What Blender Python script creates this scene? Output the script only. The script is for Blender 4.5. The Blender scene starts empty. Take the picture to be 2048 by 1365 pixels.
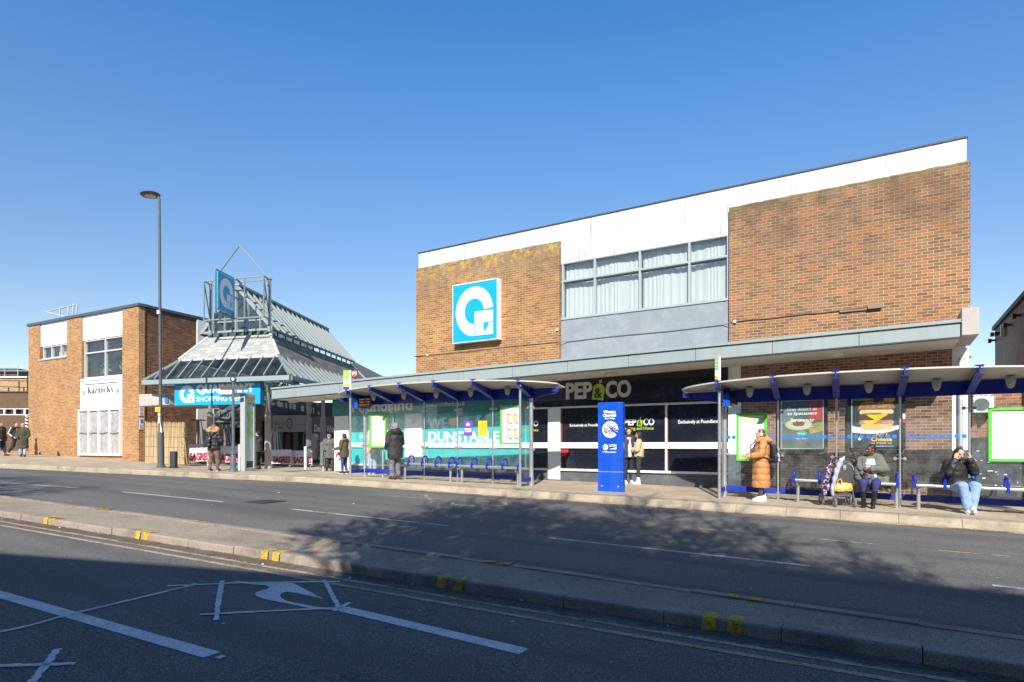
import bpy, bmesh, math, random
from mathutils import Vector, Matrix, noise as mnoise
sc = bpy.context.scene
COL = sc.collection
PI = math.pi
V = Vector
# ------------------------------------------------------------------ camera model (level camera, lens axis turned 31.7 deg from the facade normal)
FPX, HOR, CXP = 1225.0, 888.0, 1024.0
TH = math.atan(FPX / 1984.0)
CT, ST = math.cos(TH), math.sin(TH)
CAM = V((0, 0, 1.55))
SLOPE = 0.0197                      # the street climbs to the left

def rayd(px, py):
    r = (px - CXP) / FPX
    return V((CT * r - ST, ST * r + CT, (HOR - py) / FPX))
def ld(lat, dep, z=0.0):            # metres right of / in front of the viewpoint
    return V((CT * lat - ST * dep, ST * lat + CT * dep, z))

KERB = [(-75, 0.5), (-45, 6.6), (-30, 10.0), (-23, 11.6), (-19.2, 12.35), (-16.2, 13.2), (-7.7, 13.72), (2.0, 14.15), (12, 14.7), (40, 16.2)]
def lerp_tab(tab, x):
    if x <= tab[0][0]: return tab[0][1]
    for (a, b), (c, d) in zip(tab, tab[1:]):
        if x <= c: return b + (d - b) * (x - a) / (c - a)
    return tab[-1][1]
def kerbY(X): return lerp_tab(KERB, X)
def smooth(t):
    t = max(0.0, min(1.0, t)); return t * t * (3 - 2 * t)
INNER = [(-41, .97), (-33, .76), (-30.5, .60), (-29, .50), (-25, .40), (-20, .36), (-7, .303)]
def g(X, Y):                        # pavement height
    z = 0.165 - SLOPE * X
    if X < -7: z += (lerp_tab(INNER, X) - z) * smooth((Y - 14.0) / 3.5)
    return z
def road(X): return -SLOPE * X
def G(px, py, dz=None):             # point of the pavement (or the road plane + dz) seen at a photo pixel
    d = rayd(px, py); t = 15.0
    for _ in range(60):
        p = CAM + d * t
        zg = g(p.x, p.y) if dz is None else road(p.x) + dz
        t = t + (zg - p.z) / d.z * 0.7
        t = max(1.0, min(t, 150))
    p = CAM + d * t
    p.z = g(p.x, p.y) if dz is None else road(p.x) + dz
    return p

class Pl:                           # a vertical plane: s runs right along it, n points out of it to the street
    def __init__(self, o, ang):
        self.o = V((o[0], o[1], 0)); self.ang = ang
        self.u = V((math.cos(ang), math.sin(ang), 0)); self.n = V((math.sin(ang), -math.cos(ang), 0))
    def at(self, px, py):
        d = rayd(px, py)
        t = (self.o - CAM).dot(self.n) / d.dot(self.n)
        p = CAM + d * t
        return (p - self.o).dot(self.u), p.z
    def S(self, px): return self.at(px, 800)[0]
    def Z(self, px, py): return self.at(px, py)[1]
    def pt(self, s, z, off=0.0): return self.o + self.u * s + self.n * off + V((0, 0, z))
    def quad(self, x0, y0, x1, y1): # pixel rectangle -> s0,s1,z0,z1
        xm, ym = (x0 + x1) / 2, (y0 + y1) / 2
        return self.S(x0), self.S(x1), self.Z(xm, y1), self.Z(xm, y0)
def frontal(dep): return Pl(tuple(ld(0, dep)[:2]), TH)

# ------------------------------------------------------------------ mesh builder
def WM(o): return o.matrix_basis.copy() if o.parent is None else WM(o.parent) @ o.matrix_basis
class MB:
    def __init__(self): self.v = []; self.f = []; self.m = []; self.mi = 0
    def add(self, vs, fs):
        o = len(self.v); self.v += [tuple(x) for x in vs]
        for f in fs: self.f.append([i + o for i in f]); self.m.append(self.mi)
        return self
    def hexa(self, p):              # 8 corners: bottom 4 ccw, top 4 ccw
        return self.add(p, [(3, 2, 1, 0), (4, 5, 6, 7), (0, 1, 5, 4), (1, 2, 6, 5), (2, 3, 7, 6), (3, 0, 4, 7)])
    def box(self, x0, x1, y0, y1, z0, z1):
        return self.hexa([(x0, y0, z0), (x1, y0, z0), (x1, y1, z0), (x0, y1, z0), (x0, y0, z1), (x1, y0, z1), (x1, y1, z1), (x0, y1, z1)])
    def pb(self, pl, s0, s1, z0, z1, n0, n1):   # box on a plane from offset n0 to n1
        P = pl.pt
        return self.hexa([P(s0, z0, n1), P(s1, z0, n1), P(s1, z0, n0), P(s0, z0, n0), P(s0, z1, n1), P(s1, z1, n1), P(s1, z1, n0), P(s0, z1, n0)])
    def obox(self, c, ux, uy, uz):  # centre and three half-extent vectors
        c, ux, uy, uz = V(c), V(ux), V(uy), V(uz)
        return self.hexa([c - ux - uy - uz, c + ux - uy - uz, c + ux + uy - uz, c - ux + uy - uz, c - ux - uy + uz, c + ux - uy + uz, c + ux + uy + uz, c - ux + uy + uz])
    def bar(self, p, q, w, h=None, up=(0, 0, 1)):  # square bar
        p, q = V(p), V(q); h = h or w; d = (q - p).normalized(); up = V(up)
        if abs(d.dot(up)) > .99: up = V((0, 1, 0)) if abs(d.y) < .9 else V((1, 0, 0))
        a = d.cross(up).normalized(); b = a.cross(d).normalized()
        return self.obox((p + q) / 2, a * w / 2, (q - p) / 2, b * h / 2)
    def tube(self, p, q, r, r2=None, n=10, caps=True):
        p, q = V(p), V(q); r2 = r if r2 is None else r2
        d = (q - p).normalized(); a = d.orthogonal().normalized(); b = d.cross(a)
        o = len(self.v)
        for c, rr in ((p, r), (q, r2)):
            for i in range(n):
                t = 2 * PI * i / n; self.v.append(tuple(c + a * (rr * math.cos(t)) + b * (rr * math.sin(t))))
        for i in range(n):
            self.f.append([o + i, o + (i + 1) % n, o + n + (i + 1) % n, o + n + i]); self.m.append(self.mi)
        if caps:
            self.f.append([o + n - 1 - i for i in range(n)]); self.m.append(self.mi)
            self.f.append([o + n + i for i in range(n)]); self.m.append(self.mi)
        return self
    def path(self, pts, r, n=8):
        pts = [V(p) for p in pts]; o = len(self.v); k = len(pts); a = None
        for i, p in enumerate(pts):
            d = (pts[min(i + 1, k - 1)] - pts[max(i - 1, 0)]).normalized()
            if a is None: a = d.orthogonal().normalized()
            else:
                a = (a - d * a.dot(d))
                a = a.normalized() if a.length > 1e-6 else d.orthogonal().normalized()
            b = d.cross(a); rr = r[i] if isinstance(r, (list, tuple)) else r
            for j in range(n):
                t = 2 * PI * j / n; self.v.append(tuple(p + a * (rr * math.cos(t)) + b * (rr * math.sin(t))))
        for i in range(k - 1):
            for j in range(n):
                self.f.append([o + i * n + j, o + i * n + (j + 1) % n, o + (i + 1) * n + (j + 1) % n, o + (i + 1) * n + j]); self.m.append(self.mi)
        self.f.append([o + n - 1 - j for j in range(n)]); self.f.append([o + (k - 1) * n + j for j in range(n)]); self.m += [self.mi] * 2
        return self
    def lathe(self, prof, c, n=20):  # prof: (radius, z)
        c = V(c); o = len(self.v); k = len(prof)
        for r, z in prof:
            for j in range(n):
                t = 2 * PI * j / n; self.v.append((c.x + r * math.cos(t), c.y + r * math.sin(t), c.z + z))
        for i in range(k - 1):
            for j in range(n):
                self.f.append([o + i * n + j, o + i * n + (j + 1) % n, o + (i + 1) * n + (j + 1) % n, o + (i + 1) * n + j]); self.m.append(self.mi)
        self.f.append([o + n - 1 - j for j in range(n)]); self.f.append([o + (k - 1) * n + j for j in range(n)]); self.m += [self.mi] * 2
        return self
    def prism(self, pts, ext):      # flat polygon extruded by vector
        pts = [V(p) for p in pts]; e = V(ext); k = len(pts)
        fs = [list(range(k - 1, -1, -1)), list(range(k, 2 * k))] + [[i, (i + 1) % k, k + (i + 1) % k, k + i] for i in range(k)]
        return self.add(pts + [p + e for p in pts], fs)
    def pp(self, pl, pts, n0, n1):  # polygon of (s,z) on a plane with thickness
        return self.prism([pl.pt(s, z, n0) for s, z in pts], pl.n * (n1 - n0))
    def sheet(self, pts): return self.add(pts, [list(range(len(pts)))])
    def sph(self, c, r, nu=14, nv=8, R=None):
        c = V(c); r = V(r) if not isinstance(r, (int, float)) else V((r, r, r)); o = len(self.v)
        for i in range(nv + 1):
            a = PI * i / nv - PI / 2
            for j in range(nu):
                t = 2 * PI * j / nu; q = V((r.x * math.cos(a) * math.cos(t), r.y * math.cos(a) * math.sin(t), r.z * math.sin(a)))
                if R is not None: q = R @ q
                self.v.append(tuple(c + q))
        for i in range(nv):
            for j in range(nu):
                self.f.append([o + i * nu + j, o + i * nu + (j + 1) % nu, o + (i + 1) * nu + (j + 1) % nu, o + (i + 1) * nu + j]); self.m.append(self.mi)
        return self
    def build(self, name, mat, parent=None, smooth=False, bevel=0.0, recalc=True, inv=None):
        me = bpy.data.meshes.new(name)
        M = (WM(parent).inverted() if parent is not None else None) if inv is None else inv
        vs = [tuple(M @ V(p)) for p in self.v] if M is not None else self.v
        me.from_pydata(vs, [], self.f); me.update()
        for i, p in enumerate(me.polygons): p.material_index = self.m[i]
        if recalc or bevel:
            bm = bmesh.new(); bm.from_mesh(me)
            bmesh.ops.remove_doubles(bm, verts=bm.verts, dist=1e-6)
            if recalc: bmesh.ops.recalc_face_normals(bm, faces=bm.faces)
            if bevel:
                es = [e for e in bm.edges if len(e.link_faces) == 2 and e.calc_face_angle(0) > .6]
                bmesh.ops.bevel(bm, geom=es, offset=bevel, segments=2, profile=.5, affect='EDGES', clamp_overlap=True)
            bm.to_mesh(me); bm.free()
        for m in (mat if isinstance(mat, (list, tuple)) else [mat]): me.materials.append(m)
        if smooth:
            me.polygons.foreach_set('use_smooth', [True] * len(me.polygons)); me.set_sharp_from_angle(angle=math.radians(40))
        return link(name, me, parent)

def link(name, me, parent=None):
    o = bpy.data.objects.new(name, me); COL.objects.link(o)
    if parent is not None: o.parent = parent
    return o
def tag(o, label, cat, group=None):
    o['label'] = label; o['category'] = cat
    if group: o['group'] = group
    return o
def thing(name, label, cat, loc=(0, 0, 0), rz=0.0, group=None):
    o = bpy.data.objects.new(name, None); COL.objects.link(o)
    o.empty_display_size = .2
    o.matrix_basis = Matrix.Translation(V(loc)) @ Matrix.Rotation(rz, 4, 'Z')
    o.matrix_world = o.matrix_basis
    return tag(o, label, cat, group)
def struct(o): o['kind'] = 'structure'; return o
def children(o): return [c for c in list(bpy.data.objects) if c.parent == o]
def copy_tree(o, parent=None):
    c = o.copy(); COL.objects.link(c)
    if parent is not None: c.parent = parent
    for ch in children(o): copy_tree(ch, c)
    return c
def place(o, loc, rz, label=None):
    o.matrix_basis = Matrix.Translation(V(loc)) @ Matrix.Rotation(rz, 4, 'Z')
    if label: o['label'] = label
    return o
def wall(mb, pl, s0, s1, z0, z1, holes, n0, n1):   # slab with rectangular openings
    ss = sorted({s0, s1, *[h[0] for h in holes], *[h[1] for h in holes]}); zs = sorted({z0, z1, *[h[2] for h in holes], *[h[3] for h in holes]})
    ss = [s for s in ss if s0 <= s <= s1]; zs = [z for z in zs if z0 <= z <= z1]
    for a, b in zip(ss, ss[1:]):
        run = None
        for c, d in zip(zs, zs[1:]):
            sm, zm = (a + b) / 2, (c + d) / 2
            if any(h[0] < sm < h[1] and h[2] < zm < h[3] for h in holes):
                if run: mb.pb(pl, a, b, run[0], run[1], n0, n1); run = None
            else: run = (run[0], d) if run else (c, d)
        if run: mb.pb(pl, a, b, run[0], run[1], n0, n1)
    return mb

# ------------------------------------------------------------------ lettering
def glyph_mesh(body, bold=0.0, extrude=0.01, shear=0.0, spacing=1.0, res=4):
    cu = bpy.data.curves.new('t', 'FONT'); cu.body = body; cu.size = 1; cu.offset = bold; cu.extrude = extrude; cu.shear = shear
    cu.space_character = spacing; cu.resolution_u = res
    ob = bpy.data.objects.new('t', cu); COL.objects.link(ob)
    dg = bpy.context.evaluated_depsgraph_get(); dg.update()
    me = bpy.data.meshes.new_from_object(ob.evaluated_get(dg))
    bpy.data.objects.remove(ob); bpy.data.curves.remove(cu)
    return me
def text(body, pl, s0, s1, z0, z1, off, mat, parent=None, bold=0.0, depth=.004, shear=0.0, spacing=1.0, keep=False, name='lettering', back=False, ref=None):
    me = glyph_mesh(body, bold, .5, shear, spacing)
    co = [v.co.copy() for v in me.vertices]
    x0, x1 = min(c.x for c in co), max(c.x for c in co); y0, y1 = min(c.y for c in co), max(c.y for c in co)
    if ref: y0, y1 = ref
    k = (z1 - z0) / (y1 - y0); kx = k if keep else (s1 - s0) / (x1 - x0)
    if keep: s0 = (s0 + s1) / 2 - k * (x1 - x0) / 2
    M = WM(parent).inverted() if parent is not None else Matrix.Identity(4)
    for v, c in zip(me.vertices, co):
        p = pl.pt(s0 + (c.x - x0) * kx, z0 + (c.y - y0) * k, off + (depth if c.z > 0 else 0.0))
        v.co = M @ p
    me.name = name; me.materials.clear(); me.materials.append(mat)
    return link(name, me, parent)
def arc(cs, cz, r, a0, a1, n=24, rz=None):
    rz = rz or r
    return [(cs + r * math.cos(math.radians(a0 + (a1 - a0) * i / n)), cz + rz * math.sin(math.radians(a0 + (a1 - a0) * i / n))) for i in range(n + 1)]
def ring(mb, pl, cs, cz, ro, ri, a0, a1, n0, n1, n=32, ko=1.0):  # annular sector, built from quads
    A = arc(cs, cz, ro, a0, a1, n, ro * ko); B = arc(cs, cz, ri, a0, a1, n, ri * ko)
    for i in range(n): mb.pp(pl, [A[i], A[i + 1], B[i + 1], B[i]], n0, n1)
    return mb
# ---- lighting parameters
SUN_EL = 35.8; SUN_STR = 5.0; SKY_STR = .15; EXPO = .50; AIR = (1.0, .0, 4.0)
SHIFT_A = 0; SHIFT_B = 0; BX = 0.45
TREES = [('tall bare tree across the road, nearest the viewpoint', (-1.3, -4.5, 0), 13.4, 4, .9, .17, (-.0, .0), 6),
         ('tall forked bare tree across the road at the corner of the buff block', (.45, -4.3, 0), 13.8, 31, .95, .16, (-.0, .0), 6),
         ('bare tree across the road in front of the buff block', (3.3, -4.6, -.1), 11.3, 9, 1.1, .14, (-.0, .0), 5),
         ('broad bare tree across the road in front of the buff block', (6.1, -4.6, -.1), 12.3, 12, 1.3, .15, (-.0, .0), 5),
         ('slender bare tree across the road beside the brick terrace', (-12.4, -4.6, .25), 9.9, 17, 1.3, .13, (-.05, .0), 5),
         ('spreading bare tree across the road, farthest from the buff block', (-17.5, -4.7, .35), 10.9, 23, 1.4, .14, (0, .05), 6)]
SKY_RAMP = [(0, (.80, .72, .64)), (.10, (.82, .74, .66)), (.21, (.76, .72, .70)), (.34, (.66, .77, .82)), (.47, (.56, .81, .95)), (.60, (.39, .78, 1.05)), (.72, (.32, .57, .78)), (1, (.24, .36, .46))]
# ------------------------------------------------------------------ materials
class NT:
    def __init__(self, name):
        self.m = bpy.data.materials.new(name); self.m.use_nodes = True
        self.t = self.m.node_tree; self.t.nodes.clear()
        self.out = self.n('ShaderNodeOutputMaterial')
    def n(self, typ, **kw):
        nd = self.t.nodes.new(typ)
        for k, v in kw.items(): setattr(nd, k, v)
        return nd
    def l(self, a, b): self.t.links.new(a, b)
    def coord(self, kind='Object'): return self.n('ShaderNodeTexCoord').outputs[kind]
    def pos(self): return self.n('ShaderNodeNewGeometry').outputs['Position']
    def noise(self, vec, scale, detail=4, rough=.55, scl=None):
        if scl:
            mp = self.n('ShaderNodeMapping'); mp.inputs['Scale'].default_value = scl; self.l(vec, mp.inputs['Vector']); vec = mp.outputs[0]
        nd = self.n('ShaderNodeTexNoise'); nd.inputs['Scale'].default_value = scale; nd.inputs['Detail'].default_value = detail
        nd.inputs['Roughness'].default_value = rough; self.l(vec, nd.inputs['Vector']); return nd.outputs['Fac']
    def ramp(self, fac, stops, interp='LINEAR'):
        r = self.n('ShaderNodeValToRGB'); cr = r.color_ramp; cr.interpolation = interp
        while len(cr.elements) < len(stops): cr.elements.new(.5)
        for e, (p, c) in zip(cr.elements, stops): e.position = p; e.color = (*c, 1) if len(c) == 3 else c
        self.l(fac, r.inputs[0]); return r.outputs[0]
    def mix(self, fac, a, b, mode='MIX'):
        m = self.n('ShaderNodeMix', data_type='RGBA', blend_type=mode)
        for s, v in ((m.inputs[0], fac), (m.inputs[6], a), (m.inputs[7], b)):
            if hasattr(v, 'links'): self.l(v, s)
            else: s.default_value = v if isinstance(v, (int, float)) else ((*v, 1) if len(v) == 3 else v)
        return m.outputs[2]
    def math(self, op, a, b=None, clamp=False):
        m = self.n('ShaderNodeMath', operation=op, use_clamp=clamp)
        for s, v in ((m.inputs[0], a), (m.inputs[1], b)):
            if v is None: continue
            if hasattr(v, 'links'): self.l(v, s)
            else: s.default_value = v
        return m.outputs[0]
    def rng(self, v, a, b, c=0.0, d=1.0):
        m = self.n('ShaderNodeMapRange'); self.l(v, m.inputs[0])
        for i, x in enumerate((a, b, c, d)): m.inputs[i + 1].default_value = x
        return m.outputs[0]
    def bsdf(self, col, rough=.6, metal=0.0, spec=.5, bump=None, bstr=.3, bdist=.01, coat=0.0, **kw):
        b = self.n('ShaderNodeBsdfPrincipled')
        def put(s, v):
            if hasattr(v, 'links'): self.l(v, b.inputs[s])
            else: b.inputs[s].default_value = v if isinstance(v, (int, float)) else (*v, 1)
        put('Base Color', col); put('Roughness', rough); put('Metallic', metal); put('Specular IOR Level', spec)
        if coat: put('Coat Weight', coat)
        for k, v in kw.items(): put(k.replace('_', ' '), v)
        if bump is not None:
            bp = self.n('ShaderNodeBump'); bp.inputs['Strength'].default_value = bstr; bp.inputs['Distance'].default_value = bdist
            self.l(bump, bp.inputs['Height']); self.l(bp.outputs[0], b.inputs['Normal'])
        self.l(b.outputs[0], self.out.inputs[0]); return b

def sr(r, g_, b):                      # 0-255 sRGB to linear
    f = lambda x: ((x / 255 + .055) / 1.055) ** 2.4 if x > 10 else x / 255 / 12.92
    return (f(r), f(g_), f(b))
_mc = {}
def plain(name, col, rough=.55, metal=0.0, var=.08, scale=6.0, bump=0.0, spec=.5, coat=0.0, streak=None, grime=None, fine=None):
    if name in _mc: return _mc[name]
    t = NT(name); co = t.coord()
    n1 = t.noise(co, scale, 5)
    c = t.mix(n1, tuple(x * (1 - var * 1.6) for x in col), tuple(min(1, x * (1 + var * 1.4)) for x in col))
    if streak:                       # rain streaks and dirt: (colour, amount)
        st = t.noise(co, 2.2, 5, .6, scl=(3.2, 3.2, .35)); st = t.rng(st, .5, .78, 0, streak[1]); c = t.mix(st, c, streak[0])
    if grime:
        gr = t.noise(co, 1.3, 6, .65); gr = t.rng(gr, .5, .75, 0, grime[1]); c = t.mix(gr, c, grime[0])
    if fine:
        fn = t.noise(co, fine[0], 2); c = t.mix(t.rng(fn, .35, .65), c, t.mix(fine[1], c, (0, 0, 0)))
    r2 = t.rng(t.noise(co, scale * 3, 3), .3, .7, max(.03, rough - .08), min(1, rough + .08))
    t.bsdf(c, r2, metal, spec, bump=t.noise(co, scale * 8, 4) if bump else None, bstr=bump, coat=coat)
    _mc[name] = t.m; return t.m

def brick(name, ramp, mortar, lichen=None, bw=.225, rh=.075, ms=.011, dirt=.25, stain=None):
    t = NT(name); co = t.coord()
    sx = t.n('ShaderNodeSeparateXYZ'); t.l(co, sx.inputs[0])
    nn = t.n('ShaderNodeSeparateXYZ'); t.l(t.coord('Normal'), nn.inputs[0])
    side = t.math('GREATER_THAN', t.math('ABSOLUTE', nn.outputs[0]), .7)
    u = t.math('ADD', t.math('MULTIPLY', sx.outputs[0], t.math('SUBTRACT', 1.0, side)), t.math('MULTIPLY', sx.outputs[1], side))
    wob = t.math('MULTIPLY', t.math('SUBTRACT', t.noise(co, 14, 2), .5), .008)
    cb = t.n('ShaderNodeCombineXYZ'); t.l(u, cb.inputs[0]); t.l(t.math('ADD', sx.outputs[2], wob), cb.inputs[1])
    b = t.n('ShaderNodeTexBrick'); t.l(cb.outputs[0], b.inputs['Vector'])
    for k, v in (('Scale', 1.0), ('Mortar Size', ms / 2), ('Mortar Smooth', .35), ('Bias', 0.0), ('Brick Width', bw), ('Row Height', rh)): b.inputs[k].default_value = v
    b.inputs['Color1'].default_value = (0, 0, 0, 1); b.inputs['Color2'].default_value = (1, 1, 1, 1); b.inputs['Mortar'].default_value = (.5, .5, .5, 1)
    bc = t.ramp(b.outputs['Color'], ramp, 'LINEAR')
    bc = t.mix(t.rng(t.noise(co, 60, 3), .3, .7), bc, t.mix(.3, bc, (.02, .015, .01)))
    mc = t.mix(t.noise(co, 9, 3), tuple(x * .8 for x in mortar), tuple(min(1, x * 1.15) for x in mortar))
    c = t.mix(b.outputs['Fac'], bc, mc)
    big = t.rng(t.noise(co, .55, 4, .6), .42, .68, 0, dirt); c = t.mix(big, c, (.13, .085, .05))
    if stain:                         # (z level, height, colour, amount, breakup) : weathering that follows the top edge
        z = t.n('ShaderNodeSeparateXYZ'); t.l(t.pos(), z.inputs[0])
        for (zt, hh, colr, amt, sc_, lo, hi) in stain:
            m = t.rng(z.outputs[2], zt - hh, zt, 0, 1)
            m = t.math('MULTIPLY', m, t.rng(t.noise(t.pos(), sc_, 6, .7), lo, hi, 0, amt)); c = t.mix(m, c, colr)
    t.bsdf(c, .85, spec=.3, bump=t.math('SUBTRACT', 1.0, b.outputs['Fac']), bstr=.5, bdist=.006)
    return t.m

def glass(name, tint=(.93, .97, .96), dirt=.12, refl=1.0, dirtcol=(.75, .78, .76)):
    t = NT(name); co = t.coord()
    tr = t.n('ShaderNodeBsdfTransparent'); tr.inputs[0].default_value = (*tint, 1)
    gl = t.n('ShaderNodeBsdfGlossy'); gl.inputs['Roughness'].default_value = .03; gl.inputs[0].default_value = (refl, refl, refl, 1)
    fr = t.n('ShaderNodeLayerWeight'); fr.inputs[0].default_value = .5; f5 = t.math('ADD', t.math('MULTIPLY', t.math('POWER', fr.outputs[1], 5.0), .9), .045)
    m1 = t.n('ShaderNodeMixShader'); t.l(f5, m1.inputs[0]); t.l(tr.outputs[0], m1.inputs[1]); t.l(gl.outputs[0], m1.inputs[2])
    df = t.n('ShaderNodeBsdfDiffuse'); df.inputs[0].default_value = (*dirtcol, 1)
    m2 = t.n('ShaderNodeMixShader')
    d1 = t.rng(t.noise(co, 3.0, 6, .7), .4, .8, dirt * .25, dirt * 1.6); d2 = t.rng(t.noise(co, 40, 3, .7, scl=(1, 1, .3)), .55, .8, 0, dirt)
    t.l(t.math('ADD', d1, d2, True), m2.inputs[0]); t.l(m1.outputs[0], m2.inputs[1]); t.l(df.outputs[0], m2.inputs[2])
    t.l(m2.outputs[0], t.out.inputs[0]); return t.m

def asphalt():
    t = NT('asphalt'); p = t.pos()
    fine = t.noise(p, 80, 3, .75); med = t.noise(p, 30, 4, .6); big = t.noise(p, .5, 5, .6); lane = t.noise(p, .8, 5, .6, scl=(.07, 1.5, 1))
    c = t.ramp(fine, [(.33, (.018, .017, .016)), (.47, (.10, .096, .089)), (.58, (.225, .215, .20)), (.70, (.52, .50, .47))])
    c = t.mix(t.rng(med, .35, .65, 0, .6), c, t.mix(.5, c, (.045, .044, .043)))
    c = t.mix(t.rng(big, .35, .7, 0, .35), c, (.20, .19, .175))
    c = t.mix(t.rng(lane, .46, .66, 0, .75), c, (.075, .073, .070))
    cr = t.n('ShaderNodeTexVoronoi', feature='DISTANCE_TO_EDGE'); cr.inputs['Scale'].default_value = .55
    wv = t.n('ShaderNodeVectorMath', operation='ADD'); t.l(p, wv.inputs[0])
    nz = t.n('ShaderNodeTexNoise'); nz.inputs['Scale'].default_value = 2.5; t.l(p, nz.inputs['Vector']); t.l(nz.outputs['Color'], wv.inputs[1]); t.l(wv.outputs[0], cr.inputs['Vector'])
    ck = t.math('MULTIPLY', t.rng(cr.outputs['Distance'], 0, .006, 1, 0), t.rng(t.noise(p, .3, 2), .52, .6)); c = t.mix(t.math('MULTIPLY', ck, .6), c, (.02, .02, .02))
    vs = t.n('ShaderNodeTexVoronoi'); vs.inputs['Scale'].default_value = 2.6; t.l(p, vs.inputs['Vector']); vc = t.n('ShaderNodeSeparateColor'); t.l(vs.outputs['Color'], vc.inputs[0])
    sp = t.math('MULTIPLY', t.math('LESS_THAN', vs.outputs['Distance'], .045), t.math('GREATER_THAN', vc.outputs[0], .72)); c = t.mix(t.math('MULTIPLY', sp, .75), c, (.6, .58, .55))
    pt = t.rng(t.noise(p, .22, 3, .5, scl=(.5, 1.4, 1)), .56, .60, 0, .45); c = t.mix(pt, c, t.mix(.5, c, (.06, .058, .055)))
    st = t.rng(t.noise(p, 1.7, 3, .5), .68, .74, 0, .6); c = t.mix(st, c, (.035, .034, .033))
    t.bsdf(c, .82, spec=.35, bump=fine, bstr=.55, bdist=.006); return t.m
def island_top():
    t = NT('exposed_aggregate'); p = t.pos()
    v = t.n('ShaderNodeTexVoronoi'); v.inputs['Scale'].default_value = 130; t.l(p, v.inputs['Vector'])
    h = t.n('ShaderNodeSeparateColor'); t.l(v.outputs['Color'], h.inputs[0])
    c = t.ramp(h.outputs[0], [(0, (.17, .145, .115)), (.35, (.30, .245, .18)), (.7, (.42, .345, .25)), (1, (.54, .46, .36))])
    c = t.mix(t.rng(t.noise(p, 1.1, 5, .6), .4, .7, 0, .45), c, (.12, .105, .085))
    t.bsdf(c, .9, spec=.25, bump=v.outputs['Distance'], bstr=.5, bdist=.006); return t.m
def paving():
    t = NT('paving_slabs'); p = t.pos()
    mp = t.n('ShaderNodeMapping'); mp.inputs['Rotation'].default_value = (0, 0, -.056); t.l(p, mp.inputs['Vector'])
    b = t.n('ShaderNodeTexBrick'); t.l(mp.outputs[0], b.inputs['Vector']); b.offset = .5
    for k, v in (('Scale', 1.0), ('Mortar Size', .005), ('Mortar Smooth', .3), ('Bias', 0.0), ('Brick Width', .75), ('Row Height', .6)): b.inputs[k].default_value = v
    b.inputs['Color1'].default_value = (0, 0, 0, 1); b.inputs['Color2'].default_value = (1, 1, 1, 1); b.inputs['Mortar'].default_value = (.5, .5, .5, 1)
    c = t.ramp(b.outputs['Color'], [(0, (.43, .345, .24)), (.5, (.51, .415, .295)), (1, (.57, .475, .345))])
    c = t.mix(t.rng(t.noise(p, 1.6, 6, .65), .42, .75, 0, .55), c, (.31, .245, .165))
    c = t.mix(t.rng(t.noise(p, 70, 2), .35, .65, 0, .35), c, (.17, .145, .115))
    c = t.mix(t.rng(t.noise(p, 9, 2, .4), .73, .76, 0, .8), c, (.10, .09, .08))
    c = t.mix(t.math('MULTIPLY', b.outputs['Fac'], .75), c, (.12, .10, .08))
    t.bsdf(c, .9, spec=.25, bump=t.math('SUBTRACT', 1.0, b.outputs['Fac']), bstr=.35, bdist=.004); return t.m
def worn_paint(name, col, wear=.5):
    t = NT(name); p = t.pos()
    a = t.rng(t.noise(p, 34, 5, .8), .48 - .1 * wear, .66, 0, min(1, wear * 1.35)); b = t.rng(t.noise(p, 3, 5, .7), .45, .75, 0, wear)
    c = t.mix(t.math('ADD', a, b, True), col, (.06, .06, .06))
    t.bsdf(c, .75, spec=.3, bump=t.noise(p, 90, 3), bstr=.4, bdist=.004); return t.m

M = {}
M['asphalt'] = asphalt(); M['island'] = island_top(); M['paving'] = paving()
M['kerb'] = plain('kerb_concrete', (.46, .385, .275), .85, var=.25, scale=2.2, bump=.3, grime=((.15, .12, .085), .9), fine=(80, .25))
M['granite'] = plain('granite_kerb', (.44, .36, .29), .8, var=.2, scale=3, bump=.3, grime=((.13, .11, .09), .7), fine=(110, .55))
M['white_line'] = worn_paint('white_road_paint', (.80, .80, .78), .30)
M['thin_line'] = worn_paint('faded_white_road_paint', (.66, .65, .62), .6)
M['yellow_line'] = worn_paint('worn_yellow_road_paint', (.60, .46, .28), .6)
M['pale_yellow'] = worn_paint('pale_kerbside_line', (.58, .47, .27), .65)
M['yellow_block'] = worn_paint('yellow_kerb_paint', (.72, .47, .04), .6)
M['soil'] = plain('bare_ground', (.16, .14, .11), .95, var=.3, scale=.5)
ORANGE = [(0, (.28, .135, .062)), (.25, (.36, .168, .072)), (.5, (.42, .20, .08)), (.75, (.47, .245, .10)), (.92, (.51, .26, .09)), (1, (.58, .26, .06))]
BROWN = [(0, (.20, .11, .062)), (.25, (.27, .145, .078)), (.5, (.33, .165, .086)), (.75, (.37, .20, .105)), (.9, (.44, .18, .07)), (1, (.53, .18, .055))]
M['brick_right'] = brick('brown_brick', BROWN, (.68, .53, .31), stain=[(8.1, 2.6, (.10, .065, .045), .8, 1.2, .35, .6), (8.1, .35, (.20, .17, .08), .9, 6, .45, .6)])
M['brick_left'] = brick('lichened_brick', ORANGE, (.68, .52, .29), stain=[(8.05, 2.2, (.12, .09, .06), .75, 1.5, .35, .65), (8.05, .95, (.24, .21, .15), .9, 4, .40, .60), (8.3, 1.0, (.62, .36, .015), 1.0, 7, .52, .58)])
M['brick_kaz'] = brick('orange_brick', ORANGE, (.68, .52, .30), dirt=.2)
M['brick_kaz_side'] = brick('red_brown_brick', [(0, (.10, .035, .025)), (.4, (.21, .075, .04)), (.8, (.29, .11, .055)), (1, (.42, .15, .06))], (.40, .31, .22), dirt=.35, stain=[(8.2, 1.6, (.07, .045, .035), .7, 1.6, .35, .6)])
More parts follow.
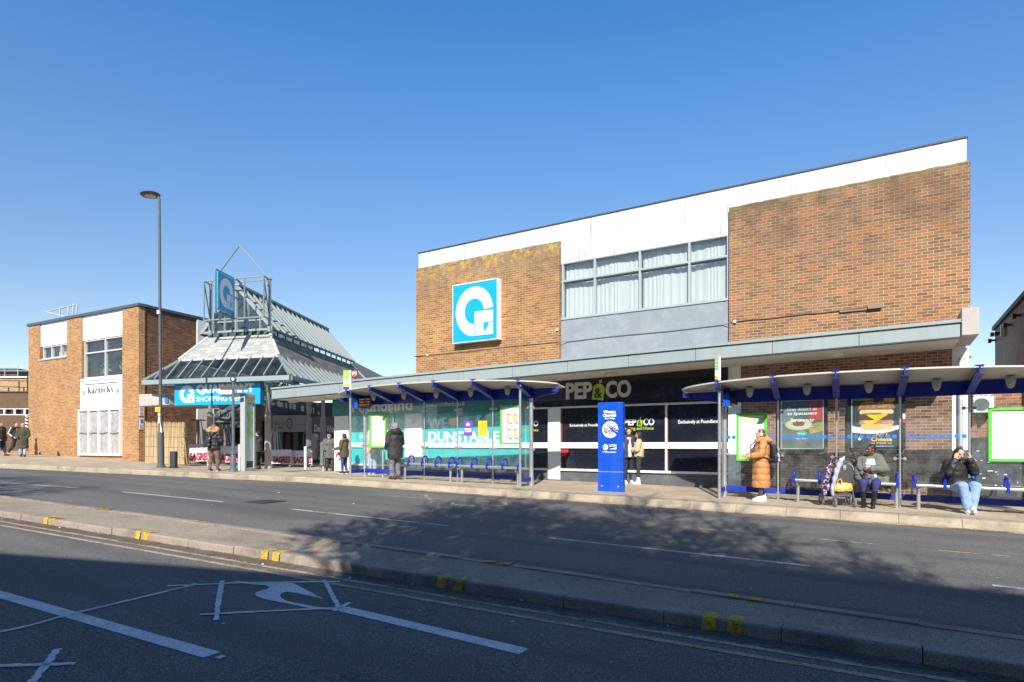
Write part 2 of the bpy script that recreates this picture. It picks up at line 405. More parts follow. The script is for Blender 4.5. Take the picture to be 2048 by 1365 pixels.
M['brick_low'] = brick('brown_brick_low', [(0, (.12, .06, .045)), (.4, (.23, .115, .08)), (.7, (.29, .15, .10)), (.92, (.36, .19, .12)), (1, (.42, .17, .09))], (.52, .43, .31), dirt=.2)
M['brick_far'] = brick('pale_brick', [(0, (.34, .20, .10)), (.5, (.48, .29, .14)), (1, (.58, .36, .17))], (.50, .40, .28))
M['render'] = plain('white_render', (.66, .65, .62), .8, var=.05, scale=2, bump=.1, streak=((.26, .25, .235), .95), grime=((.40, .39, .36), .75))
M['white'] = plain('white_panel', (.82, .82, .80), .5, var=.03, scale=3, streak=((.6, .59, .56), .3))
M['white_paint'] = plain('white_paint', (.80, .80, .78), .6, var=.04, scale=4, grime=((.55, .53, .5), .3))
M['grey_render'] = plain('blue_grey_render', (.27, .305, .335), .8, var=.10, scale=3, bump=.3, grime=((.40, .43, .45), .6), fine=(18, .08))
M['fascia'] = plain('grey_green_metal', (.285, .335, .33), .5, var=.05, scale=1.2, streak=((.2, .23, .23), .4))
M['fascia_dark'] = plain('shadow_gap_metal', (.05, .055, .06), .5)
M['soffit'] = plain('soffit_board', (.62, .60, .55), .8, var=.06, scale=2, grime=((.4, .37, .32), .4))
M['concrete'] = plain('pale_concrete', (.46, .42, .385), .85, var=.1, scale=3, bump=.25, streak=((.25, .22, .2), .4), grime=((.42, .36, .32), .4))
M['frame'] = plain('grey_window_frame', (.37, .42, .425), .45, var=.06)
M['curtain'] = plain('white_net_curtain', (.70, .68, .61), .9, var=.04, scale=3)
M['roof_edge'] = plain('dark_roof_edge', (.055, .06, .07), .6, var=.2)
M['dark_plinth'] = plain('dark_plinth_render', (.085, .095, .11), .75, var=.25, scale=4, bump=.25, grime=((.2, .2, .2), .5))
M['navy'] = plain('navy_vinyl', (.010, .012, .022), .22, var=.15, scale=2, grime=((.06, .062, .07), .45), coat=.3)
M['teal'] = plain('teal_vinyl', (.0, .40, .42), .3, var=.06, scale=1.5, coat=.2)
M['teal_dark'] = plain('dark_teal_sign', (.0, .155, .16), .35, var=.08, scale=2)
M['teal_light'] = plain('pale_teal_vinyl', (.03, .48, .50), .3, var=.06, scale=1.5, coat=.2)
M['sign_blue'] = plain('turquoise_sign_face', (.005, .36, .60), .4, var=.03, scale=2, streak=((.02, .27, .46), .25))
M['sign_white'] = plain('sign_white', (.85, .85, .86), .45, var=.02)
M['sign_lilac'] = plain('sign_lilac_grey', (.66, .62, .74), .45, var=.02)
M['sign_pale'] = plain('sign_pale_blue', (.55, .78, .90), .45, var=.02)
M['totem_blue'] = plain('royal_blue_panel', (.003, .075, .50), .35, var=.05, scale=2, coat=.25, streak=((.06, .13, .42), .5), grime=((.03, .08, .36), .4))
M['royal'] = plain('royal_blue_steel', (.006, .024, .33), .4, var=.12, scale=4, coat=.2, grime=((.06, .075, .22), .5))
M['royal_dot'] = plain('blue_dot_vinyl', (.02, .17, .62), .5, var=.03)
M['steel'] = plain('brushed_steel', (.58, .59, .60), .35, .75, var=.08, scale=8)
M['galv'] = plain('galvanised_steel', (.52, .55, .56), .5, .3, var=.12, scale=6)
M['grey_steel'] = plain('grey_painted_steel', (.26, .30, .30), .45, .1, var=.06, scale=3)
M['black'] = plain('black_paint', (.018, .018, .02), .45, var=.2, scale=5)
M['charcoal'] = plain('charcoal_steel', (.04, .043, .048), .5, var=.2, scale=5)
M['post_grey'] = plain('weathered_post', (.10, .105, .11), .55, .2, var=.2, scale=4)
M['green'] = plain('green_frame', (.10, .52, .05), .4, var=.05, coat=.2)
M['lime'] = plain('lime_sign', (.36, .56, .02), .4, var=.04)
M['yellow'] = plain('yellow_vinyl', (.75, .52, .03), .4, var=.04)
M['orange'] = plain('orange_print', (.72, .25, .03), .5, var=.04)
M['red'] = plain('red_print', (.55, .02, .03), .5, var=.05)
M['poster_white'] = plain('paper_white', (.84, .84, .82), .6, var=.02)
M['lamp'] = plain('grey_lamp_housing', (.46, .47, .44), .4, var=.05)
M['roof_white'] = plain('white_roof_sheet', (.56, .53, .47), .5, var=.05, grime=((.45, .43, .4), .35))
M['slate'] = plain('pale_slate', (.46, .48, .46), .7, var=.1, scale=3)
M['timber'] = plain('dark_timber', (.075, .055, .045), .7, var=.25, scale=5, bump=.2)
M['cladding'] = plain('dark_brown_cladding', (.15, .10, .078), .6, var=.1, scale=2, streak=((.05, .038, .035), .7), grime=((.17, .12, .10), .5))
M['tar'] = plain('black_tarred_wall', (.035, .04, .05), .5, var=.3, scale=3, bump=.3, grime=((.13, .14, .15), .5))
M['shade_wall'] = plain('grey_shopfront', (.23, .23, .24), .7, var=.08, scale=2, grime=((.2, .2, .2), .5))
M['dark_glass'] = plain('dark_shop_glass', (.02, .022, .028), .12, var=.3, scale=2, coat=.3)
M['glass'] = glass('shelter_glass', dirt=.055, refl=.8)
M['win_glass'] = glass('window_glass', (.90, .93, .95), .03)
M['roof_glass'] = glass('dusty_roof_glass', (.36, .43, .45), .10, .7, (.30, .34, .34))
M['banner'] = plain('white_banner', (.72, .71, .76), .7, var=.05)
M['bag_yellow'] = plain('yellow_plastic', (.80, .55, .02), .4, var=.08)
M['rubber'] = plain('black_rubber', (.03, .03, .03), .7)
M['fabric_grey'] = plain('grey_fabric', (.075, .075, .075), .8, var=.12, scale=12)
M['moss'] = plain('dark_moss', (.05, .05, .02), .9, var=.4)
# ------------------------------------------------------------------ ground, road, island, pavement
xs = [-240, -150, -100] + [-75 + i * 2.5 for i in range(47)] + [60, 110, 200]
def zc(x): return -SLOPE * max(-100, min(60, x))
mb = MB()
ys = [-160, -60, -20, 5, 30, 60, 120, 260]
for i in range(len(xs) - 1):
    for j in range(len(ys) - 1):
        mb.add([(xs[i], ys[j], zc(xs[i]) - .6), (xs[i + 1], ys[j], zc(xs[i + 1]) - .6), (xs[i + 1], ys[j + 1], zc(xs[i + 1]) - .6), (xs[i], ys[j + 1], zc(xs[i]) - .6)], [(0, 1, 2, 3)])
struct(mb.build('ground', M['soil'], recalc=False))
rx = [-75 + i * 2.5 for i in range(47)]
mb = MB()
for a, b in zip(rx, rx[1:]):
    mb.add([(a, -6.0, road(a)), (b, -6.0, road(b)), (b, kerbY(b) + .1, road(b)), (a, kerbY(a) + .1, road(a))], [(0, 1, 2, 3)])
struct(mb.build('road', M['asphalt'], recalc=False))

# far pavement, gridded so that it follows the lie of the land
mb = MB()
px_ = [-75 + i * 1.0 for i in range(116)]
offs = [.30, .6, 1, 1.5, 2, 2.5, 3, 3.5, 4, 4.5, 5, 6, 8, 12, 20, 40]
for a, b in zip(px_, px_[1:]):
    for o0, o1 in zip(offs, offs[1:]):
        q = [(a, kerbY(a) + o0), (b, kerbY(b) + o0), (b, kerbY(b) + o1), (a, kerbY(a) + o1)]
        mb.add([(x, y, g(x, y)) for x, y in q], [(0, 1, 2, 3)])
struct(mb.build('pavement', M['paving'], recalc=False))

# kerb stones
random.seed(3)
def dirK(x): 
    d = V((1, (kerbY(x + .1) - kerbY(x - .1)) / .2, 0)).normalized(); return d, V((-d.y, d.x, 0))
mb = MB(); x = -70.0
while x < 38:
    L = 1.0 if x > -19 else .92
    x1 = x + L * dirK(x)[0].x - .008
    kas = x > -16.5
    P = []
    for xx in (x, x1):
        d, n = dirK(xx); b = V((xx, kerbY(xx), 0)); zr = road(xx) - .05; zt = g(xx, kerbY(xx)) + .003 + random.uniform(-.002, .002)
        if -19.2 < xx < -16.5: pass
        if kas: prof = [(-.10, zr), (-.10, zr + .075), (-.045, zr + .10), (-.02, zt - .03), (.02, zt), (.31, zt), (.31, zr)]
        else: prof = [(-.03, zr), (-.03, zt - .03), (0, zt), (.19, zt + .002), (.19, zr)]
        P.append([b + n * o + V((0, 0, z)) for o, z in prof])
    k = len(P[0])
    mb.add(P[0] + P[1], [list(range(k)), list(range(2 * k - 1, k - 1, -1))] + [[i, i + k, (i + 1) % k + k, (i + 1) % k] for i in range(k)])
    x = x1 + .008
struct(mb.build('kerb', M['kerb']))
# strip behind the narrow kerb
mb = MB()
for a, b in zip(px_, px_[1:]):
    if b > -16: break
    mb.add([(x_, kerbY(x_) + o, g(x_, kerbY(x_) + o) - .001) for x_, o in ((a, .19), (b, .19), (b, .31), (a, .31))], [(0, 1, 2, 3)])
struct(mb.build('pavement_edge', M['paving'], recalc=False))
# yellowish tactile strip on the raised bus kerb
mb = MB()
for a, b in zip([-16 + i for i in range(40)], [-15 + i for i in range(40)]):
    mb.add([(x_, kerbY(x_) + o, g(x_, kerbY(x_) + o) + .004) for x_, o in ((a, .33), (b, .33), (b, .42), (a, .42))], [(0, 1, 2, 3)])
struct(mb.build('platform_line', M['pale_yellow'], recalc=False))

# traffic island (edges read off at the kerb top)
N_ = [(-75, .7), (-30, 3.3), (-13.4, 4.36), (-8.5, 4.62), (-3.2, 4.90), (.75, 5.15), (6, 5.5), (30, 7.2)]
F_ = [(-75, 2.6), (-30, 4.8), (-12.6, 5.58), (-9.8, 5.72), (-3.8, 5.90), (.85, 5.95), (6, 6.25), (30, 7.9)]
nY = lambda x: lerp_tab(N_, x / 1.017) * 1.017
fY = lambda x: lerp_tab(F_, x / 1.017) * 1.017
IH = .105
mb = MB(); gx = [-74 + i for i in range(100)]
for a, b in zip(gx, gx[1:]):
    mb.add([(a, nY(a) + .15, road(a) + IH - .014), (b, nY(b) + .15, road(b) + IH - .014), (b, fY(b) - .12, road(b) + IH - .014), (a, fY(a) - .12, road(a) + IH - .014)], [(0, 1, 2, 3)])
struct(mb.build('traffic_island', M['island'], recalc=False))
mb = MB(); x = -73.0
while x < 26:
    x1 = x + .907
    for fy, w, sgn in ((nY, .155, 1), (fY, -.135, -1)):
        P = []
        dz = random.uniform(-.007, .007); dy = random.uniform(-.012, .012)
        for xx in (x, x1):
            y = fy(xx) + dy; zr = road(xx) - .1; zt = road(xx) + IH + dz
            prof = [(y - sgn * .012, zr), (y, zt - .02), (y + sgn * .006, zt - .007), (y + sgn * .02, zt), (y + w, zt), (y + w, zr)]
            P.append([(xx, yy, zz) for yy, zz in prof])
        k = 6
        mb.add(P[0] + P[1], [list(range(k)), list(range(2 * k - 1, k - 1, -1))] + [[i, i + k, (i + 1) % k + k, (i + 1) % k] for i in range(k)])
    x = x1 + .008
struct(mb.build('island_kerb', M['granite']))

# painted markings -------------------------------------------------
def RP(px, py, dz=.004): return G(px, py, dz)
def stroke(mb, pts, w, dz=.004, jag=0.0, sub=1):     # painted stroke of true width along road points
    pts = [RP(*p, dz) for p in pts]
    Q = []
    for a, b in zip(pts, pts[1:]):
        for i in range(sub): Q.append(a + (b - a) * (i / sub))
    Q.append(pts[-1]); L = []; R = []
    for i, p in enumerate(Q):
        d = (Q[min(i + 1, len(Q) - 1)] - Q[max(i - 1, 0)]); d.z = 0; d.normalize(); n = V((-d.y, d.x, 0))
        wa = w / 2 * (1 + random.uniform(-jag, jag)); wb = w / 2 * (1 + random.uniform(-jag, jag))
        a = p + n * wa; b = p - n * wb
        L.append((a.x, a.y, road(a.x) + dz)); R.append((b.x, b.y, road(b.x) + dz))
    k = len(Q); mb.add(L + R, [[i + k, i + 1 + k, i + 1, i] for i in range(k - 1)])
random.seed(5)
mb = MB()
stroke(mb, [(-160, 1142), (0, 1189), (424, 1310)], .13); stroke(mb, [(690, 1219), (1048, 1303)], .14)
stroke(mb, [(1220, 1324.0), (1225, 1325)], .01)
struct(mb.build('lane_dashes', M['white_line'], recalc=False))
mb = MB()  # deflection arrow
A = [(690, 1219), (640, 1208), (560, 1194), (524, 1184), (512, 1175), (530, 1165), (548, 1166), (468, 1161), (548, 1164), (588, 1170), (648, 1197)]
poly = [(465, 1162), (524, 1166.3), (560, 1165.3), (587, 1166.7), (647.5, 1198.4), (599, 1187.5), (574, 1183.8), (564, 1186), (560, 1190.5), (563, 1197), (574, 1202.5), (634, 1214.5), (692, 1217), (692, 1222), (624, 1217.5), (524, 1197), (512, 1192), (510, 1188), (513, 1184), (534, 1178.2), (538, 1174.5), (530, 1171), (490, 1167.8)]
mb.add([RP(*p, .0045) for p in poly], [list(range(len(poly)))])
o = mb.build('turn_arrow', M['white_line'], recalc=False); struct(o)
bm = bmesh.new(); bm.from_mesh(o.data); bmesh.ops.triangulate(bm, faces=bm.faces); bmesh.ops.recalc_face_normals(bm, faces=bm.faces)
for f in bm.faces:
    if f.normal.z < 0: f.normal_flip()
bm.to_mesh(o.data); bm.free()
mb = MB()  # sealed trench outline strokes
for pts in ([(-60, 1276), (60, 1251), (150, 1226), (395, 1168)], [(335, 1172), (470, 1166), (680, 1163)], [(445, 1162), (437, 1200), (432, 1240)], [(400, 1229), (520, 1223), (700, 1215)],
            [(648, 1160), (664, 1190), (682, 1222)], [(700, 1205), (668, 1222)], [(-60, 1333), (150, 1327)], [(115, 1298), (95, 1325), (62, 1366)], [(372, 1173), (392, 1167)], [(434, 1317), (448, 1311)]):
    stroke(mb, pts, .045 if pts[0][1] < 1290 else .05, .0065, .35, 14)
struct(mb.build('trench_sealing_lines', M['white_line'], recalc=False))
mb = MB()
for pts in ([(0, 965), (155, 976)], [(245, 984), (446, 1004)], [(578, 1018), (898, 1052)], [(1100, 1076), (1620, 1132)], [(1985, 1171), (2150, 1189)]):
    stroke(mb, pts, .10, .004, .1, 6)
struct(mb.build('bus_lane_dashes', M['thin_line'], recalc=False))
mb = MB()
for pts in ([(1205, 1040), (1297, 1047)], [(1400, 1058), (1500, 1065)], [(1620, 1077), (1745, 1088)], [(1878, 1101), (2020, 1113)]):
    stroke(mb, pts, .07, .004, .2, 6)
for pts in ([(905, 1005), (960, 1003), (1010, 1005), (1012, 1011), (960, 1013), (905, 1009), (905, 1005)], [(780, 993), (880, 998)], [(850, 990), (860, 1000)]): stroke(mb, pts, .08, .004, .2, 4)
struct(mb.build('faded_bay_markings', M['pale_yellow'], recalc=False))
mb = MB()
for off, wd in ((.30, .07), (.50, .07)):
    pts = []
    for a, b in zip(gx, gx[1:]):
        if -60 < a < 20: mb.add([(a, nY(a) - off, road(a) + .004), (b, nY(b) - off, road(b) + .004), (b, nY(b) - off + wd, road(b) + .004), (a, nY(a) - off + wd, road(a) + .004)], [(0, 1, 2, 3)])
struct(mb.build('double_yellow_lines', M['yellow_line'], recalc=False))
mb = MB()
for a, b in zip(gx, gx[1:]):
    if -60 < a: mb.add([(xx, kerbY(xx) - oo, road(xx) + .004) for xx, oo in ((a, .30), (b, .30), (b, .14), (a, .14))], [(0, 1, 2, 3)])
struct(mb.build('kerbside_line', M['pale_yellow'], recalc=False))
# yellow paint blocks lapped over the island kerbs
mb = MB()
def block(px, py, fy, w, sgn, L=.115):
    x0 = RP(px, py, IH).x
    for xa in (x0, x0 + .20):
        P = []
        for xx in (xa, xa + L):
            y = fy(xx); zt = road(xx) + IH + .006
            P += [(xx, y - sgn * .020, road(xx) + .004), (xx, y - sgn * .008, zt - .022), (xx, y + sgn * .004, zt - .004), (xx, y + sgn * .02, zt), (xx, y + w, zt)]
        mb.add(P, [(0, 1, 6, 5), (1, 2, 7, 6), (2, 3, 8, 7), (3, 4, 9, 8)])
for px, py in ((84, 1036), (282, 1062), (532, 1100), (890, 1150), (1405, 1232)): block(px, py, nY, .16, 1)
for px, py in ((203, 1017), (395, 1041), (637, 1077), (980, 1121), (1457, 1186)): block(px, py, fY, -.14, -1)
struct(mb.build('kerb_paint_blocks', M['yellow_block'], recalc=True))
# grit lying in the gutters: broken up by noise, see-through where there is none
GT_ = NT('gutter_grit'); p_ = GT_.pos(); bs = GT_.n('ShaderNodeBsdfDiffuse'); cc_ = GT_.ramp(GT_.noise(p_, 60, 3, .7), [(.3, (.07, .05, .03)), (.55, (.25, .19, .12)), (.75, (.42, .34, .24))]); GT_.l(cc_, bs.inputs[0])
tr_ = GT_.n('ShaderNodeBsdfTransparent'); mx_ = GT_.n('ShaderNodeMixShader'); GT_.l(GT_.math('MULTIPLY', GT_.rng(GT_.noise(p_, 2.2, 6, .75), .42, .60), GT_.rng(GT_.noise(p_, 24, 4, .7), .38, .55)), mx_.inputs[0]); GT_.l(tr_.outputs[0], mx_.inputs[1]); GT_.l(bs.outputs[0], mx_.inputs[2]); GT_.l(mx_.outputs[0], GT_.out.inputs[0])
mb = MB()
for a, b in zip(gx, gx[1:]):
    mb.add([(xx, nY(xx) - oo, road(xx) + .009) for xx, oo in ((a, .26), (b, .26), (b, .01), (a, .01))], [(0, 1, 2, 3)])
    if a > -60: mb.add([(xx, kerbY(xx) - oo, road(xx) + .009) for xx, oo in ((a, .34), (b, .34), (b, .10), (a, .10))], [(0, 1, 2, 3)])
o = mb.build('gutter_grit', GT_.m, recalc=False); o['kind'] = 'stuff'
mb = MB(); random.seed(77)
for i in range(90):
    x = random.uniform(-14, 6); y = nY(x) - random.uniform(.03, .5) ** 1.3 if i < 55 else random.uniform(6.5, 13); L = random.uniform(.008, .028); c = V((x, y, road(x) + .012)); a = random.uniform(0, PI); d = V((math.cos(a), math.sin(a), 0)); e = V((-d.y, d.x, 0))
    mb.mi = i % 3; mb.add([c + d * L, c + e * L * .7 + V((0, 0, L * .6)), c - d * L, c - e * L * .6], [(0, 1, 2, 3)])
o = mb.build('road_litter', [plain('pale_chip', (.62, .58, .5)), plain('dry_leaf', (.22, .12, .05)), plain('grey_chip', (.3, .29, .27))], recalc=False); o['kind'] = 'stuff'
# manhole
p = RP(528, 1004, 0)
mb = MB(); a = V((math.cos(.056), math.sin(.056), 0)); b = V((-a.y, a.x, 0))
mb.obox(p + V((0, 0, .004)), a * .34, b * .34, (0, 0, .006))
t = thing('manhole_cover', 'square rusty iron drain cover set in the far lane', 'manhole cover', p)
mb.build('frame', M['charcoal'], t)
mb = MB()
for i in range(-3, 4):
    mb.obox(p + a * (i * .085) + V((0, 0, .013)), a * .022, b * .29, (0, 0, .004))
mb.build('grating', plain('rusty_iron', (.085, .065, .05), .8, .2, var=.4, scale=12), t)
# ------------------------------------------------------------------ the main brick building
PU = Pl((0, 17.65), 0); PG = Pl((0, 18.3), 0); PC = Pl((0, 16.5), 0)
main = thing('shopping_centre_building', 'long two-storey brick building with white roof band and grey canopy over the bus stop', 'building', (-7, 18.3, .3))
XL, XR = PU.S(832), PU.S(1941)
b0, b1 = PU.S(1118.5), PU.S(1458)
ZT, ZB = 7.16 + .03, 6.52 + .03
zt = PU.Z(1385, 388.5); zb = PU.Z(1385, 430.5)
ZT, ZB = zt, zb
zw1, zw0 = PU.Z(1288, 496), PU.Z(1288, 617)
ZC = 4.55
# brick panels
mb = MB().pb(PU, XL, b0, ZC - .6, ZB, -.5, 0); lf = mb.build('brick_panel', M['brick_left'], main)
mb = MB().pb(PU, b1, XR, ZC - .6, ZB, -.5, 0); rt = mb.build('brick_panel', M['brick_right'], main)
lf['label'] = 'left brick panel with yellow lichen along its top'; rt['label'] = 'wide brown brick panel at the right end'
MB().pb(PU, XL, XL + .3, ZC - .6, ZB, -14, -.5).build('side_wall', M['brick_right'], main); MB().pb(PU, XR - .3, XR, ZC - .6, ZB, -9, -.5).build('side_wall', M['brick_right'], main)
# ragged mortar bed on the top of the brickwork
random.seed(8)
for (a, b) in ((XL, b0), (b1, XR)):
    s = a; mb = MB()
    while s < b - .05:
        w = random.uniform(.12, .3); mb.pb(PU, s, min(b, s + w), ZB, ZB + random.uniform(.004, .022), -.12, random.uniform(-.02, .004)); s += w
    mb.build('coping_mortar', plain('mossy_mortar', (.25, .21, .12), .9, var=.4, scale=9), main)
# white band and the white wall of the middle bay
mb = MB().pb(PU, XL + .02, XR - .06, ZB + .02, ZT, -.5, -.13).pb(PU, b0 + .004, b1 - .004, zw1, ZB + .02, -.5, -.13)
mb.build('white_band', M['render'], main)
mb = MB().pb(PU, XL, XR - .04, ZT, ZT + .04, -.6, -.105); s = XL
mb.build('roof_edge', M['roof_edge'], main)
mb = MB().pb(PU, XL + .3, XR - .3, ZT - .3, ZT - .2, -14, -.5); mb.build('roof', M['roof_edge'], main)
# window strip
MUL = [PU.S(1120), PU.S(1186), PU.S(1276.5), PU.S(1376), PU.S(1457)]
ztr = (PU.Z(1120, 561) + PU.Z(1457, 510.5)) / 2
fr = MB().pb(PU, b0 + .004, b1 - .004, zw0 - .04, zw0 + .035, -.26, -.10).pb(PU, b0 + .004, b1 - .004, zw1 - .04, zw1 - .002, -.26, -.12)
fr.pb(PU, b0 + .004, b1 - .004, ztr - .03, ztr + .03, -.26, -.12)
for i, s in enumerate(MUL):
    a, b = (s, s + .06) if i == 0 else ((s - .07, s - .006) if i == 4 else (s - .032, s + .032))
    fr.pb(PU, a, b, zw0 + .035, ztr - .03, -.262, -.118); fr.pb(PU, a, b, ztr + .03, zw1 - .04, -.262, -.118)
win = fr.build('window', M['frame'], main, bevel=.006)
gl = MB()
for a, b in zip(MUL, MUL[1:]):
    for c, d in ((zw0 + .035, ztr - .03), (ztr + .03, zw1 - .04)): gl.pb(PU, a + .033, b - .033, c, d, -.205, -.2)
gl.build('pane', M['win_glass'], win)
cu = MB(); n = 520; random.seed(2)
for (a, b) in ((MUL[0] + .05, MUL[2] - .02), (MUL[2] + .02, MUL[4] - .05)):
    pts = []
    for i in range(n):
        s = a + (b - a) * i / (n - 1); ph = s * 38 + 9 * mnoise.noise(V((s * 1.7, 3.3, 0))) + 4 * mnoise.noise(V((s * 5.1, 7.3, 0)))
        pts.append((s, -.36 + (.011 + .016 * max(0, mnoise.noise(V((s * 1.1, 9.1, 0))))) * math.sin(ph) + .02 * math.sin(s * 4.1)))
    for (za, zb_) in ((zw0 + .02, ztr - .045), (ztr - .02, zw1 + .1)):
        vs = [PU.pt(s, za + .05, o) for s, o in pts] + [PU.pt(s, zb_, o) for s, o in pts]
        cu.add(vs, [[i, i + 1, i + 1 + n, i + n] for i in range(n - 1)])
cu.build('curtain', M['curtain'], win, smooth=True)
MB().pb(PU, b0, b1, zw0 - .2, zw1 + .3, -1.6, -1.5).build('room_back', plain('dim_room', (.16, .15, .14)), win)
MB().pb(PU, b0 + .004, b1 - .004, ZC - .6, zw0 - .05, -.5, -.13).build('grey_panel', M['grey_render'], main)
# cables along the wall
cb = MB()
zc1 = PU.Z(1470, 646); zc2 = PU.Z(856, 711)
pts = []
for i in range(41):
    t_ = i / 40; s = PU.S(856) + (PU.S(1465) - PU.S(856)) * t_; inset = -.115 if b0 < s < b1 else .012
    pts.append(PU.pt(s, zc2 + (zc1 - zc2) * t_ - .02 * math.sin(t_ * PI * 3) ** 2, inset + .01))
cb.path(pts, .009, 6)
cb.path([PU.pt(PU.S(828), zc2 + .02, -.2), PU.pt(PU.S(829), zc2, .03), PU.pt(PU.S(856), zc2, .02)], .012, 6)
s0, s1 = PU.S(1470), PU.S(1762)
za, zb2 = PU.Z(1470, 644), PU.Z(1762, 613)
cb.path([PU.pt(s0 + (s1 - s0) * i / 8, za + (zb2 - za) * i / 8 + .012 * math.sin(i * 2.1), .02) for i in range(9)], .016, 6)
cb.build('cable', plain('cable_brown', (.16, .12, .10), .7), main)
for bx in (MB().pb(PU, s0 - .03, s0 + .04, za - .04, za + .04, 0, .07), MB().pb(PU, PU.S(856) - .03, PU.S(856) + .03, zc2 - .03, zc2 + .03, 0, .06), MB().pb(PU, b0 - .10, b0 - .03, zc2 + .37, zc2 + .44, 0, .05)): bx.build('junction_box', M['poster_white'], main, bevel=.008)
MB().pb(PU, s1 - .28, s1 + .02, zb2 - .05, zb2 + .04, .0, .10).pb(PU, s1 - .9, s1 - .28, zb2 - .06, zb2 - .02, .0, .05).build('cable_bracket', plain('rusty_bracket', (.25, .19, .13), .7), main)

# canopy ------------------------------------------------------------
can = None
cl, cr_ = PC.S(543), PC.S(1921)
def cz(s, top): # fascia falls towards the left
    a = (cl, PC.Z(543, 776 if top else 799)); b = (cr_, PC.Z(1921, 638.5 if top else 674.5))
    return a[1] + (b[1] - a[1]) * (s - a[0]) / (b[0] - a[0])
def slab(mb, s0, s1, n0, n1, f0, f1):
    P = PC.pt
    mb.hexa([P(s0, f0(s0), n1), P(s1, f0(s1), n1), P(s1, f0(s1), n0), P(s0, f0(s0), n0), P(s0, f1(s0), n1), P(s1, f1(s1), n1), P(s1, f1(s1), n0), P(s0, f1(s0), n0)])
mb = MB()
seams = [543, 602, 679, 754, 837, 926, 1025, 1135, 1256.5, 1391, 1545, 1718, 1921]
for a, b in zip(seams, seams[1:]):
    sa, sb = PC.S(a), PC.S(b)
    slab(mb, sa + .006, sb - .006, -.05, 0, lambda s: cz(s, 0) + .012, lambda s: cz(s, 1) - .09)
can = mb.build('canopy', M['fascia'], main, bevel=.004)
can['label'] = 'grey metal fascia of the flat canopy'
mb = MB(); slab(mb, cl, cr_ + .01, -.3, .05, lambda s: cz(s, 1) - .075, lambda s: cz(s, 1)); mb.build('fascia_cap', M['fascia'], can, bevel=.006)
mb = MB(); slab(mb, cl + .01, cr_ - .01, -.30, -.055, lambda s: cz(s, 0) + .03, lambda s: cz(s, 1) - .076); slab(mb, cl, cr_, -.12, .012, lambda s: cz(s, 0) - .018, lambda s: cz(s, 0) + .008); mb.build('fascia_backing', M['fascia_dark'], can)
mb = MB(); slab(mb, cl + .05, cr_, -1.8, -.121, lambda s: cz(s, 0) - .02, lambda s: cz(s, 0) + .02); mb.build('soffit', M['soffit'], can)
mb = MB(); slab(mb, cl + .05, cr_ - .02, -1.8, -.301, lambda s: cz(s, 1) - .14, lambda s: cz(s, 1) - .08); mb.build('canopy_roof', M['roof_edge'], can)
for px, py in ((635 + 15, 780), (585, 797), (1222, 741), (1671, 709)):
    PL = Pl((0, 17.3), 0); s = PL.S(px); z = cz(s, 0) - .02
    MB().lathe([(.0, -.10), (.14, -.09), (.19, -.06), (.20, 0), (.0, 0)], PL.pt(s, z, 0), 20).build('ceiling_light', plain('cream_diffuser', (.62, .59, .50), .4), can, smooth=True)
# concrete beam end
cs0, cs1 = PC.S(1922.5) + .005, PC.S(1958.5)
zc_t, zc_b = PC.Z(1940, 616), PC.Z(1940, 670.5)
P = PC.pt
mb = MB().hexa([P(cs0, zc_b, .03), P(cs1, zc_b, .03), P(cs1, zc_b, -1.8), P(cs0, zc_b, -1.8), P(cs0, zc_t, .03), P(cs1, zc_t, .03), P(cs1, zc_t, -1.15), P(cs0, zc_t, -1.15)])
mb.build('concrete_beam', M['concrete'], main, bevel=.015)
mb = MB()
random.seed(4)
for i in range(9): s = cs0 + (cs1 - cs0) * (.05 + i * .1); mb.tube(P(s, zc_t, -.05 - .05 * (i % 3)), P(s + random.uniform(-.04, .04), zc_t + .13, -.05 - .05 * (i % 3)), .002, n=4)
mb.build('bird_spikes', M['steel'], main)
# ground floor ---------------------------------------------------------
ZS = 3.95   # hidden head of the shop wall
gl0 = PG.S(669)
pil = [(PG.S(672), PG.S(700)), (PG.S(811), PG.S(845)), (PG.S(1097), PG.S(1121)), (PG.S(1457), PG.S(1482))]
zfas = PG.Z(1455, 802.5); zsill = PG.Z(1257, 942.5); zr1, zr0 = PG.Z(1400, 885), PG.Z(1400, 898)
gr = lambda s: g(s, 18.3)
for i, (a, b) in enumerate(pil):
    top = zfas if i < 3 else ZS
    MB().pb(PG, a, b, gr(b) + .04, top, -.4, .05 if i else .10).build('pilaster', M['white_paint'], main, bevel=.006)
wx1 = PG.S(1904)
mb = MB().pb(PG, pil[3][1], wx1, -.2, ZS, -.4, 0); o = mb.build('brick_wall', M['brick_low'], main)
mb = MB().pb(PG, PG.S(1860), wx1 - .002, PG.Z(1880, 727), ZS - .02, 0, .006); 
# end pier of white concrete with drainpipe
pe0, pe1 = PG.S(1904.5), PG.S(1937.5)
MB().pb(PG, pe0, pe1, -.25, ZS, -.6, -.05).build('end_pier', M['white_paint'], main)
sp = PG.S(1921)
MB().path([PG.pt(sp, -.1, .03), PG.pt(sp, 3.45, .03), PG.pt(sp + .03, 3.6, 0), PG.pt(sp + .12, 3.68, -.1), PG.pt(sp + .22, 3.68, -.2)], .05, 10).build('drainpipe', M['galv'], main, smooth=True)
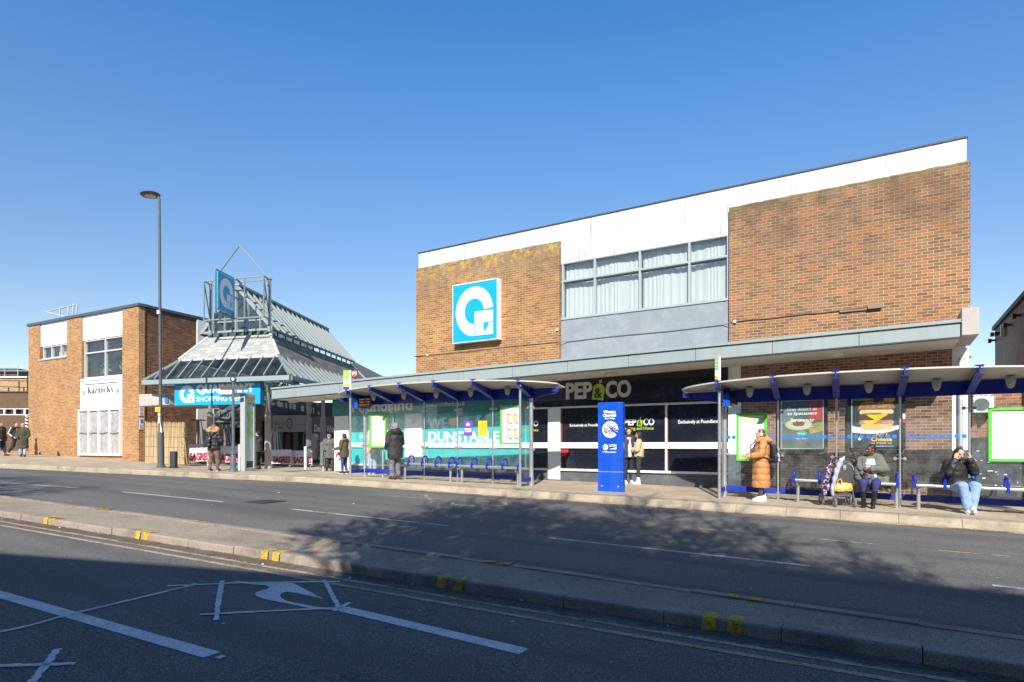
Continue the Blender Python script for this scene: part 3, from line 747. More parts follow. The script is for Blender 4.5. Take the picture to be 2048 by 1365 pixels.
# plinth, sill, rails, mullions
mb = MB().pb(PG, pil[0][1], pil[3][0], gr(pil[0][1]) - .6, zsill - .04, -.3, 0)
mb.build('plinth', M['dark_plinth'], main)
bays = [(pil[0][1], pil[1][0]), (pil[1][1], pil[2][0]), (pil[2][1], pil[3][0])]
spl = PG.S(1062)
mul = [[PG.S(738), PG.S(776)], [spl], [PG.S(1226), PG.S(1332.5)]]
mb = MB()
for (a, b), ms in zip(bays, mul):
    mb.pb(PG, a, b, zsill - .04, zsill + .03, -.1, .07); mb.pb(PG, a, b, zr0, zr1, -.08, .035); mb.pb(PG, a, b, zfas - .05, zfas + .01, -.08, .04)
    for m_ in ms:
        mb.pb(PG, m_ - .03, m_ + .03, zsill + .03, zr0, -.08, .03); mb.pb(PG, m_ - .03, m_ + .03, zr1, zfas - .05, -.08, .03)
sf = mb.build('shopfront', M['white_paint'], main, bevel=.005)
mb = MB()
def pane(mb, a, b, lo, hi): mb.pb(PG, a, b, lo, hi, -.05, -.03)
teal = MB(); tl = MB(); nv = MB()
for i, ((a, b), ms) in enumerate(zip(bays, mul)):
    edges = [a] + ms + [b]
    for j, (c, d) in enumerate(zip(edges, edges[1:])):
        dark = i == 2 or (i == 1 and j == 1)
        for lo, hi in ((zsill + .03, zr0), (zr1, zfas - .05)):
            if dark: pane(nv, c, d, lo, hi)
            elif lo < zr0: pane(tl, c, d, lo, hi)
            else:
                zm = lo + (hi - lo) * .52
                pane(tl, c, d, lo, zm); pane(teal, c, d, zm, hi)
teal.build('window_vinyl', M['teal'], sf)['label'] = 'teal window graphic, darker upper band'
tl.build('window_vinyl', M['teal_light'], sf)['label'] = 'bright teal window graphic'
nv.build('window_vinyl', M['navy'], sf)['label'] = 'black window graphic'
mb = MB()
for (a, b) in bays[2:]:
    for m_ in [a] + mul[2]: mb.pb(PG, m_ + .03, m_ + .05, zsill + .03, zr0, -.03, -.02); mb.pb(PG, m_ + .03, m_ + .05, zr1, zfas - .06, -.03, -.02)
    mb.pb(PG, a, b, zr0 - .02, zr0, -.03, .0)
mb.build('window_trim', plain('red_brown_seal', (.30, .07, .04)), sf)
mb = MB(); c0 = (PG.S(1122.5), zr0 - .02); R_ = .26
mb.pp(PG, [c0] + arc(c0[0], c0[1], R_, -90, 0, 12), -.028, -.022); mb.build('red_dot', M['red'], sf)
zq = zr1 + .45
cen = lambda a, b, f: a + (b - a) * f
def shoptext(body, x0, x1, y0, y1, mat, bold=.0, par=None, off=-.028, keep=False, **k):
    s0, s1, z0, z1 = PG.quad(x0, y0, x1, y1); return text(body, PG, s0, s1, z0, z1, off, mat, par or sf, bold, .004, keep=keep, **k)
W = M['sign_white']
shoptext('WE', 855, 894, 835, 858, M['sign_pale'], .03)
shoptext('DUNSTABLE', 856, 998, 863, 884, W, .035)
s0, s1, z0, z1 = PG.quad(896, 834, 915, 857)
mb = MB(); hp = []
for i in range(40):
    t_ = 2 * PI * i / 40; hp.append((16 * math.sin(t_) ** 3, 13 * math.cos(t_) - 5 * math.cos(2 * t_) - 2 * math.cos(3 * t_) - math.cos(4 * t_)))
mb.pp(PG, [((s0 + s1) / 2 + x / 32 * (s1 - s0), (z0 + z1) / 2 + (y + 2.5) / 29 * (z1 - z0)) for x, y in hp], -.028, -.022); mb.build('heart', M['yellow'], sf)
shoptext('Amazing', 716, 790, 846, 856, M['sign_pale'])
shoptext('Value', 719, 787, 858, 869, M['yellow'], .03)
shoptext('Every day', 719, 787, 870, 879, W, .02)
shoptext('Amazing Value Every day', 853, 915, 914, 920, M['yellow'], .02)
shoptext('Exclusively at Poundland', 1139, 1203, 848, 855, W, .01)
shoptext('Exclusively at Poundland', 1356, 1436, 840, 849, W, .01)
shoptext('PEP', 1247, 1272, 839, 851, M['sign_white'], .03); shoptext('CO', 1286, 1308, 837, 851, M['sign_white'], .03)
shoptext('Clothing and Home', 1243, 1307, 854, 862, M['lime'], .02)
shoptext('PEP', 1024, 1046, 843, 853, M['sign_white'], .03); shoptext('CO', 1057, 1076, 842, 853, M['sign_white'], .03)
shoptext('Clothing and Home', 1024, 1076, 858, 865, M['lime'], .02)
def tagshape(pl, s0, s1, z0, z1, n0, n1, mat, par, amp, big):
    w, h = s1 - s0, z1 - z0; mb = MB()
    mb.pp(pl, [(s0, z0 + .06 * h), (s0 + .82 * w, z0 - .04 * h), (s1 - .02 * w, z0 + .74 * h), (s1 - .25 * w, z0 + .96 * h), (s0 + .36 * w, z1), (s0 + .10 * w, z0 + .86 * h)], n0, n1)
    o = mb.build('price_tag', mat, par)
    text('&', pl, s0 + .18 * w, s0 + .78 * w, z0 + .12 * h, z0 + .74 * h, n1 + .003, amp, par, .02)
    mb = MB(); c = (s0 + .62 * w, z0 + .82 * h)
    mb.path([pl.pt(c[0], c[1], n1 + .01), pl.pt(c[0] + .02 * w, c[1] + .3 * h, n1 + .015), pl.pt(c[0] + .12 * w, c[1] + .44 * h, n1 + .01), pl.pt(c[0] + .16 * w, c[1] + .25 * h, n1 + .015), pl.pt(c[0] - .04 * w, c[1] + .38 * h, n1 + .015)], .02 * w + .006, 6)
    mb.build('string', M['sign_white'], par)
s0, s1, z0, z1 = PG.quad(1273, 838, 1285, 853); tagshape(PG, s0, s1, z0, z1, -.028, -.024, M['lime'], sf, M['black'], 0)
# fascia boards (signs)
mb = MB().pb(PG, spl, pil[3][0], zfas + .01, ZS, -.3, .10)
sg = thing('shop_sign', 'black shop fascia with big grey letters and a green price tag', 'shop sign', PG.pt((spl + pil[3][0]) / 2, zfas + .01, .1))
mb.build('board', M['navy'], sg, bevel=.005)
LG = plain('grey_white_letter', (.60, .60, .60), .5)
for body, x0, x1, y0, y1 in (('PEP', 1136, 1188, 766, 799), ('CO', 1215, 1265, 762, 796)):
    s0, s1, z0, z1 = PG.quad(x0, y0, x1, y1); text(body, PG, s0, s1, z0, z1, .103, LG, sg, .035, .06)
s0, s1, z0, z1 = PG.quad(1188, 769, 1214, 801); tagshape(PG, s0, s1, z0, z1, .103, .16, M['lime'], sg, M['black'], 1)
sg = thing('shop_sign', 'dark teal shop fascia with grey lettering, next to the black one', 'shop sign', PG.pt((gl0 + spl) / 2, zfas, .1))
MB().pb(PG, gl0, spl - .01, PG.Z(680, 833), ZS - .3, -.3, .12).build('board', M['teal_dark'], sg, bevel=.005)
s0, s1, z0, z1 = PG.quad(709, 800, 830, 824)
text('Poundland', PG, s0, s1, z0, z1, .123, LG, sg, .03, .04)
s0, s1, z0, z1 = PG.quad(854, 805, 934, 816); text('www.poundland.co.uk', PG, s0, s1, z0, z1, .123, LG, sg, .0, .02)
# body of the ground-floor shop, so nothing is hollow
MB().pb(PG, gl0, pe1, -.3, ZS + .02, -9.0, -.42).build('shop_interior', M['shade_wall'], main)
# Q wall sign ---------------------------------------------------------
def qlogo(pl, s0, s1, z0, z1, off, par, mats):
    w, h = s1 - s0, z1 - z0; B, Wt, Li, Pa = mats
    cs, cz_ = s0 + .493 * w, z0 + .506 * h; ro, ri = .422 * w, .220 * w; ko = h / w
    mb = MB(); ring(mb, pl, cs, cz_, ro, ri, 4, 269, off, off + .004, 64, ko); mb.build('logo_ring', Wt, par)
    q = .20 * w; qh = .20 * h
    xa, xb = s0 + .505 * w, s0 + .718 * w; zb_, za = z0 + .296 * h, z0 + .084 * h
    gp = .012 * w
    MB().pp(pl, [(xa, zb_), (xb - gp, zb_), (xb - gp, zb_ + qh), (xa, zb_ + qh)], off, off + .005).build('logo_square', Wt, par)
    MB().pp(pl, [(xb, zb_), (xb + q, zb_), (xb + q, zb_ + qh), (xb, zb_ + qh)], off, off + .005).build('logo_square', Li, par)
    MB().pp(pl, [(xa, za), (xb - gp, za), (xb - gp, za + qh), (xa, za + qh)], off, off + .005).build('logo_square', Pa, par)
    pts = [(xb + q, za), (xb + q, za + qh)] + [(xb + q * (-.1 + .62 * math.cos(t)), za + qh * (1.06 + .72 * math.sin(t))) for t in [-.1, -.35, -.6, -.85, -1.1, -1.4]] + [(xb, za)]
    MB().pp(pl, pts, off, off + .005).build('logo_square', Pa, par)
s0, s1, z0, z1 = PU.quad(914.5, 568 + 4, 1003.5, 686 - 2)
z0, z1 = PU.Z(960, 685), PU.Z(960, 567.5)
qs = thing('wall_sign', 'square turquoise sign with white ring logo on the brick wall', 'sign', PU.pt((s0 + s1) / 2, z0, 0))
MB().pb(PU, s0 - .01, s1 + .01, z0 - .01, z1 + .01, 0.02, .27).build('case', M['sign_white'], qs, bevel=.008)
MB().pb(PU, s0 + .02, s1 - .02, z0 + .02, z1 - .02, .27, .276).build('face', M['sign_blue'], qs)
qlogo(PU, s0 + .02, s1 - .02, z0 + .02, z1 - .02, .278, qs, (M['sign_blue'], M['sign_white'], M['sign_lilac'], M['sign_pale']))
# ------------------------------------------------------------------ restaurant building on the left
kc = ld(-17.8, 29.2)
angK = TH - math.atan(1225 / 2224.0)
PK = Pl((kc.x, kc.y), angK)
angKs = TH + math.atan2(1225, 503)              # side wall: u runs away from the corner
PKs = Pl((kc.x, kc.y), angKs)
gk = .70
kz = thing('restaurant_building', 'two-storey orange brick corner building with white panels and a caged shopfront', 'building', (kc.x, kc.y, gk), angK)
sL = PK.S(57); ztop = 8.12
A0, A1, B0, B1 = PK.S(79), PK.S(133.5), PK.S(163), PK.S(244.5)
zA = PK.Z(106, 717.5); zB = PK.Z(203, 912)
mb = MB(); wall(mb, PK, sL, 0, .2, ztop, [(A0, A1, zA, ztop), (B0, B1, zB, ztop)], -.3, 0)
w_ = mb.build('brick_wall', M['brick_kaz'], kz)
ks = PKs.S(393)
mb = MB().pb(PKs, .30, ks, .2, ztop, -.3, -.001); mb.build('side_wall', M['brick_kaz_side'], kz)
MB().pb(PKs, ks + .003, 9.0, .2, ztop - .05, -.3, .06).build('white_side_panel', M['white_paint'], kz)
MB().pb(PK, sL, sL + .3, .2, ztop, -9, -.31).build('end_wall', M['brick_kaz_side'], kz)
mb = MB().pb(PK, sL - .08, .08, ztop, ztop + .14, -.5, .06).pb(PKs, .1, 9, ztop, ztop + .14, -.5, .06).pb(PK, sL + .3, -.5, ztop - .2, ztop - .1, -9, -.31)
mb.build('roof_edge', plain('slate_blue_roof_edge', (.07, .095, .13), .5), kz, bevel=.01)
zp = PK.Z(106, 690); zq_ = PK.Z(203, 676)
MB().pb(PK, A0 + .004, A1 - .004, zp, ztop - .002, -.3, -.06).pb(PK, B0 + .004, B1 - .004, zq_, ztop - .002, -.3, -.06).build('white_panel', M['white'], kz)
def kwin(s0, s1, z0, z1, vs, hs, lab):
    fr = MB(); w = .035
    fr.pb(PK, s0, s1, z0, z0 + 2 * w, -.25, -.08).pb(PK, s0, s1, z1 - 2 * w, z1, -.25, -.1)
    for a in [s0 + w] + vs + [s1 - w]: fr.pb(PK, a - w, a + w, z0 + 2 * w, z1 - 2 * w, -.24, -.11)
    for h in hs:
        for a, b in zip([s0 + w] + vs, vs + [s1 - w]): fr.pb(PK, a + w, b - w, h - w, h + w, -.235, -.115)
    f = fr.build('window', plain('pale_grey_frame', (.55, .56, .56), .5), kz)
    MB().pb(PK, s0 + .02, s1 - .02, z0 + .02, z1 - .02, -.2, -.19).build('pane', M['win_glass'], f)
    MB().pb(PK, s0 + .005, s1 - .005, z0 - .2, z1 + .2, -2.3, -2.2).pb(PK, s0 + .005, s1 - .005, z0 + .0, z0 + .02, -2.2, -.3).build('room_back', plain('dark_room', (.11, .12, .14)), f)
    return f
z0, z1 = PK.Z(106, 716.5), zp
f1 = kwin(A0 + .14, A1, z0, z1, [PK.S(98.5), PK.S(117.5)], [], '')
mb = MB()
for a, b in ((PK.S(100), PK.S(116)), (PK.S(120), PK.S(132))):
    n = 60; pts = [(a + (b - a) * i / n, -.45 + .03 * math.sin(i * .9)) for i in range(n + 1)]
    mb.add([PK.pt(s, z0 + .03, o) for s, o in pts] + [PK.pt(s, z1, o) for s, o in pts], [[i, i + 1, i + n + 2, i + n + 1] for i in range(n)])
mb.build('curtain', plain('pinkish_curtain', (.62, .58, .56), .9), f1, smooth=True)
MB().pb(PK, A0 - .02, A1, z0 - .07, z0, -.1, .05).build('window_sill', M['concrete'], f1)
z0, z1 = PK.Z(203, 755), zq_
f2 = kwin(B0 + .06, B1 - .01, z0, z1, [PK.S(205.5)], [PK.Z(205, 702)], '')
random.seed(12)
mb = MB()
for (px, n, r) in ((188, 46, .16), (229, 30, .14), (234, 26, .2)):
    s = PK.S(px)
    for i in range(n):
        c = PK.pt(s + random.gauss(0, r), z0 + .18 + abs(random.gauss(.25, .2)), -.55 + random.uniform(-.1, .1)); d = V((random.uniform(-1, 1), random.uniform(-1, 1), random.uniform(0, 1))).normalized()
        e = d.orthogonal().normalized(); L = random.uniform(.06, .12)
        mb.add([c, c + d * L + e * L * .4, c + d * L * 2, c + d * L - e * L * .4], [(0, 1, 2, 3)])
mb.build('window_plant', plain('window_plant_leaf', (.13, .26, .08), .6, var=.3), f2)
MB().sph(PK.pt(PK.S(235), z0 + .85, -.7), .17).build('paper_lantern', M['poster_white'], f2, smooth=True)
# sign, rail, guard
s0, s1 = PK.S(163) - .02, PK.S(244.5) + .02; z0, z1 = PK.Z(203, 818.5), PK.Z(203, 755.5)
sg = thing('shop_sign', 'white restaurant sign board on the sunlit brick front above the caged window', 'shop sign', PK.pt((s0 + s1) / 2, z0, 0), angK)
MB().pb(PK, s0, s1, z0, z1, -.05, .05).build('board', M['white_paint'], sg, bevel=.01)
BLK = M['black']
# Didone display letters: heavy stems, hairline serifs (unit-high strokes)
def stems(L):
    T, h = .24, .06; out = []
    r = lambda x0, x1, y0, y1: out.append([(x0, y0), (x1, y0), (x1, y1), (x0, y1)])
    q = lambda *p: out.append(list(p))
    x = 1.0 if L.isupper() else .68
    def serif(c, y): r(c - .17, c + .17, y - h / 2, y + h / 2)
    if L in 'Kk':
        H = 1.0; r(.08, .08 + T, 0, H); q((.3, .36), (.36, .36), (.72, .66 if L == 'k' else 1), (.66, .66 if L == 'k' else 1)); q((.36, .44), (.5, .56), (.86, 0), (.56, 0)); w = .9
    elif L == 'i': r(.1, .1 + T, 0, .66); q(*[(.22 + .14 * math.cos(t * .7), .88 + .12 * math.sin(t * .7)) for t in range(9)]); w = .48
    elif L == 'm':
        for c in (.06, .44, .82): r(c, c + T - .03, 0, .62)
        r(.06, 1.0, .58, .66); w = 1.12
    elif L == 'z': r(.04, .60, .60, .66); r(.04, .62, 0, .06); q((.04, .06), (.30, .06), (.60, .60), (.34, .60)); w = .7
    elif L == 'a': r(.40, .40 + T, 0, .58); r(.12, .5, .60, .67); q((.06, .05), (.22, .0), (.40, .08), (.40, .16), (.26, .12), (.26, .28), (.40, .36), (.40, .42), (.12, .34), (.04, .2)); w = .74
    elif L == 'c': q(*([(.34 + .3 * math.cos(t), .33 + .34 * math.sin(t)) for t in [.7 + .25 * i for i in range(20)]] + [(.42 + .16 * math.cos(t), .33 + .28 * math.sin(t)) for t in [5.45 - .25 * i for i in range(20)]])); w = .66
    elif L == 's': q((.06, .0), (.4, .0), (.56, .12), (.52, .32), (.22, .46), (.24, .6), (.5, .6), (.5, .67), (.16, .67), (.04, .56), (.06, .38), (.36, .24), (.34, .07), (.06, .07)); w = .62
    else: w = .5
    return out, w
def didone(word, pl, s0, s1, z0, z1, off, mat, par):
    mb = MB(); x = 0; G_ = []
    for L in word: p, w = stems(L); G_.append((p, x)); x += w
    k = (s1 - s0) / x; kz_ = z1 - z0
    for ps, xo in G_:
        for p in ps: mb.pp(pl, [(s0 + (xo + a) * k, z0 + b * kz_) for a, b in p], off, off + .006)
    return mb.build('lettering', mat, par)
def logo_dot(pl, s, z, r, off, par, mat=None):
    mb = MB(); ring(mb, pl, s, z, r, r * .72, 0, 360, off, off + .004, 20); mb.pp(pl, [(s - r * .4, z - r * .3), (s + r * .4, z - r * .4), (s + r * .3, z + r * .45), (s - r * .2, z + r * .1)], off, off + .004)
    mb.build('emblem', mat or M['black'], par)
a, b, c, d = PK.quad(178, 772.5, 229, 786.5); didone('Kazmicks', PK, a, b, c, d, .051, BLK, sg)
GR = plain('grey_print', (.30, .30, .31), .6)
a, b, c, d = PK.quad(178, 790, 229, 795.5); text('Restaurant & Cocktail Bar', PK, a, b, c, d, .051, GR, sg)
a, b, c, d = PK.quad(177, 800.5, 229, 806); text('Telephone 01582 699 555', PK, a, b, c, d, .051, GR, sg)
logo_dot(PK, PK.S(169.5), PK.Z(169, 787), .13, .051, sg); logo_dot(PK, PK.S(237), PK.Z(237, 782), .13, .051, sg)
MB().pb(PK, PK.S(167), PK.S(238), PK.Z(203, 768.5), PK.Z(203, 767), .051, .058).build('rule', BLK, sg)
MB().path([PK.pt(PK.S(162), PK.Z(162, 763), .09), PK.pt(PK.S(234), PK.Z(234, 757.5), .09)], .012, 6).path([PK.pt(PK.S(202), PK.Z(202, 766), .07), PK.pt(PK.S(202), PK.Z(202, 757), .09)], .01, 6).build('light_rail', M['galv'], sg)
# mesh security cage
s0, s1 = PK.S(160.5), PK.S(244.5) + .02; z0, z1 = PK.Z(203, 911.5), PK.Z(203, 818)
mb = MB().pb(PK, s0, s1, z0, z0 + .09, -.02, .12).pb(PK, s0, s1, z1 - .09, z1, -.02, .12)
n = 4
for i in range(n + 1): s = s0 + .045 + (s1 - s0 - .09) * i / n; mb.pb(PK, s - .045, s + .045, z0 + .09, z1 - .09, -.02, .118)
cg = mb.build('security_cage', M['white_paint'], kz, bevel=.008)
mt = NT('cage_mesh'); co = mt.coord(); cc = mt.mix(mt.rng(mt.noise(co, 4, 5, .7), .4, .65), (.40, .40, .42), (.30, .28, .25)); cc = mt.mix(mt.rng(mt.noise(co, 1.7, 5, .7), .52, .7, 0, .8), cc, (.27, .20, .12))
mt.bsdf(cc, .8, bump=mt.noise(co, 60, 2), bstr=.5); 
MB().pb(PK, s0 + .1, s1 - .1, z0 + .09, z1 - .09, .02, .04).build('mesh_panel', mt.m, cg)
zm = PK.Z(203, 866.5)
MB().path([PK.pt(s0 + .05 + (s1 - s0 - .1) * i / 12, zm + .03 * math.sin(i * 1.7), .09) for i in range(13)], .018, 6).build('wire', plain('grey_wire', (.2, .2, .22), .6), cg)
# roof guard rail
mb = MB(); z_r = ztop + .14
q = [PK.pt(PK.S(92) , z_r + .05, -2.2), PK.pt(PK.S(119), z_r, -2.2)]
PR = Pl((PK.pt(0, 0, -1.6).x, PK.pt(0, 0, -1.6).y), angK)
def R3(px, py): s, z = PR.at(px, py); return PR.pt(s, z)
for a, b in (((91, 624.5), (147, 610.5)), ((91, 624.5), (131, 634)), ((119.5, 617), (119.5, 634)), ((147, 609.5), (146, 631)), ((147, 610), (154.5, 609)), ((154.5, 609), (153, 630)), ((137, 613), (136, 632))): mb.tube(R3(*a), R3(*b), .045, n=8)
mb.build('roof_ladder_rail', M['galv'], kz, smooth=True)
# small notices on the corner
for px0, px1, py0, py1, red in ((278, 287.5, 815, 832, 1), (279, 287, 836.5, 851, 2), (278, 287, 851.5, 859.5, 0)):
    PF = Pl((PKs.pt(0, 0, .02).x, PKs.pt(0, 0, .02).y), angKs); a, b = PF.S(px0), PF.S(px1); c, d = PF.Z((px0 + px1) / 2, py1), PF.Z((px0 + px1) / 2, py0)
    lab = {1: 'white no smoking and no dogs notice on the brick corner', 2: 'white notice with blue square on the brick corner', 0: 'small white notice under the blue square one on the brick corner'}[red]
    t = thing('notice', lab, 'notice', PF.pt(a, c), angKs)
    MB().pb(PF, a, b, c, d, .0, .015).build('board', M['poster_white'], t)
    w, h = b - a, d - c
    if red == 1:
        mb = MB()
        for zz in (c + .25 * h, c + .72 * h): ring(mb, PF, a + .5 * w, zz, .2 * h * .8, .15 * h * .8, 0, 360, .016, .02, 20); mb.pp(PF, [(a + .38 * w, zz + .1 * h), (a + .44 * w, zz + .12 * h), (a + .62 * w, zz - .1 * h), (a + .56 * w, zz - .12 * h)], .016, .02)
        mb.build('red_symbol', M['red'], t)
    elif red == 2: MB().pb(PF, a + .25 * w, b - .2 * w, c + .3 * h, d - .2 * h, .016, .02).build('blue_symbol', M['royal_dot'], t)
    else:
        mb = MB()
        for i in range(3): mb.pb(PF, a + .1 * w, b - .1 * w, c + (.2 + .25 * i) * h, c + (.28 + .25 * i) * h, .016, .019)
        mb.build('print', GR, t)
# concrete porch slab
PF = frontal(27.9)
pc = thing('porch_slab', 'pale concrete porch slab on the brick side wall', 'porch', PF.pt(PF.S(313), PF.Z(313, 812)), TH)
a, b = PF.S(277.5), PF.S(338); zl, zr_, zbL, zbR = PF.Z(278, 789), PF.Z(347, 787.5), PF.Z(278, 813), PF.Z(347, 810)
MB().hexa([PF.pt(a, zbL, 0), PF.pt(b, zbR, 0), PF.pt(b + 1.3, zbR, -2.6), PF.pt(a + .3, zbL, -2.6), PF.pt(a, zl, 0), PF.pt(b, zr_, 0), PF.pt(b + 1.3, zr_, -2.6), PF.pt(a + .3, zl, -2.6)]).build('slab', M['concrete'], pc, bevel=.02)
PF2 = frontal(27.85); MB().pb(PF2, PF2.S(329), PF2.S(336), PF2.Z(332, 806), PF2.Z(332, 793), 0, .02).build('wheelchair_sign', M['royal_dot'], pc)

# ------------------------------------------------------------------ restaurant shopfronts under the glass roof
fl = .38
PR1 = frontal(33.6)
rs = thing('restaurant_unit', 'shaded grey restaurant front with dark windows under the glass roof', 'shopfront', PR1.pt(-14.5, fl), TH)
xa, xb = PR1.S(281), PR1.S(612)
Z_ = lambda py, px=450: PR1.Z(px, py)
holes = [(PR1.S(384), PR1.S(408), fl + .2, Z_(856)), (PR1.S(438), PR1.S(480), fl + .35, Z_(856)), (PR1.S(523), PR1.S(534), fl, Z_(842)), (PR1.S(565), PR1.S(587), fl + .1, Z_(865))]
mb = MB(); wall(mb, PR1, xa, xb, fl - .4, 4.6, holes, -.25, 0); mb.build('wall', M['shade_wall'], rs)
mb = MB()
for h in holes: mb.pb(PR1, h[0], h[1], h[2], h[3], -.3, -.22)
mb.build('window', M['dark_glass'], rs)
MB().pb(PR1, PR1.S(567), PR1.S(577), fl + .5, Z_(868), -.21, -.19).pb(PR1, PR1.S(441), PR1.S(452), fl + .6, Z_(875), -.21, -.19).build('lit_interior', plain('brown_interior', (.16, .09, .06)), rs)
PRs = frontal(32.3)
def ksign(x0, y0, x1, y1, label, wx, sub, PRs=PRs, fade=False, K0=None):
    a, b = PRs.S(x0), PRs.S(x1); c, d = PRs.Z((x0 + x1) / 2, y1), PRs.Z((x0 + x1) / 2, y0)
    t = thing('shop_sign', label, 'shop sign', PRs.pt((a + b) / 2, c), TH)
    MB().pb(PRs, a, b, c, d, -.12, 0).build('board', plain('pale_grey_board', (.42, .42, .43), .6), t, bevel=.01)
    w, h = b - a, d - c
    if not fade:
        didone('Kazmicks', PRs, a + wx[0] * w, a + wx[1] * w, c + .42 * h, c + .86 * h, .001, M['black'], t)
        text(sub, PRs, a + (wx[0] + .01) * w, a + (wx[1] - .01) * w, c + .14 * h, c + .33 * h, .001, M['black'], t, .02)
        logo_dot(PRs, a + .07 * w, c + .6 * h, .13 * h * 1.2, .001, t); logo_dot(PRs, a + .92 * w, c + .5 * h, .13 * h * 1.2, .001, t)
    else:
        mb = MB(); ring(mb, PRs, a + .5 * w, c + .5 * h, .085 * w, .065 * w, 0, 360, .001, .006, 28, 1.9); mb.build('emblem', M['charcoal'], t)
        text('Breakfast Lunch Dinner', PRs, a + .04 * w, a + .30 * w, c + .4 * h, c + .6 * h, .001, GR, t); text('Restaurant', PRs, a + .70 * w, a + .96 * w, c + .4 * h, c + .6 * h, .001, GR, t)
    return t
ksign(289, 811, 381, 842, 'grey restaurant sign in the shade above the bamboo screens', (.18, .82), 'Hot Rock Restaurant')
ksign(428, 820, 500, 845, 'grey restaurant sign half hidden behind the finger post and map stand', (.16, .90), 'Hot Rock Restaurant')
ksign(545, 831, 613, 864, 'pale grey sign with an oval emblem under the glass roof', None, None, fade=True)
PB_ = frontal(32.9)
MB().pb(PB_, PB_.S(381), PB_.S(428), PB_.Z(400, 855), PB_.Z(400, 818), -.6, 0).build('side_board', plain('mid_grey_board', (.40, .40, .40)), rs)
MB().pb(PB_, PB_.S(543), PB_.S(676), PB_.Z(600, 833), PB_.Z(600, 806), -.6, .1).build('fascia_band', plain('slate_blue_band', (.10, .125, .15), .5), rs)
# gift shop further in: wall that runs away to the right
p0 = ld(-11.3, 33.2); PD = Pl((p0.x, p0.y), TH + PI / 2 - math.atan(95 / 1225.0))
dk = thing('gift_shop_unit', 'purple-black shop unit deep under the canopy behind the old couple', 'shopfront', PD.pt(0, fl), PD.ang)
e = PD.S(690); zz1, zz0 = PD.Z(640, 843), PD.Z(640, 868)
MB().pb(PD, 0, min(e, 12), zz0, 3.9, -.3, 0).build('fascia', plain('plum_black_board', (.030, .018, .03), .5), dk)
a, b = PD.S(628), PD.S(671)
text('Deakin White', PD, a, b, PD.Z(650, 865), PD.Z(650, 851), .002, M['poster_white'], dk, .01, .03)
mb = MB().pb(PD, 0, min(e, 12), fl - .1, zz0, -.3, -.1); mb.build('shop_window', M['dark_glass'], dk)
mb = MB()
for f in (.0, .08, .30, .55, .8): s = 12 * f; mb.pb(PD, s, s + .12, fl, zz0, -.1, -.02)
mb.pb(PD, 0, 12, fl, fl + .12, -.1, -.03); mb.build('window_frame', M['charcoal'], dk)
random.seed(7); mb = MB(); mats = [M['yellow'], M['orange'], plain('violet_goods', (.10, .05, .35)), M['poster_white']]
for i in range(22):
    mb.mi = random.randrange(4); s = random.uniform(.2, 6); z = fl + .25 + random.choice([0, .45, .9, 1.3]); mb.pb(PD, s, s + random.uniform(.1, .35), z, z + random.uniform(.12, .3), -.1, -.095)
mb.build('window_goods', mats, dk)

# ------------------------------------------------------------------ the glass entrance roof
def CF(p, q, z):                   # p metres left along the front eave from its right corner, q metres back
    a = (-.9622, .2723); b = (.0774, .997)
    return ld(-9.19 + a[0] * p + b[0] * q, 25.3 + a[1] * p + b[1] * q, z)
ZE, W_, LQ = 4.38, 7.55, 15.0
H1, d1 = 5.35, 1.09; H2, d2 = 6.57, 2.08; H3, d3 = 6.74, 1.84; HR = 8.79; q0 = 1.87
ang_c = TH - math.atan2(.2723, .9622)
gc = thing('entrance_roof', 'steel and glass pyramid entrance roof with slate bands and raised lantern', 'entrance canopy', CF(W_ / 2, 1.5, .45), ang_c)
GS = M['grey_steel']
mb = MB()                         # eave gutter
def beam(mb, p, q, w, h): mb.bar(p, q, w, h)
for P0, P1 in ((CF(-.03, 0, ZE - .10), CF(W_ + .03, 0, ZE - .10)), (CF(0, 0.08, ZE - .101), CF(0, LQ, ZE - .101)), (CF(W_, 0.08, ZE - .101), CF(W_, LQ, ZE - .101))): mb.bar(P0, P1, .16, .2)
mb.build('eave_gutter', M['fascia'], gc, bevel=.008)
# glazing skirt
sk = MB()
sk.add([CF(0.03, .03, ZE), CF(W_ - .03, .03, ZE), CF(W_ - d1, d1, H1), CF(d1, d1, H1)], [(0, 1, 2, 3)])
sk.add([CF(0.03, .03, ZE), CF(0.03, LQ, ZE), CF(d1, LQ - d1, H1), CF(d1, d1, H1)], [(0, 1, 2, 3)])
sk.add([CF(W_ - .03, .03, ZE), CF(W_ - .03, LQ, ZE), CF(W_ - d1, LQ - d1, H1), CF(W_ - d1, d1, H1)], [(0, 1, 2, 3)])
sk.build('skirt_glazing', M['roof_glass'], gc)
gb = MB()
def clip_bar(pf, zf, front=True, w=.05, h=.09):
    pass
for i in range(1, 12):            # front bars run up the slope, cut by the hips
    p = W_ * i / 12; qe = min(d1, p, W_ - p); gb.bar(CF(p, .0, ZE + .03), CF(p, qe, ZE + .03 + (H1 - ZE) * qe / d1), .05, .09)
for i in range(1, 24):
    q = LQ * i / 24; qe = min(d1, q, LQ - q)
    for s in (0, 1): gb.bar(CF(s * W_, q, ZE + .03), CF(s * W_ + (qe if s == 0 else -qe), q, ZE + .03 + (H1 - ZE) * qe / d1), .05, .12)
for s in (0, 1):
    gb.bar(CF(s * W_, 0, ZE + .02), CF(s * W_ + (d1 if s == 0 else -d1), d1, H1 + .02), .10, .10)
gb.build('skirt_bars', GS, gc)
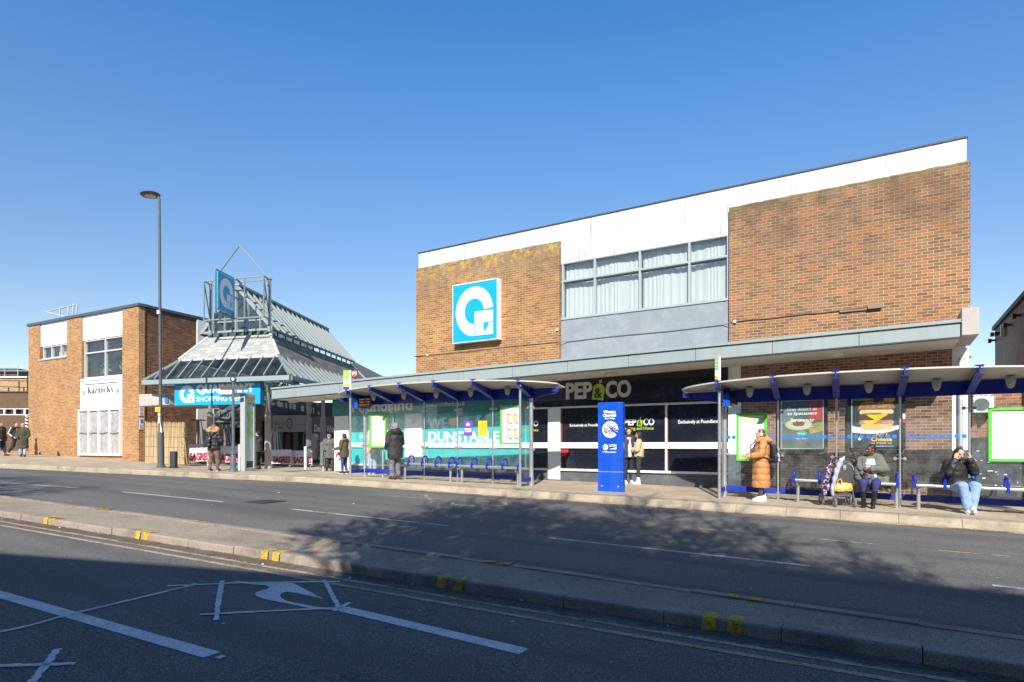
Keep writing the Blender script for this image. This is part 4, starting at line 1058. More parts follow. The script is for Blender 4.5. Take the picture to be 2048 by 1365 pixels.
# slate bands
def slate_mat(name, ramp, moss):
    t = NT(name); co = t.coord(); 
    b = t.n('ShaderNodeTexBrick'); sx = t.n('ShaderNodeSeparateXYZ'); t.l(co, sx.inputs[0]); nn = t.n('ShaderNodeSeparateXYZ'); t.l(t.coord('Normal'), nn.inputs[0])
    side = t.math('GREATER_THAN', t.math('ABSOLUTE', nn.outputs[0]), .45)
    u = t.math('ADD', t.math('MULTIPLY', sx.outputs[0], t.math('SUBTRACT', 1.0, side)), t.math('MULTIPLY', sx.outputs[1], side))
    cb = t.n('ShaderNodeCombineXYZ'); t.l(u, cb.inputs[0]); t.l(sx.outputs[2], cb.inputs[1]); t.l(cb.outputs[0], b.inputs['Vector'])
    for k, v in (('Scale', 1.0), ('Mortar Size', .006), ('Mortar Smooth', .2), ('Bias', 0.0), ('Brick Width', .34), ('Row Height', .15)): b.inputs[k].default_value = v
    b.inputs['Color1'].default_value = (0, 0, 0, 1); b.inputs['Color2'].default_value = (1, 1, 1, 1); b.inputs['Mortar'].default_value = (.5, .5, .5, 1)
    c = t.ramp(b.outputs['Color'], ramp); c = t.mix(t.rng(t.noise(co, 2.5, 6, .7), .4, .7, 0, .6), c, moss[0]); c = t.mix(t.rng(t.noise(co, 5, 5, .7), .55, .68, 0, moss[2]), c, moss[1])
    c = t.mix(t.math('MULTIPLY', b.outputs['Fac'], .6), c, (.1, .1, .09))
    t.bsdf(c, .75, bump=t.math('SUBTRACT', 1.0, b.outputs['Fac']), bstr=.5, bdist=.01); return t.m
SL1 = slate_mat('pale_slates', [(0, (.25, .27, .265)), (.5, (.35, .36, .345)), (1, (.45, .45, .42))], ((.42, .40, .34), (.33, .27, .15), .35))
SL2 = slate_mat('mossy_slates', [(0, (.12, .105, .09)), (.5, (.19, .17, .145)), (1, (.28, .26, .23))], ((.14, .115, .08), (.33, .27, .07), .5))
mb = MB().add([CF(d1, d1, H1 + .05), CF(W_ - d1, d1, H1 + .05), CF(W_ - d2, d2, H2), CF(d2, d2, H2)], [(0, 1, 2, 3)])
o = mb.build('slate_band', SL1, gc); o['label'] = 'sunlit pale slates at the front'
mb = MB()
for s in (0, 1):
    f = (lambda p: p) if s == 0 else (lambda p: W_ - p)
    mb.add([CF(f(d1), d1, H1 + .05), CF(f(d1), LQ - d1, H1 + .05), CF(f(d2), LQ - d2, H2), CF(f(d2), d2, H2)], [(0, 1, 2, 3)])
o = mb.build('slate_band', SL2, gc); o['label'] = 'dark mossy slates along the side'
hp = MB()
for f in ((lambda p: p), (lambda p: W_ - p)):
    hp.tube(CF(f(d1), d1, H1 + .06), CF(f(d2), d2, H2 + .02), .07, n=8); hp.tube(CF(f(d1), LQ - d1, H1 + .06), CF(f(d2), LQ - d2, H2 + .02), .07, n=8)
hp.bar(CF(d1, d1, H1 + .02), CF(W_ - d1, d1, H1 + .02), .06, .08); hp.bar(CF(d1, d1, H1 + .02), CF(d1, LQ - d1, H1 + .02), .06, .08)
hp.build('hip_tiles', M['slate'], gc, smooth=True)
# clerestory slot below the lantern
mb = MB(); fL = d2 + .12
for f in ((lambda p: p), (lambda p: W_ - p)):
    for i in range(14):
        q = d2 + .1 + i * .85; mb.bar(CF(f(fL), q, H2 - .1), CF(f(fL), q, H3 + .12), .05)
for i in range(8): p = fL + (W_ - 2 * fL) * i / 7; mb.bar(CF(p, fL, H2 - .1), CF(p, fL, H3 + .05), .05)
mb.build('clerestory_posts', M['charcoal'], gc)
# lantern
QE = q0 + 10.9; pm = W_ / 2
fr = MB()
for qq in (q0, QE):
    fr.bar(CF(d3, qq, H3), CF(pm, qq, HR), .08, .14); fr.bar(CF(W_ - d3, qq, H3), CF(pm, qq, HR), .10, .16)
fr.bar(CF(d3 - .1, q0, H3), CF(W_ - d3 + .1, q0, H3), .07, .09)
fr.bar(CF(pm, q0, H3), CF(pm, q0, HR), .09, .12)
for k in (1, 2, 4, 5):
    p = d3 + (W_ - 2 * d3) * k / 6; zt_ = H3 + (HR - H3) * (1 - abs(p - pm) / (pm - d3)); fr.bar(CF(p, q0, H3), CF(p, q0, zt_), .05, .07)
fr.bar(CF(d3 + .28, q0, H3 + .45), CF(W_ - d3 - .28, q0, H3 + .45), .05, .06)
fr.build('lantern_frame', M['fascia'], gc)
lg = MB().add([CF(d3, q0 + .03, H3), CF(W_ - d3, q0 + .03, H3), CF(pm, q0 + .03, HR)], [(0, 1, 2)])
for f in ((lambda p: p), (lambda p: W_ - p)): lg.add([CF(f(d3), q0, H3), CF(f(d3), QE, H3), CF(pm, QE, HR), CF(pm, q0, HR)], [(0, 1, 2, 3)])
lg.build('lantern_glazing', M['roof_glass'], gc)
lb = MB(); nb = 18
for i in range(nb + 1):
    q = q0 + .02 + (QE - q0 - .04) * i / nb
    for f in ((lambda p: p), (lambda p: W_ - p)): lb.bar(CF(f(d3 - .04), q, H3 - .02), CF(f(pm - .05), q, HR - .01), .05, .15)
lb.build('lantern_bars', M['fascia'], gc)
MB().bar(CF(pm, q0 - .08, HR + .08), CF(pm, QE + .05, HR + .08), .34, .10).build('ridge_cap', M['fascia'], gc)
eb = MB()
for f in ((lambda p: p), (lambda p: W_ - p)): eb.bar(CF(f(d3 - .06), q0, H3 - .06), CF(f(d3 - .06), QE + .05, H3 - .06), .07, .10)
eb.build('lantern_eave', M['charcoal'], gc)
# columns with sleeved bases and brackets
COLS = [(W_ - .9 - 3.55 + .1, .75), (.72, .75)]
for px, py in ((420.5, 931), (536, 942.5), (617.5, 940), (646, 938)):
    dp = {420.5: 29.4, 536: 28.6}.get(px, 32.0); b_ = ld((px - CXP) / FPX * dp, dp); b_.z = g(b_.x, b_.y)
    zt_ = ZE - .10 if px < 600 else 4.0
    c = MB().tube(b_, b_ + V((0, 0, 2.55)), .135, n=20); c.tube(b_ + V((0, 0, 2.55)), V((b_.x, b_.y, zt_)), .10, n=18)
    for j in range(12):
        t_ = 2 * PI * j / 12; c.tube(b_ + V((.135 * math.cos(t_), .135 * math.sin(t_), 0)), b_ + V((.135 * math.cos(t_), .135 * math.sin(t_), 2.55)), .012, n=5)
    c.lathe([(.0, 0), (.17, 0), (.19, .05), (.16, .12), (0, .12)], b_, 20)
    o = c.build('column', plain('warm_grey_column', (.50, .46, .41), .7, var=.08, scale=3), gc, smooth=True)
    if px < 600:
        k = MB(); top = V((b_.x, b_.y, ZE - .3))
        for (dp, dq) in ((.9, .1), (-.9, .1), (.1, 1.1)):
            e_ = top + (CF(dp, dq, 0) - CF(0, 0, 0)); e_.z = ZE - .05; k.tube(top + V((0, 0, -.6)), e_, .045, n=8)
        k.tube(top + V((0, 0, -.1)), top + V((0, 0, .2)), .15, n=16)
        k.build('bracket', GS, o, smooth=True)
tb = MB()
for q in (.75, 3.2, 6): tb.tube(CF(.2, q, ZE - .15), CF(W_ - .2, q, ZE - .15), .06, n=8)
for p in (.75, 2.6, 5): tb.tube(CF(p, .4, ZE - .16), CF(p, 9, ZE - .16), .06, n=8)
tb.build('roof_trusses', GS, gc, smooth=True)
# sign frame over the entrance
fs = MB()
PLC = [CF(1.78, 1.45, 0), CF(4.94, 1.45, 0)]
ztR = 9.05; ztL = 8.98
for c in PLC: fs.tube(V((c.x, c.y, H3 - .2)), V((c.x, c.y, 8.85)), .085, n=14); fs.tube(V((c.x, c.y, 8.85)), V((c.x, c.y, 8.89)), .12, n=14)
fq = .94
def FQ(p, z): return CF(p, fq, z)
r_, l_ = 1.78, 4.94; zT, zB_ = 8.87, 7.10
pm2 = (r_ + l_) / 2
fs.bar(FQ(r_, zT), FQ(l_, zT), .05); fs.bar(FQ(r_, zB_), FQ(l_, zB_), .05)
fs.bar(CF(r_, 1.45, zT - .02), CF(l_, 1.45, zT - .02), .05)
for p in (r_, l_, (r_ + pm2) / 2 + .2): fs.bar(FQ(p, zB_), FQ(p, zT), .05)
for p in (r_, l_): fs.bar(FQ(p, zT), CF(p, 1.45, zT), .05); fs.bar(FQ(p, zB_), CF(p, 1.45, zB_), .05); fs.bar(FQ(p, zT), CF(p, 1.45, zB_), .04)
sq1 = -.50
fs.bar(CF(pm2, sq1, zT + .02), CF(pm2, fq, zT + .02), .05); fs.bar(CF(pm2, sq1, zB_ - .02), CF(pm2, fq, zB_ - .02), .05); fs.bar(CF(pm2, sq1, zB_), CF(pm2, sq1, zT), .05); fs.bar(CF(pm2, fq, zB_), CF(pm2, fq, zT), .06)
fs.bar(CF(pm2 - .1, fq, zT + .02), CF(pm2 - .1, 1.45, zT - .1), .06)
fs.tube(PLC[0] + V((0, 0, 8.85)), CF(pm2 - .1, 1.3, 10.46), .03, n=8); fs.tube(PLC[1] + V((0, 0, 8.85)), CF(pm2 - .1, 1.3, 10.46), .035, n=8)
fs.build('sign_frame', M['grey_steel'], gc)
# projecting Q box on the frame
b0_, b1_ = CF(pm2, fq - .04, 0), CF(pm2, sq1 + .06, 0)
PQ = Pl((b1_.x, b1_.y), math.atan2(b0_.y - b1_.y, b0_.x - b1_.x)); LQs = (b0_ - b1_).length
qs = thing('projecting_sign', 'turquoise box sign with white ring logo projecting from the roof frame', 'sign', PQ.pt(LQs / 2, 7.30), PQ.ang)
MB().pb(PQ, 0, LQs, 7.24, 8.80, -.09, .09).build('case', M['sign_blue'], qs, bevel=.01)
mb = MB().pb(PQ, -.004, LQs + .004, 7.26, 8.78, .02, .05); mb.build('sunlit_edge', plain('sunlit_edge_blue', (.10, .62, .85), .4), qs)  # brighter blue painted on the narrow end for the sun falling on it
qlogo(PQ, .02, LQs - .02, 7.26, 8.78, .092, qs, (M['sign_blue'], M['sign_white'], M['sign_lilac'], M['sign_pale']))
# hanging name board
b_ = CF(0, .28, 0); PN = Pl((b_.x, b_.y), ang_c)
a, b, c, d = PN.S(349), PN.S(521), PN.Z(435, 810), PN.Z(435, 765)
ns = thing('entrance_sign', 'long turquoise name board with white ring logo under the glass eave', 'sign', PN.pt((a + b) / 2, c), ang_c)
MB().pb(PN, a, b, c, d, -.25, 0).build('board', M['sign_blue'], ns, bevel=.012)
h, w = d - c, b - a
MB().pb(PN, b - .02, b + .004, c + .01, d - .01, -.24, .006).build('board_edge', plain('deep_blue_edge', (.005, .16, .36), .4), ns)
text('QUADRANT', PN, a + .265 * w, a + .93 * w, c + .46 * h, c + .92 * h, .002, M['sign_white'], ns, .06)
text('SHOPPING CENTRE', PN, a + .265 * w, a + .93 * w, c + .16 * h, c + .38 * h, .002, M['sign_white'], ns, .0)
qlogo(PN, a + .05 * w, a + .05 * w + .95 * h, c + .03 * h, c + .97 * h, .002, ns, (M['sign_blue'], M['sign_white'], M['sign_lilac'], M['sign_pale']))

# mall interior behind, so the passage has depth
pe = PD.pt(12, 0); 
MB().hexa([ld(-9.5, 44, 0), ld(9, 44, 0), ld(9, 44.4, 0), ld(-9.5, 44.4, 0), ld(-9.5, 44, 4.2), ld(9, 44, 4.2), ld(9, 44.4, 4.2), ld(-9.5, 44.4, 4.2)])
pf = frontal(43)
gw = thing('arcade_building', 'dark blue-roofed arcade building behind the glass entrance roof', 'building', pf.pt(-9, .4), TH)
MB().pb(pf, -13.6, 14, .2, 4.4, -6, 0).build('wall', M['shade_wall'], gw)
pts = [(-11.2, 4.4), (pf.S(705), pf.Z(705, 722)), (pf.S(764), pf.Z(764, 752)), (14, 4.4)]
MB().pp(pf, pts, -5.9, -.01).build('roof', plain('slate_blue_roof', (.035, .05, .075), .5), gw)

# ------------------------------------------------------------------ far-left background building
pb = frontal(46)
fb = thing('distant_brick_building', 'distant brown brick building with roof railings and a strip of windows', 'building', pb.pt(-39, 1), TH)
x0, x1 = pb.S(-40), pb.S(75)
zl = lambda py: pb.Z(20, py)
wl = [(pb.S(-30), pb.S(8), zl(829), zl(819)), (pb.S(11), pb.S(28), zl(829), zl(819)), (pb.S(32.5), pb.S(49), zl(829), zl(819)), (pb.S(51), pb.S(60), zl(829), zl(819)), (pb.S(2), pb.S(13), .6, zl(857))]
mb = MB(); wall(mb, pb, x0, x1, .3, zl(785), wl, -.4, 0); mb.build('wall', plain('dark_brown_brick', (.16, .095, .05), .9, var=.25, scale=3, fine=(30, .4)), fb)
mb = MB()
for h_ in wl: mb.pb(pb, h_[0], h_[1], h_[2], h_[3], -.25, -.2)
mb.build('window', M['dark_glass'], fb)
mb = MB().pb(pb, x0, x1, zl(831), zl(829), -.1, .06).pb(pb, x0, x1, zl(819), zl(817.5), -.1, .06)
for a_ in (9.5, 30, 50): mb.pb(pb, pb.S(a_) - .07, pb.S(a_) + .07, zl(829), zl(819), -.1, .05)
mb.build('window_frame', plain('lilac_white_frame', (.62, .62, .68)), fb)
MB().pb(pb, x0, x1, zl(785), zl(783), -6, .1).build('roof', M['roof_edge'], fb)
pb2 = frontal(50); z2 = lambda py: pb2.Z(20, py)
MB().pb(pb2, pb2.S(-40), pb2.S(75), zl(783), z2(756), -4, 0).build('upper_wall', M['brick_far'], fb)
MB().pb(pb2, pb2.S(-40), pb2.S(75), z2(756), z2(753.5), -4, .15).build('upper_coping', M['white_paint'], fb)
pb3 = frontal(54); MB().pb(pb3, pb3.S(-40), pb3.S(35), pb3.Z(10, 754), pb3.Z(10, 744), -4, 0).build('plant_room', plain('dark_plum_panel', (.07, .06, .07)), fb)
MB().pb(pb3, pb3.S(-40), pb3.S(38), pb3.Z(10, 744), pb3.Z(10, 738), -4.2, .2).build('plant_room_roof', M['roof_edge'], fb)
mb = MB()
for px in (35, 44.5, 14, -5, 52): mb.bar(pb.pt(pb.S(px), zl(784), -.15), pb.pt(pb.S(px), zl(763 if px in (35, -5) else 775 if px != 52 else 750), -.15), .06)
for py in (762, 774.5): mb.bar(pb.pt(x0, zl(py - 2), -.15), pb.pt(x1, zl(py + 1), -.15), .05)
mb.build('roof_railing', M['black'], fb)
mb = MB()
for px, py in ((2, 732), (41, 730), (15, 737)): mb.bar(pb3.pt(pb3.S(px), pb3.Z(px, 755), .3), pb3.pt(pb3.S(px), pb3.Z(px, py), .3), .05)
for py in (733, 743): mb.bar(pb3.pt(pb3.S(-40), pb3.Z(0, py), .3), pb3.pt(pb3.S(70), pb3.Z(0, py), .3), .035)
mb.build('upper_railing', M['galv'], fb)
bp = thing('barber_pole', 'black and white striped barber pole on the orange brick building', 'barber pole', PK.pt(sL - .18, PK.Z(55, 865), -.1))
c = PK.pt(sL - .16, 0, .0); z0, z1 = PK.Z(56, 866), PK.Z(56, 833)
mb = MB(); n = 40
for i in range(n):
    for j in range(10):
        t0, t1 = 2 * PI * j / 10, 2 * PI * (j + 1) / 10; za_, zb_ = z0 + (z1 - z0) * i / n, z0 + (z1 - z0) * (i + 1) / n
        mb.mi = 1 if ((i / 8 + j / 10) % 1) < .5 else 0
        mb.add([(c.x + .09 * math.cos(t0), c.y + .09 * math.sin(t0), za_), (c.x + .09 * math.cos(t1), c.y + .09 * math.sin(t1), za_), (c.x + .09 * math.cos(t1), c.y + .09 * math.sin(t1), zb_), (c.x + .09 * math.cos(t0), c.y + .09 * math.sin(t0), zb_)], [(0, 1, 2, 3)])
mb.build('striped_cylinder', [M['sign_white'], M['black']], bp, smooth=True)
MB().lathe([(0, 0), (.11, 0), (.11, .06), (.0, .12)], (c.x, c.y, z1), 14).lathe([(0, -.1), (.06, -.08), (.11, 0), (0, 0)], (c.x, c.y, z0), 14).tube((c.x, c.y, z1 + .02), PK.pt(sL + .02, z1 + .02, -.02), .02, n=6).build('end_cap', M['galv'], bp, smooth=True)

# ------------------------------------------------------------------ right-hand side of the alley
PX = Pl((3.2, 27.8), -PI / 2)       # wall that faces the alley
rb = thing('dark_clad_building', 'dark brown streaky clad building beyond the alley with black floodlights', 'building', (3.2, 23, -.1))
MB().box(3.2, 18, 18.6, 27.8, -.6, 5.62).build('wall', M['cladding'], rb)
MB().box(3.12, 18.1, 18.5, 27.9, 5.62, 5.76).build('roof_edge', M['roof_edge'], rb)
for px, py in ((1995, 668), (1990, 681), (2004, 667), (2022, 650), (2041, 631)):
    d = rayd(px, py); t_ = (3.2 - CAM.x) / d.x; p = CAM + d * t_; MB().box(3.06, 3.2, p.y - .06, p.y + .06, p.z - .03, p.z + .03).box(3.0, 3.09, p.y - .12, p.y + .08, p.z - .08, p.z + .05).build('floodlight', M['black'], rb)
d = rayd(2009, 640); t_ = 3.18 / d.x; p = CAM + d * t_; d2_ = rayd(2008, 674); p2 = CAM + d2_ * (3.18 / d2_.x)
MB().box(3.08, 3.19, p.y - .09, p.y + .09, p2.z, p.z - .15).build('vent_pipe', M['galv'], rb)
# alley wall with the black tarred foot, air conditioners
pa = Pl((0, 19.6), 0)
aw = thing('alley_wall', 'low brick wall with black tarred lower half carrying the air conditioners', 'wall', (2.6, 19.6, .1))
a, b = 1.7, 6.0; zt_ = pa.Z(1980, 828)
ztar = pa.Z(1960, 876); ztop_ = pa.Z(1990, 784)
MB().pb(pa, a, b, ztar, ztop_, -.25, 0).build('brick_face', brick('red_alley_brick', [(0, (.22, .09, .06)), (.5, (.33, .14, .09)), (1, (.44, .21, .13))], (.48, .38, .28)), aw)
MB().pb(pa, a, b, -.4, ztar, -.25, .015).build('tarred_foot', M['tar'], aw)
mb = MB(); random.seed(31)
for i in range(60):
    s, z = random.uniform(a + .1, 5), random.uniform(.35, ztar - .1); L = random.uniform(.02, .12); mb.pb(pa, s, s + L, z, z + random.uniform(.008, .03), .015, .018)
mb.build('paint_marks', M['poster_white'], aw)
for i, (x0, x1, y0, y1) in enumerate(((1943, 1984, 795, 827), (1943, 1978, 762, 794))):
    s0, s1, z0, z1 = pa.quad(x0, y0, x1, y1); s0 = max(s0, a + .02)
    ac = thing('air_conditioner', 'white air conditioning unit on the alley wall, ' + ('lower of the pair' if i == 0 else 'upper of the pair'), 'air conditioner', pa.pt((s0 + s1) / 2, z0, .2), 0, 'air conditioners on the alley wall')
    MB().pb(pa, s0, s1, z0, z1, .02, .38).build('case', M['white_paint'], ac, bevel=.015)
    cx_, cz_ = s0 + .40 * (s1 - s0), (z0 + z1) / 2; r = .40 * (z1 - z0)
    fan = MB(); ring(fan, pa, cx_, cz_, r, r * .9, 0, 360, .381, .39, 28)
    for k in range(1, 6): ring(fan, pa, cx_, cz_, r * k / 6, r * k / 6 - .012, 0, 360, .381, .388, 20)
    fan.build('fan_grille', M['grey_steel'], ac)
    MB().pp(pa, arc(cx_, cz_, r * .9, 0, 360, 24)[:-1], .379, .3815).build('fan_recess', M['charcoal'], ac)
    MB().pb(pa, s0 + .1, s0 + .15, z0 - .1, z0 - .001, 0, .36).pb(pa, s1 - .15, s1 - .1, z0 - .1, z0 - .001, 0, .36).build('wall_bracket', M['black'], ac)
# boarded ramp roof between the wall and the clad building
rr = thing('boarded_lean_to', 'sloping dark timber boards beside the alley wall', 'lean-to', (2.9, 20.4, 1.5))
mb = MB()
pl_ = Pl((0, 19.9), 0); s0 = pl_.S(1981); z_hi = pl_.Z(2048, 772); z_lo = pl_.Z(2048, 826)
for i in range(9):
    f0, f1 = i / 9, (i + .93) / 9
    mb.hexa([(s0, 19.9 + 2.2 * f0, z_lo + (z_hi + .35 - z_lo) * f0), (8, 19.9 + 2.2 * f0, z_lo + .35 + (z_hi + .4 - z_lo) * f0), (8, 19.9 + 2.2 * f1, z_lo + .35 + (z_hi + .4 - z_lo) * f1), (s0, 19.9 + 2.2 * f1, z_lo + (z_hi + .35 - z_lo) * f1),
             (s0, 19.9 + 2.2 * f0, z_lo + .05 + (z_hi + .35 - z_lo) * f0), (8, 19.9 + 2.2 * f0, z_lo + .40 + (z_hi + .4 - z_lo) * f0), (8, 19.9 + 2.2 * f1, z_lo + .40 + (z_hi + .4 - z_lo) * f1), (s0, 19.9 + 2.2 * f1, z_lo + .05 + (z_hi + .35 - z_lo) * f1)])
mb.build('boards', M['timber'], rr)
# ------------------------------------------------------------------ bus shelters
ANG_R = math.radians(3.2)
PS = Pl((-2.27, 15.88), ANG_R)
def gz(s, off=0.0): p = PS.pt(s, 0, off); return g(p.x, p.y)
def shelter(label, s0, bay, nb, zbeam, dots, end_right=True):
    s1 = s0 + bay * nb; sm = (s0 + s1) / 2
    t = thing('bus_shelter', label, 'bus shelter', PS.pt(sm, gz(sm)), ANG_R)
    R_ = M['royal']; ST_ = M['steel']
    zb0, zb1 = zbeam, zbeam + .29
    L0, L1 = s0 - 1.02, s1 + .95
    # roof: white sheet, bowed front edge, rising to the front
    n = 44; ov = lambda s: .10 + 1.22 * max(0, 1 - abs((s - sm) / ((L1 - L0) / 2 + .05)) ** 2.2) ** .62
    bk = -.30
    mb = MB(); vs = []
    for i in range(n + 1):
        s = L0 + (L1 - L0) * i / n; o = ov(s); k_ = o / 1.32
        zf = zb1 + .02 + .155 * k_
        for (off, z) in ((bk, zb1 - .01), (0, zb1 + .012), (o * .5, zb1 + .03 + .075 * k_), (o, zf)): vs.append((s, off, z))
    m_ = 4; V0 = [PS.pt(s, z, o) for s, o, z in vs]; V1 = [PS.pt(s, z + .035, o) for s, o, z in vs]; N = len(V0)
    fs = []
    for i in range(n):
        for j in range(m_ - 1):
            a = i * m_ + j; fs += [(a, a + 1, a + m_ + 1, a + m_), (N + a, N + a + m_, N + a + m_ + 1, N + a + 1)]
        a = i * m_; fs += [(a, a + m_, N + a + m_, N + a), (a + m_ - 1, N + a + m_ - 1, N + a + 2 * m_ - 1, a + 2 * m_ - 1)]
    for e in (0, n * m_): fs.append((e, e + 1, e + 2, e + 3, N + e + 3, N + e + 2, N + e + 1, N + e))
    mb.add(V0 + V1, fs); mb.build('roof', M['roof_white'], t, smooth=True)
    # beam
    mb = MB()
    P = PS.pt
    mb.pb(PS, s0 - .05, s1 + .05, zb0, zb1, -.07, .05)
    for a, b in ((s0 - .05, L0 + .12), (s1 + .05, L1 - .12)):
        lo, hi = (b, a) if b < a else (a, b); za, zb_ = (zb0 + .12, zb0) if b < a else (zb0, zb0 + .12)
        mb.hexa([P(lo, za, .05), P(hi, zb_, .05), P(hi, zb_, -.07), P(lo, za, -.07), P(lo, zb1 - .02, .05), P(hi, zb1 - .02, .05), P(hi, zb1 - .02, -.07), P(lo, zb1 - .02, -.07)])
    mb.build('beam', R_, t, bevel=.008)
    for s in (L0 + .12, L1 - .12): MB().pb(PS, s - .09, s + .09, zb0 + .14, zb0 + .25, .03, .17).build('beam_end_plate', R_, t, bevel=.01)
    for i in range(nb + 1):
        s = s0 + bay * i; o = ov(s) + .01; zf = zb1 + .02 + .155 * (o / 1.32)
        b = MB(); w = .012
        b.hexa([P(s - w, zb0 + .03, .05), P(s + w, zb0 + .03, .05), P(s + w, zf - .11, o), P(s - w, zf - .11, o), P(s - w, zb1 - .0, .05), P(s + w, zb1 - .0, .05), P(s + w, zf - .003, o), P(s - w, zf - .003, o)])
        w = .07
        b.hexa([P(s - w, zb0 + .018, .05), P(s + w, zb0 + .018, .05), P(s + w, zf - .123, o), P(s - w, zf - .123, o), P(s - w, zb0 + .03, .05), P(s + w, zb0 + .03, .05), P(s + w, zf - .11, o), P(s - w, zf - .11, o)])
        b.hexa([P(s - w, zf + .037, o - .12), P(s + w, zf + .037, o - .12), P(s + w, zf + .037, o + .015), P(s - w, zf + .037, o + .015), P(s - w, zf + .055, o - .12), P(s + w, zf + .055, o - .12), P(s + w, zf + .055, o + .015), P(s - w, zf + .055, o + .015)])
        b.pb(PS, s - .012, s + .012, zf - .12, zf + .04, o + .001, o + .012)
        b.build('roof_arm', R_, t)
    for i in range(nb):
        s = s0 + bay * (i + .5) + .02
        MB().lathe([(0, -.20), (.035, -.193), (.068, -.14), (.085, -.06), (.09, .0), (.075, .04), (0, .05)], PS.pt(s, zb1 - .005, .30), 18).build('downlight', M['lamp'], t, smooth=True)
    # posts and mullions
    for i in range(nb + 1):
        s = s0 + bay * i; end = i in (0, nb)
        b = MB(); z0 = gz(s)
        if end:
            b.tube(P(s, z0, -.02), P(s, z0 + .5, -.02), .085, .06, 16); b.tube(P(s, z0 + .5, -.02), P(s, zb0 + .02, -.02), .06, n=16)
            b.build('corner_post', ST_, t, smooth=True)
            b = MB().tube(P(s, gz(s, .68), .68), P(s, zb1 + .05, .68), .036, n=14); b.build('front_post', ST_, t, smooth=True)
        else:
            b.tube(P(s, z0, .03), P(s, zb0 + .05, .03), .024, n=12); b.build('mullion', ST_, t, smooth=True)
    # glass
    for i in range(nb):
        a, c = s0 + bay * i + .05, s0 + bay * (i + 1) - .05; zl = gz((a + c) / 2) + .30
        MB().pb(PS, a, c, zl, zb0 - .10, -.005, .005).build('glass_pane', M['glass'], t)
    for s in (s0, s1):
        zl = gz(s) + .26
        MB().hexa([P(s - .005, zl, .64), P(s + .005, zl, .64), P(s + .005, zl, .07), P(s - .005, zl, .07), P(s - .005, zb0 - .12, .64), P(s + .005, zb0 - .12, .64), P(s + .005, zb0 - .12, .07), P(s - .005, zb0 - .12, .07)]).build('end_glass', M['glass'], t)
    for i in range(nb + 1):
        s = s0 + bay * i
        for z in (zb0 - .28, gz(s) + 1.06):
            cl_ = MB()
            for ds in (-.09, .09): cl_.tube(P(s + ds, z, -.02), P(s + ds, z, .035), .035, n=12)
            cl_.tube(P(s - .09, z, .03), P(s + .09, z, .03), .012, n=6); cl_.build('glass_clamp', ST_, t, smooth=True)
    rl = MB()
    for i in range(nb):
        a, c = s0 + bay * i, s0 + bay * (i + 1); za, zc_ = gz(a) + .14, gz(c) + .14
        rl.hexa([P(a + .04, za, .04), P(c - .04, zc_, .04), P(c - .04, zc_, -.04), P(a + .04, za, -.04), P(a + .04, za + .14, .03), P(c - .04, zc_ + .14, .03), P(c - .04, zc_ + .14, -.04), P(a + .04, za + .14, -.04)])
    for s in (s0, s1): rl.hexa([P(s - .03, gz(s) + .14, .66), P(s + .03, gz(s) + .14, .66), P(s + .03, gz(s) + .14, .05), P(s - .03, gz(s) + .14, .05), P(s - .03, gz(s) + .26, .66), P(s + .03, gz(s) + .26, .66), P(s + .03, gz(s) + .26, .05), P(s - .03, gz(s) + .26, .05)])
    rl.build('bottom_rail', M['royal'], t, bevel=.008)
    if dots:
        mb = MB(); s = s0 + .10; zd = PS.Z(1700, 874)
        while s < s0 + bay * 4 - .05:
            if min(abs(s - s0 - bay * i) for i in range(nb + 1)) > .045:
                mb.pp(PS, [(s + .046 * math.cos(2 * PI * k / 20), zd + .046 * math.sin(2 * PI * k / 20)) for k in range(20)], .006, .008)
            s += .1255
        mb.build('blue_dots', M['royal_dot'], t)
    return t
sLft = PS.S(729); sRgt = PS.S(1448.6)
shl = shelter('blue and steel bus shelter with a purple and a yellow notice stuck on its glass', sLft, (PS.S(1062) - sLft) / 5, 5, PS.Z(900, 803), False)
bayR = (PS.S(1938) - sRgt) / 4
shr = shelter('blue and steel bus shelter with blue dots along its glass, people seated inside', sRgt, bayR, 5, PS.Z(1600, 800.5), True)

def bench(label, s0, s1, hoops, legs, off=.42):
    sm = (s0 + s1) / 2; t = thing('bench', label, 'bench', PS.pt(sm, gz(sm, off), off), ANG_R, 'shelter benches')
    zs = lambda s: gz(s, off) + .49
    mb = MB(); P = PS.pt
    for o0, o1 in ((off - .16, off - .06), (off - .05, off + .05), (off + .06, off + .17)):
        mb.hexa([P(s0, zs(s0), o1), P(s1, zs(s1), o1), P(s1, zs(s1), o0), P(s0, zs(s0), o0), P(s0, zs(s0) + .05, o1), P(s1, zs(s1) + .05, o1), P(s1, zs(s1) + .05, o0), P(s0, zs(s0) + .05, o0)])
    mb.build('seat', M['steel'], t, bevel=.01)
    for s in legs:
        b = MB().tube(P(s, gz(s, off), off), P(s, zs(s) + .003, off), .038, n=12); b.tube(P(s, zs(s) - .06, off - .15), P(s, zs(s) - .06, off + .15), .02, n=8); b.build('leg', M['steel'], t, smooth=True)
    for s in hoops:
        b = MB(); z = zs(s) + .05
        pts = [P(s, z - .08, off + .14)] + [P(s, z + .10 + .12 * math.sin(a), off + .15 * math.cos(a)) for a in [PI * i / 10 - .15 for i in range(11)]] + [P(s, z + .0, off - .12)]
        b.path(pts, .024, 8); b.pb(PS, s - .03, s + .03, z - .09, z + .06, off + .10, off + .18); b.build('armrest', M['royal'], t, smooth=True)
    return t
PB = Pl(tuple(PS.pt(0, 0, .42)[:2]), ANG_R)
S_ = PB.S
bench('empty steel bench behind the man in the black parka', S_(801), S_(908), [S_(823), S_(850), S_(877), S_(904)], [S_(810), S_(901)])
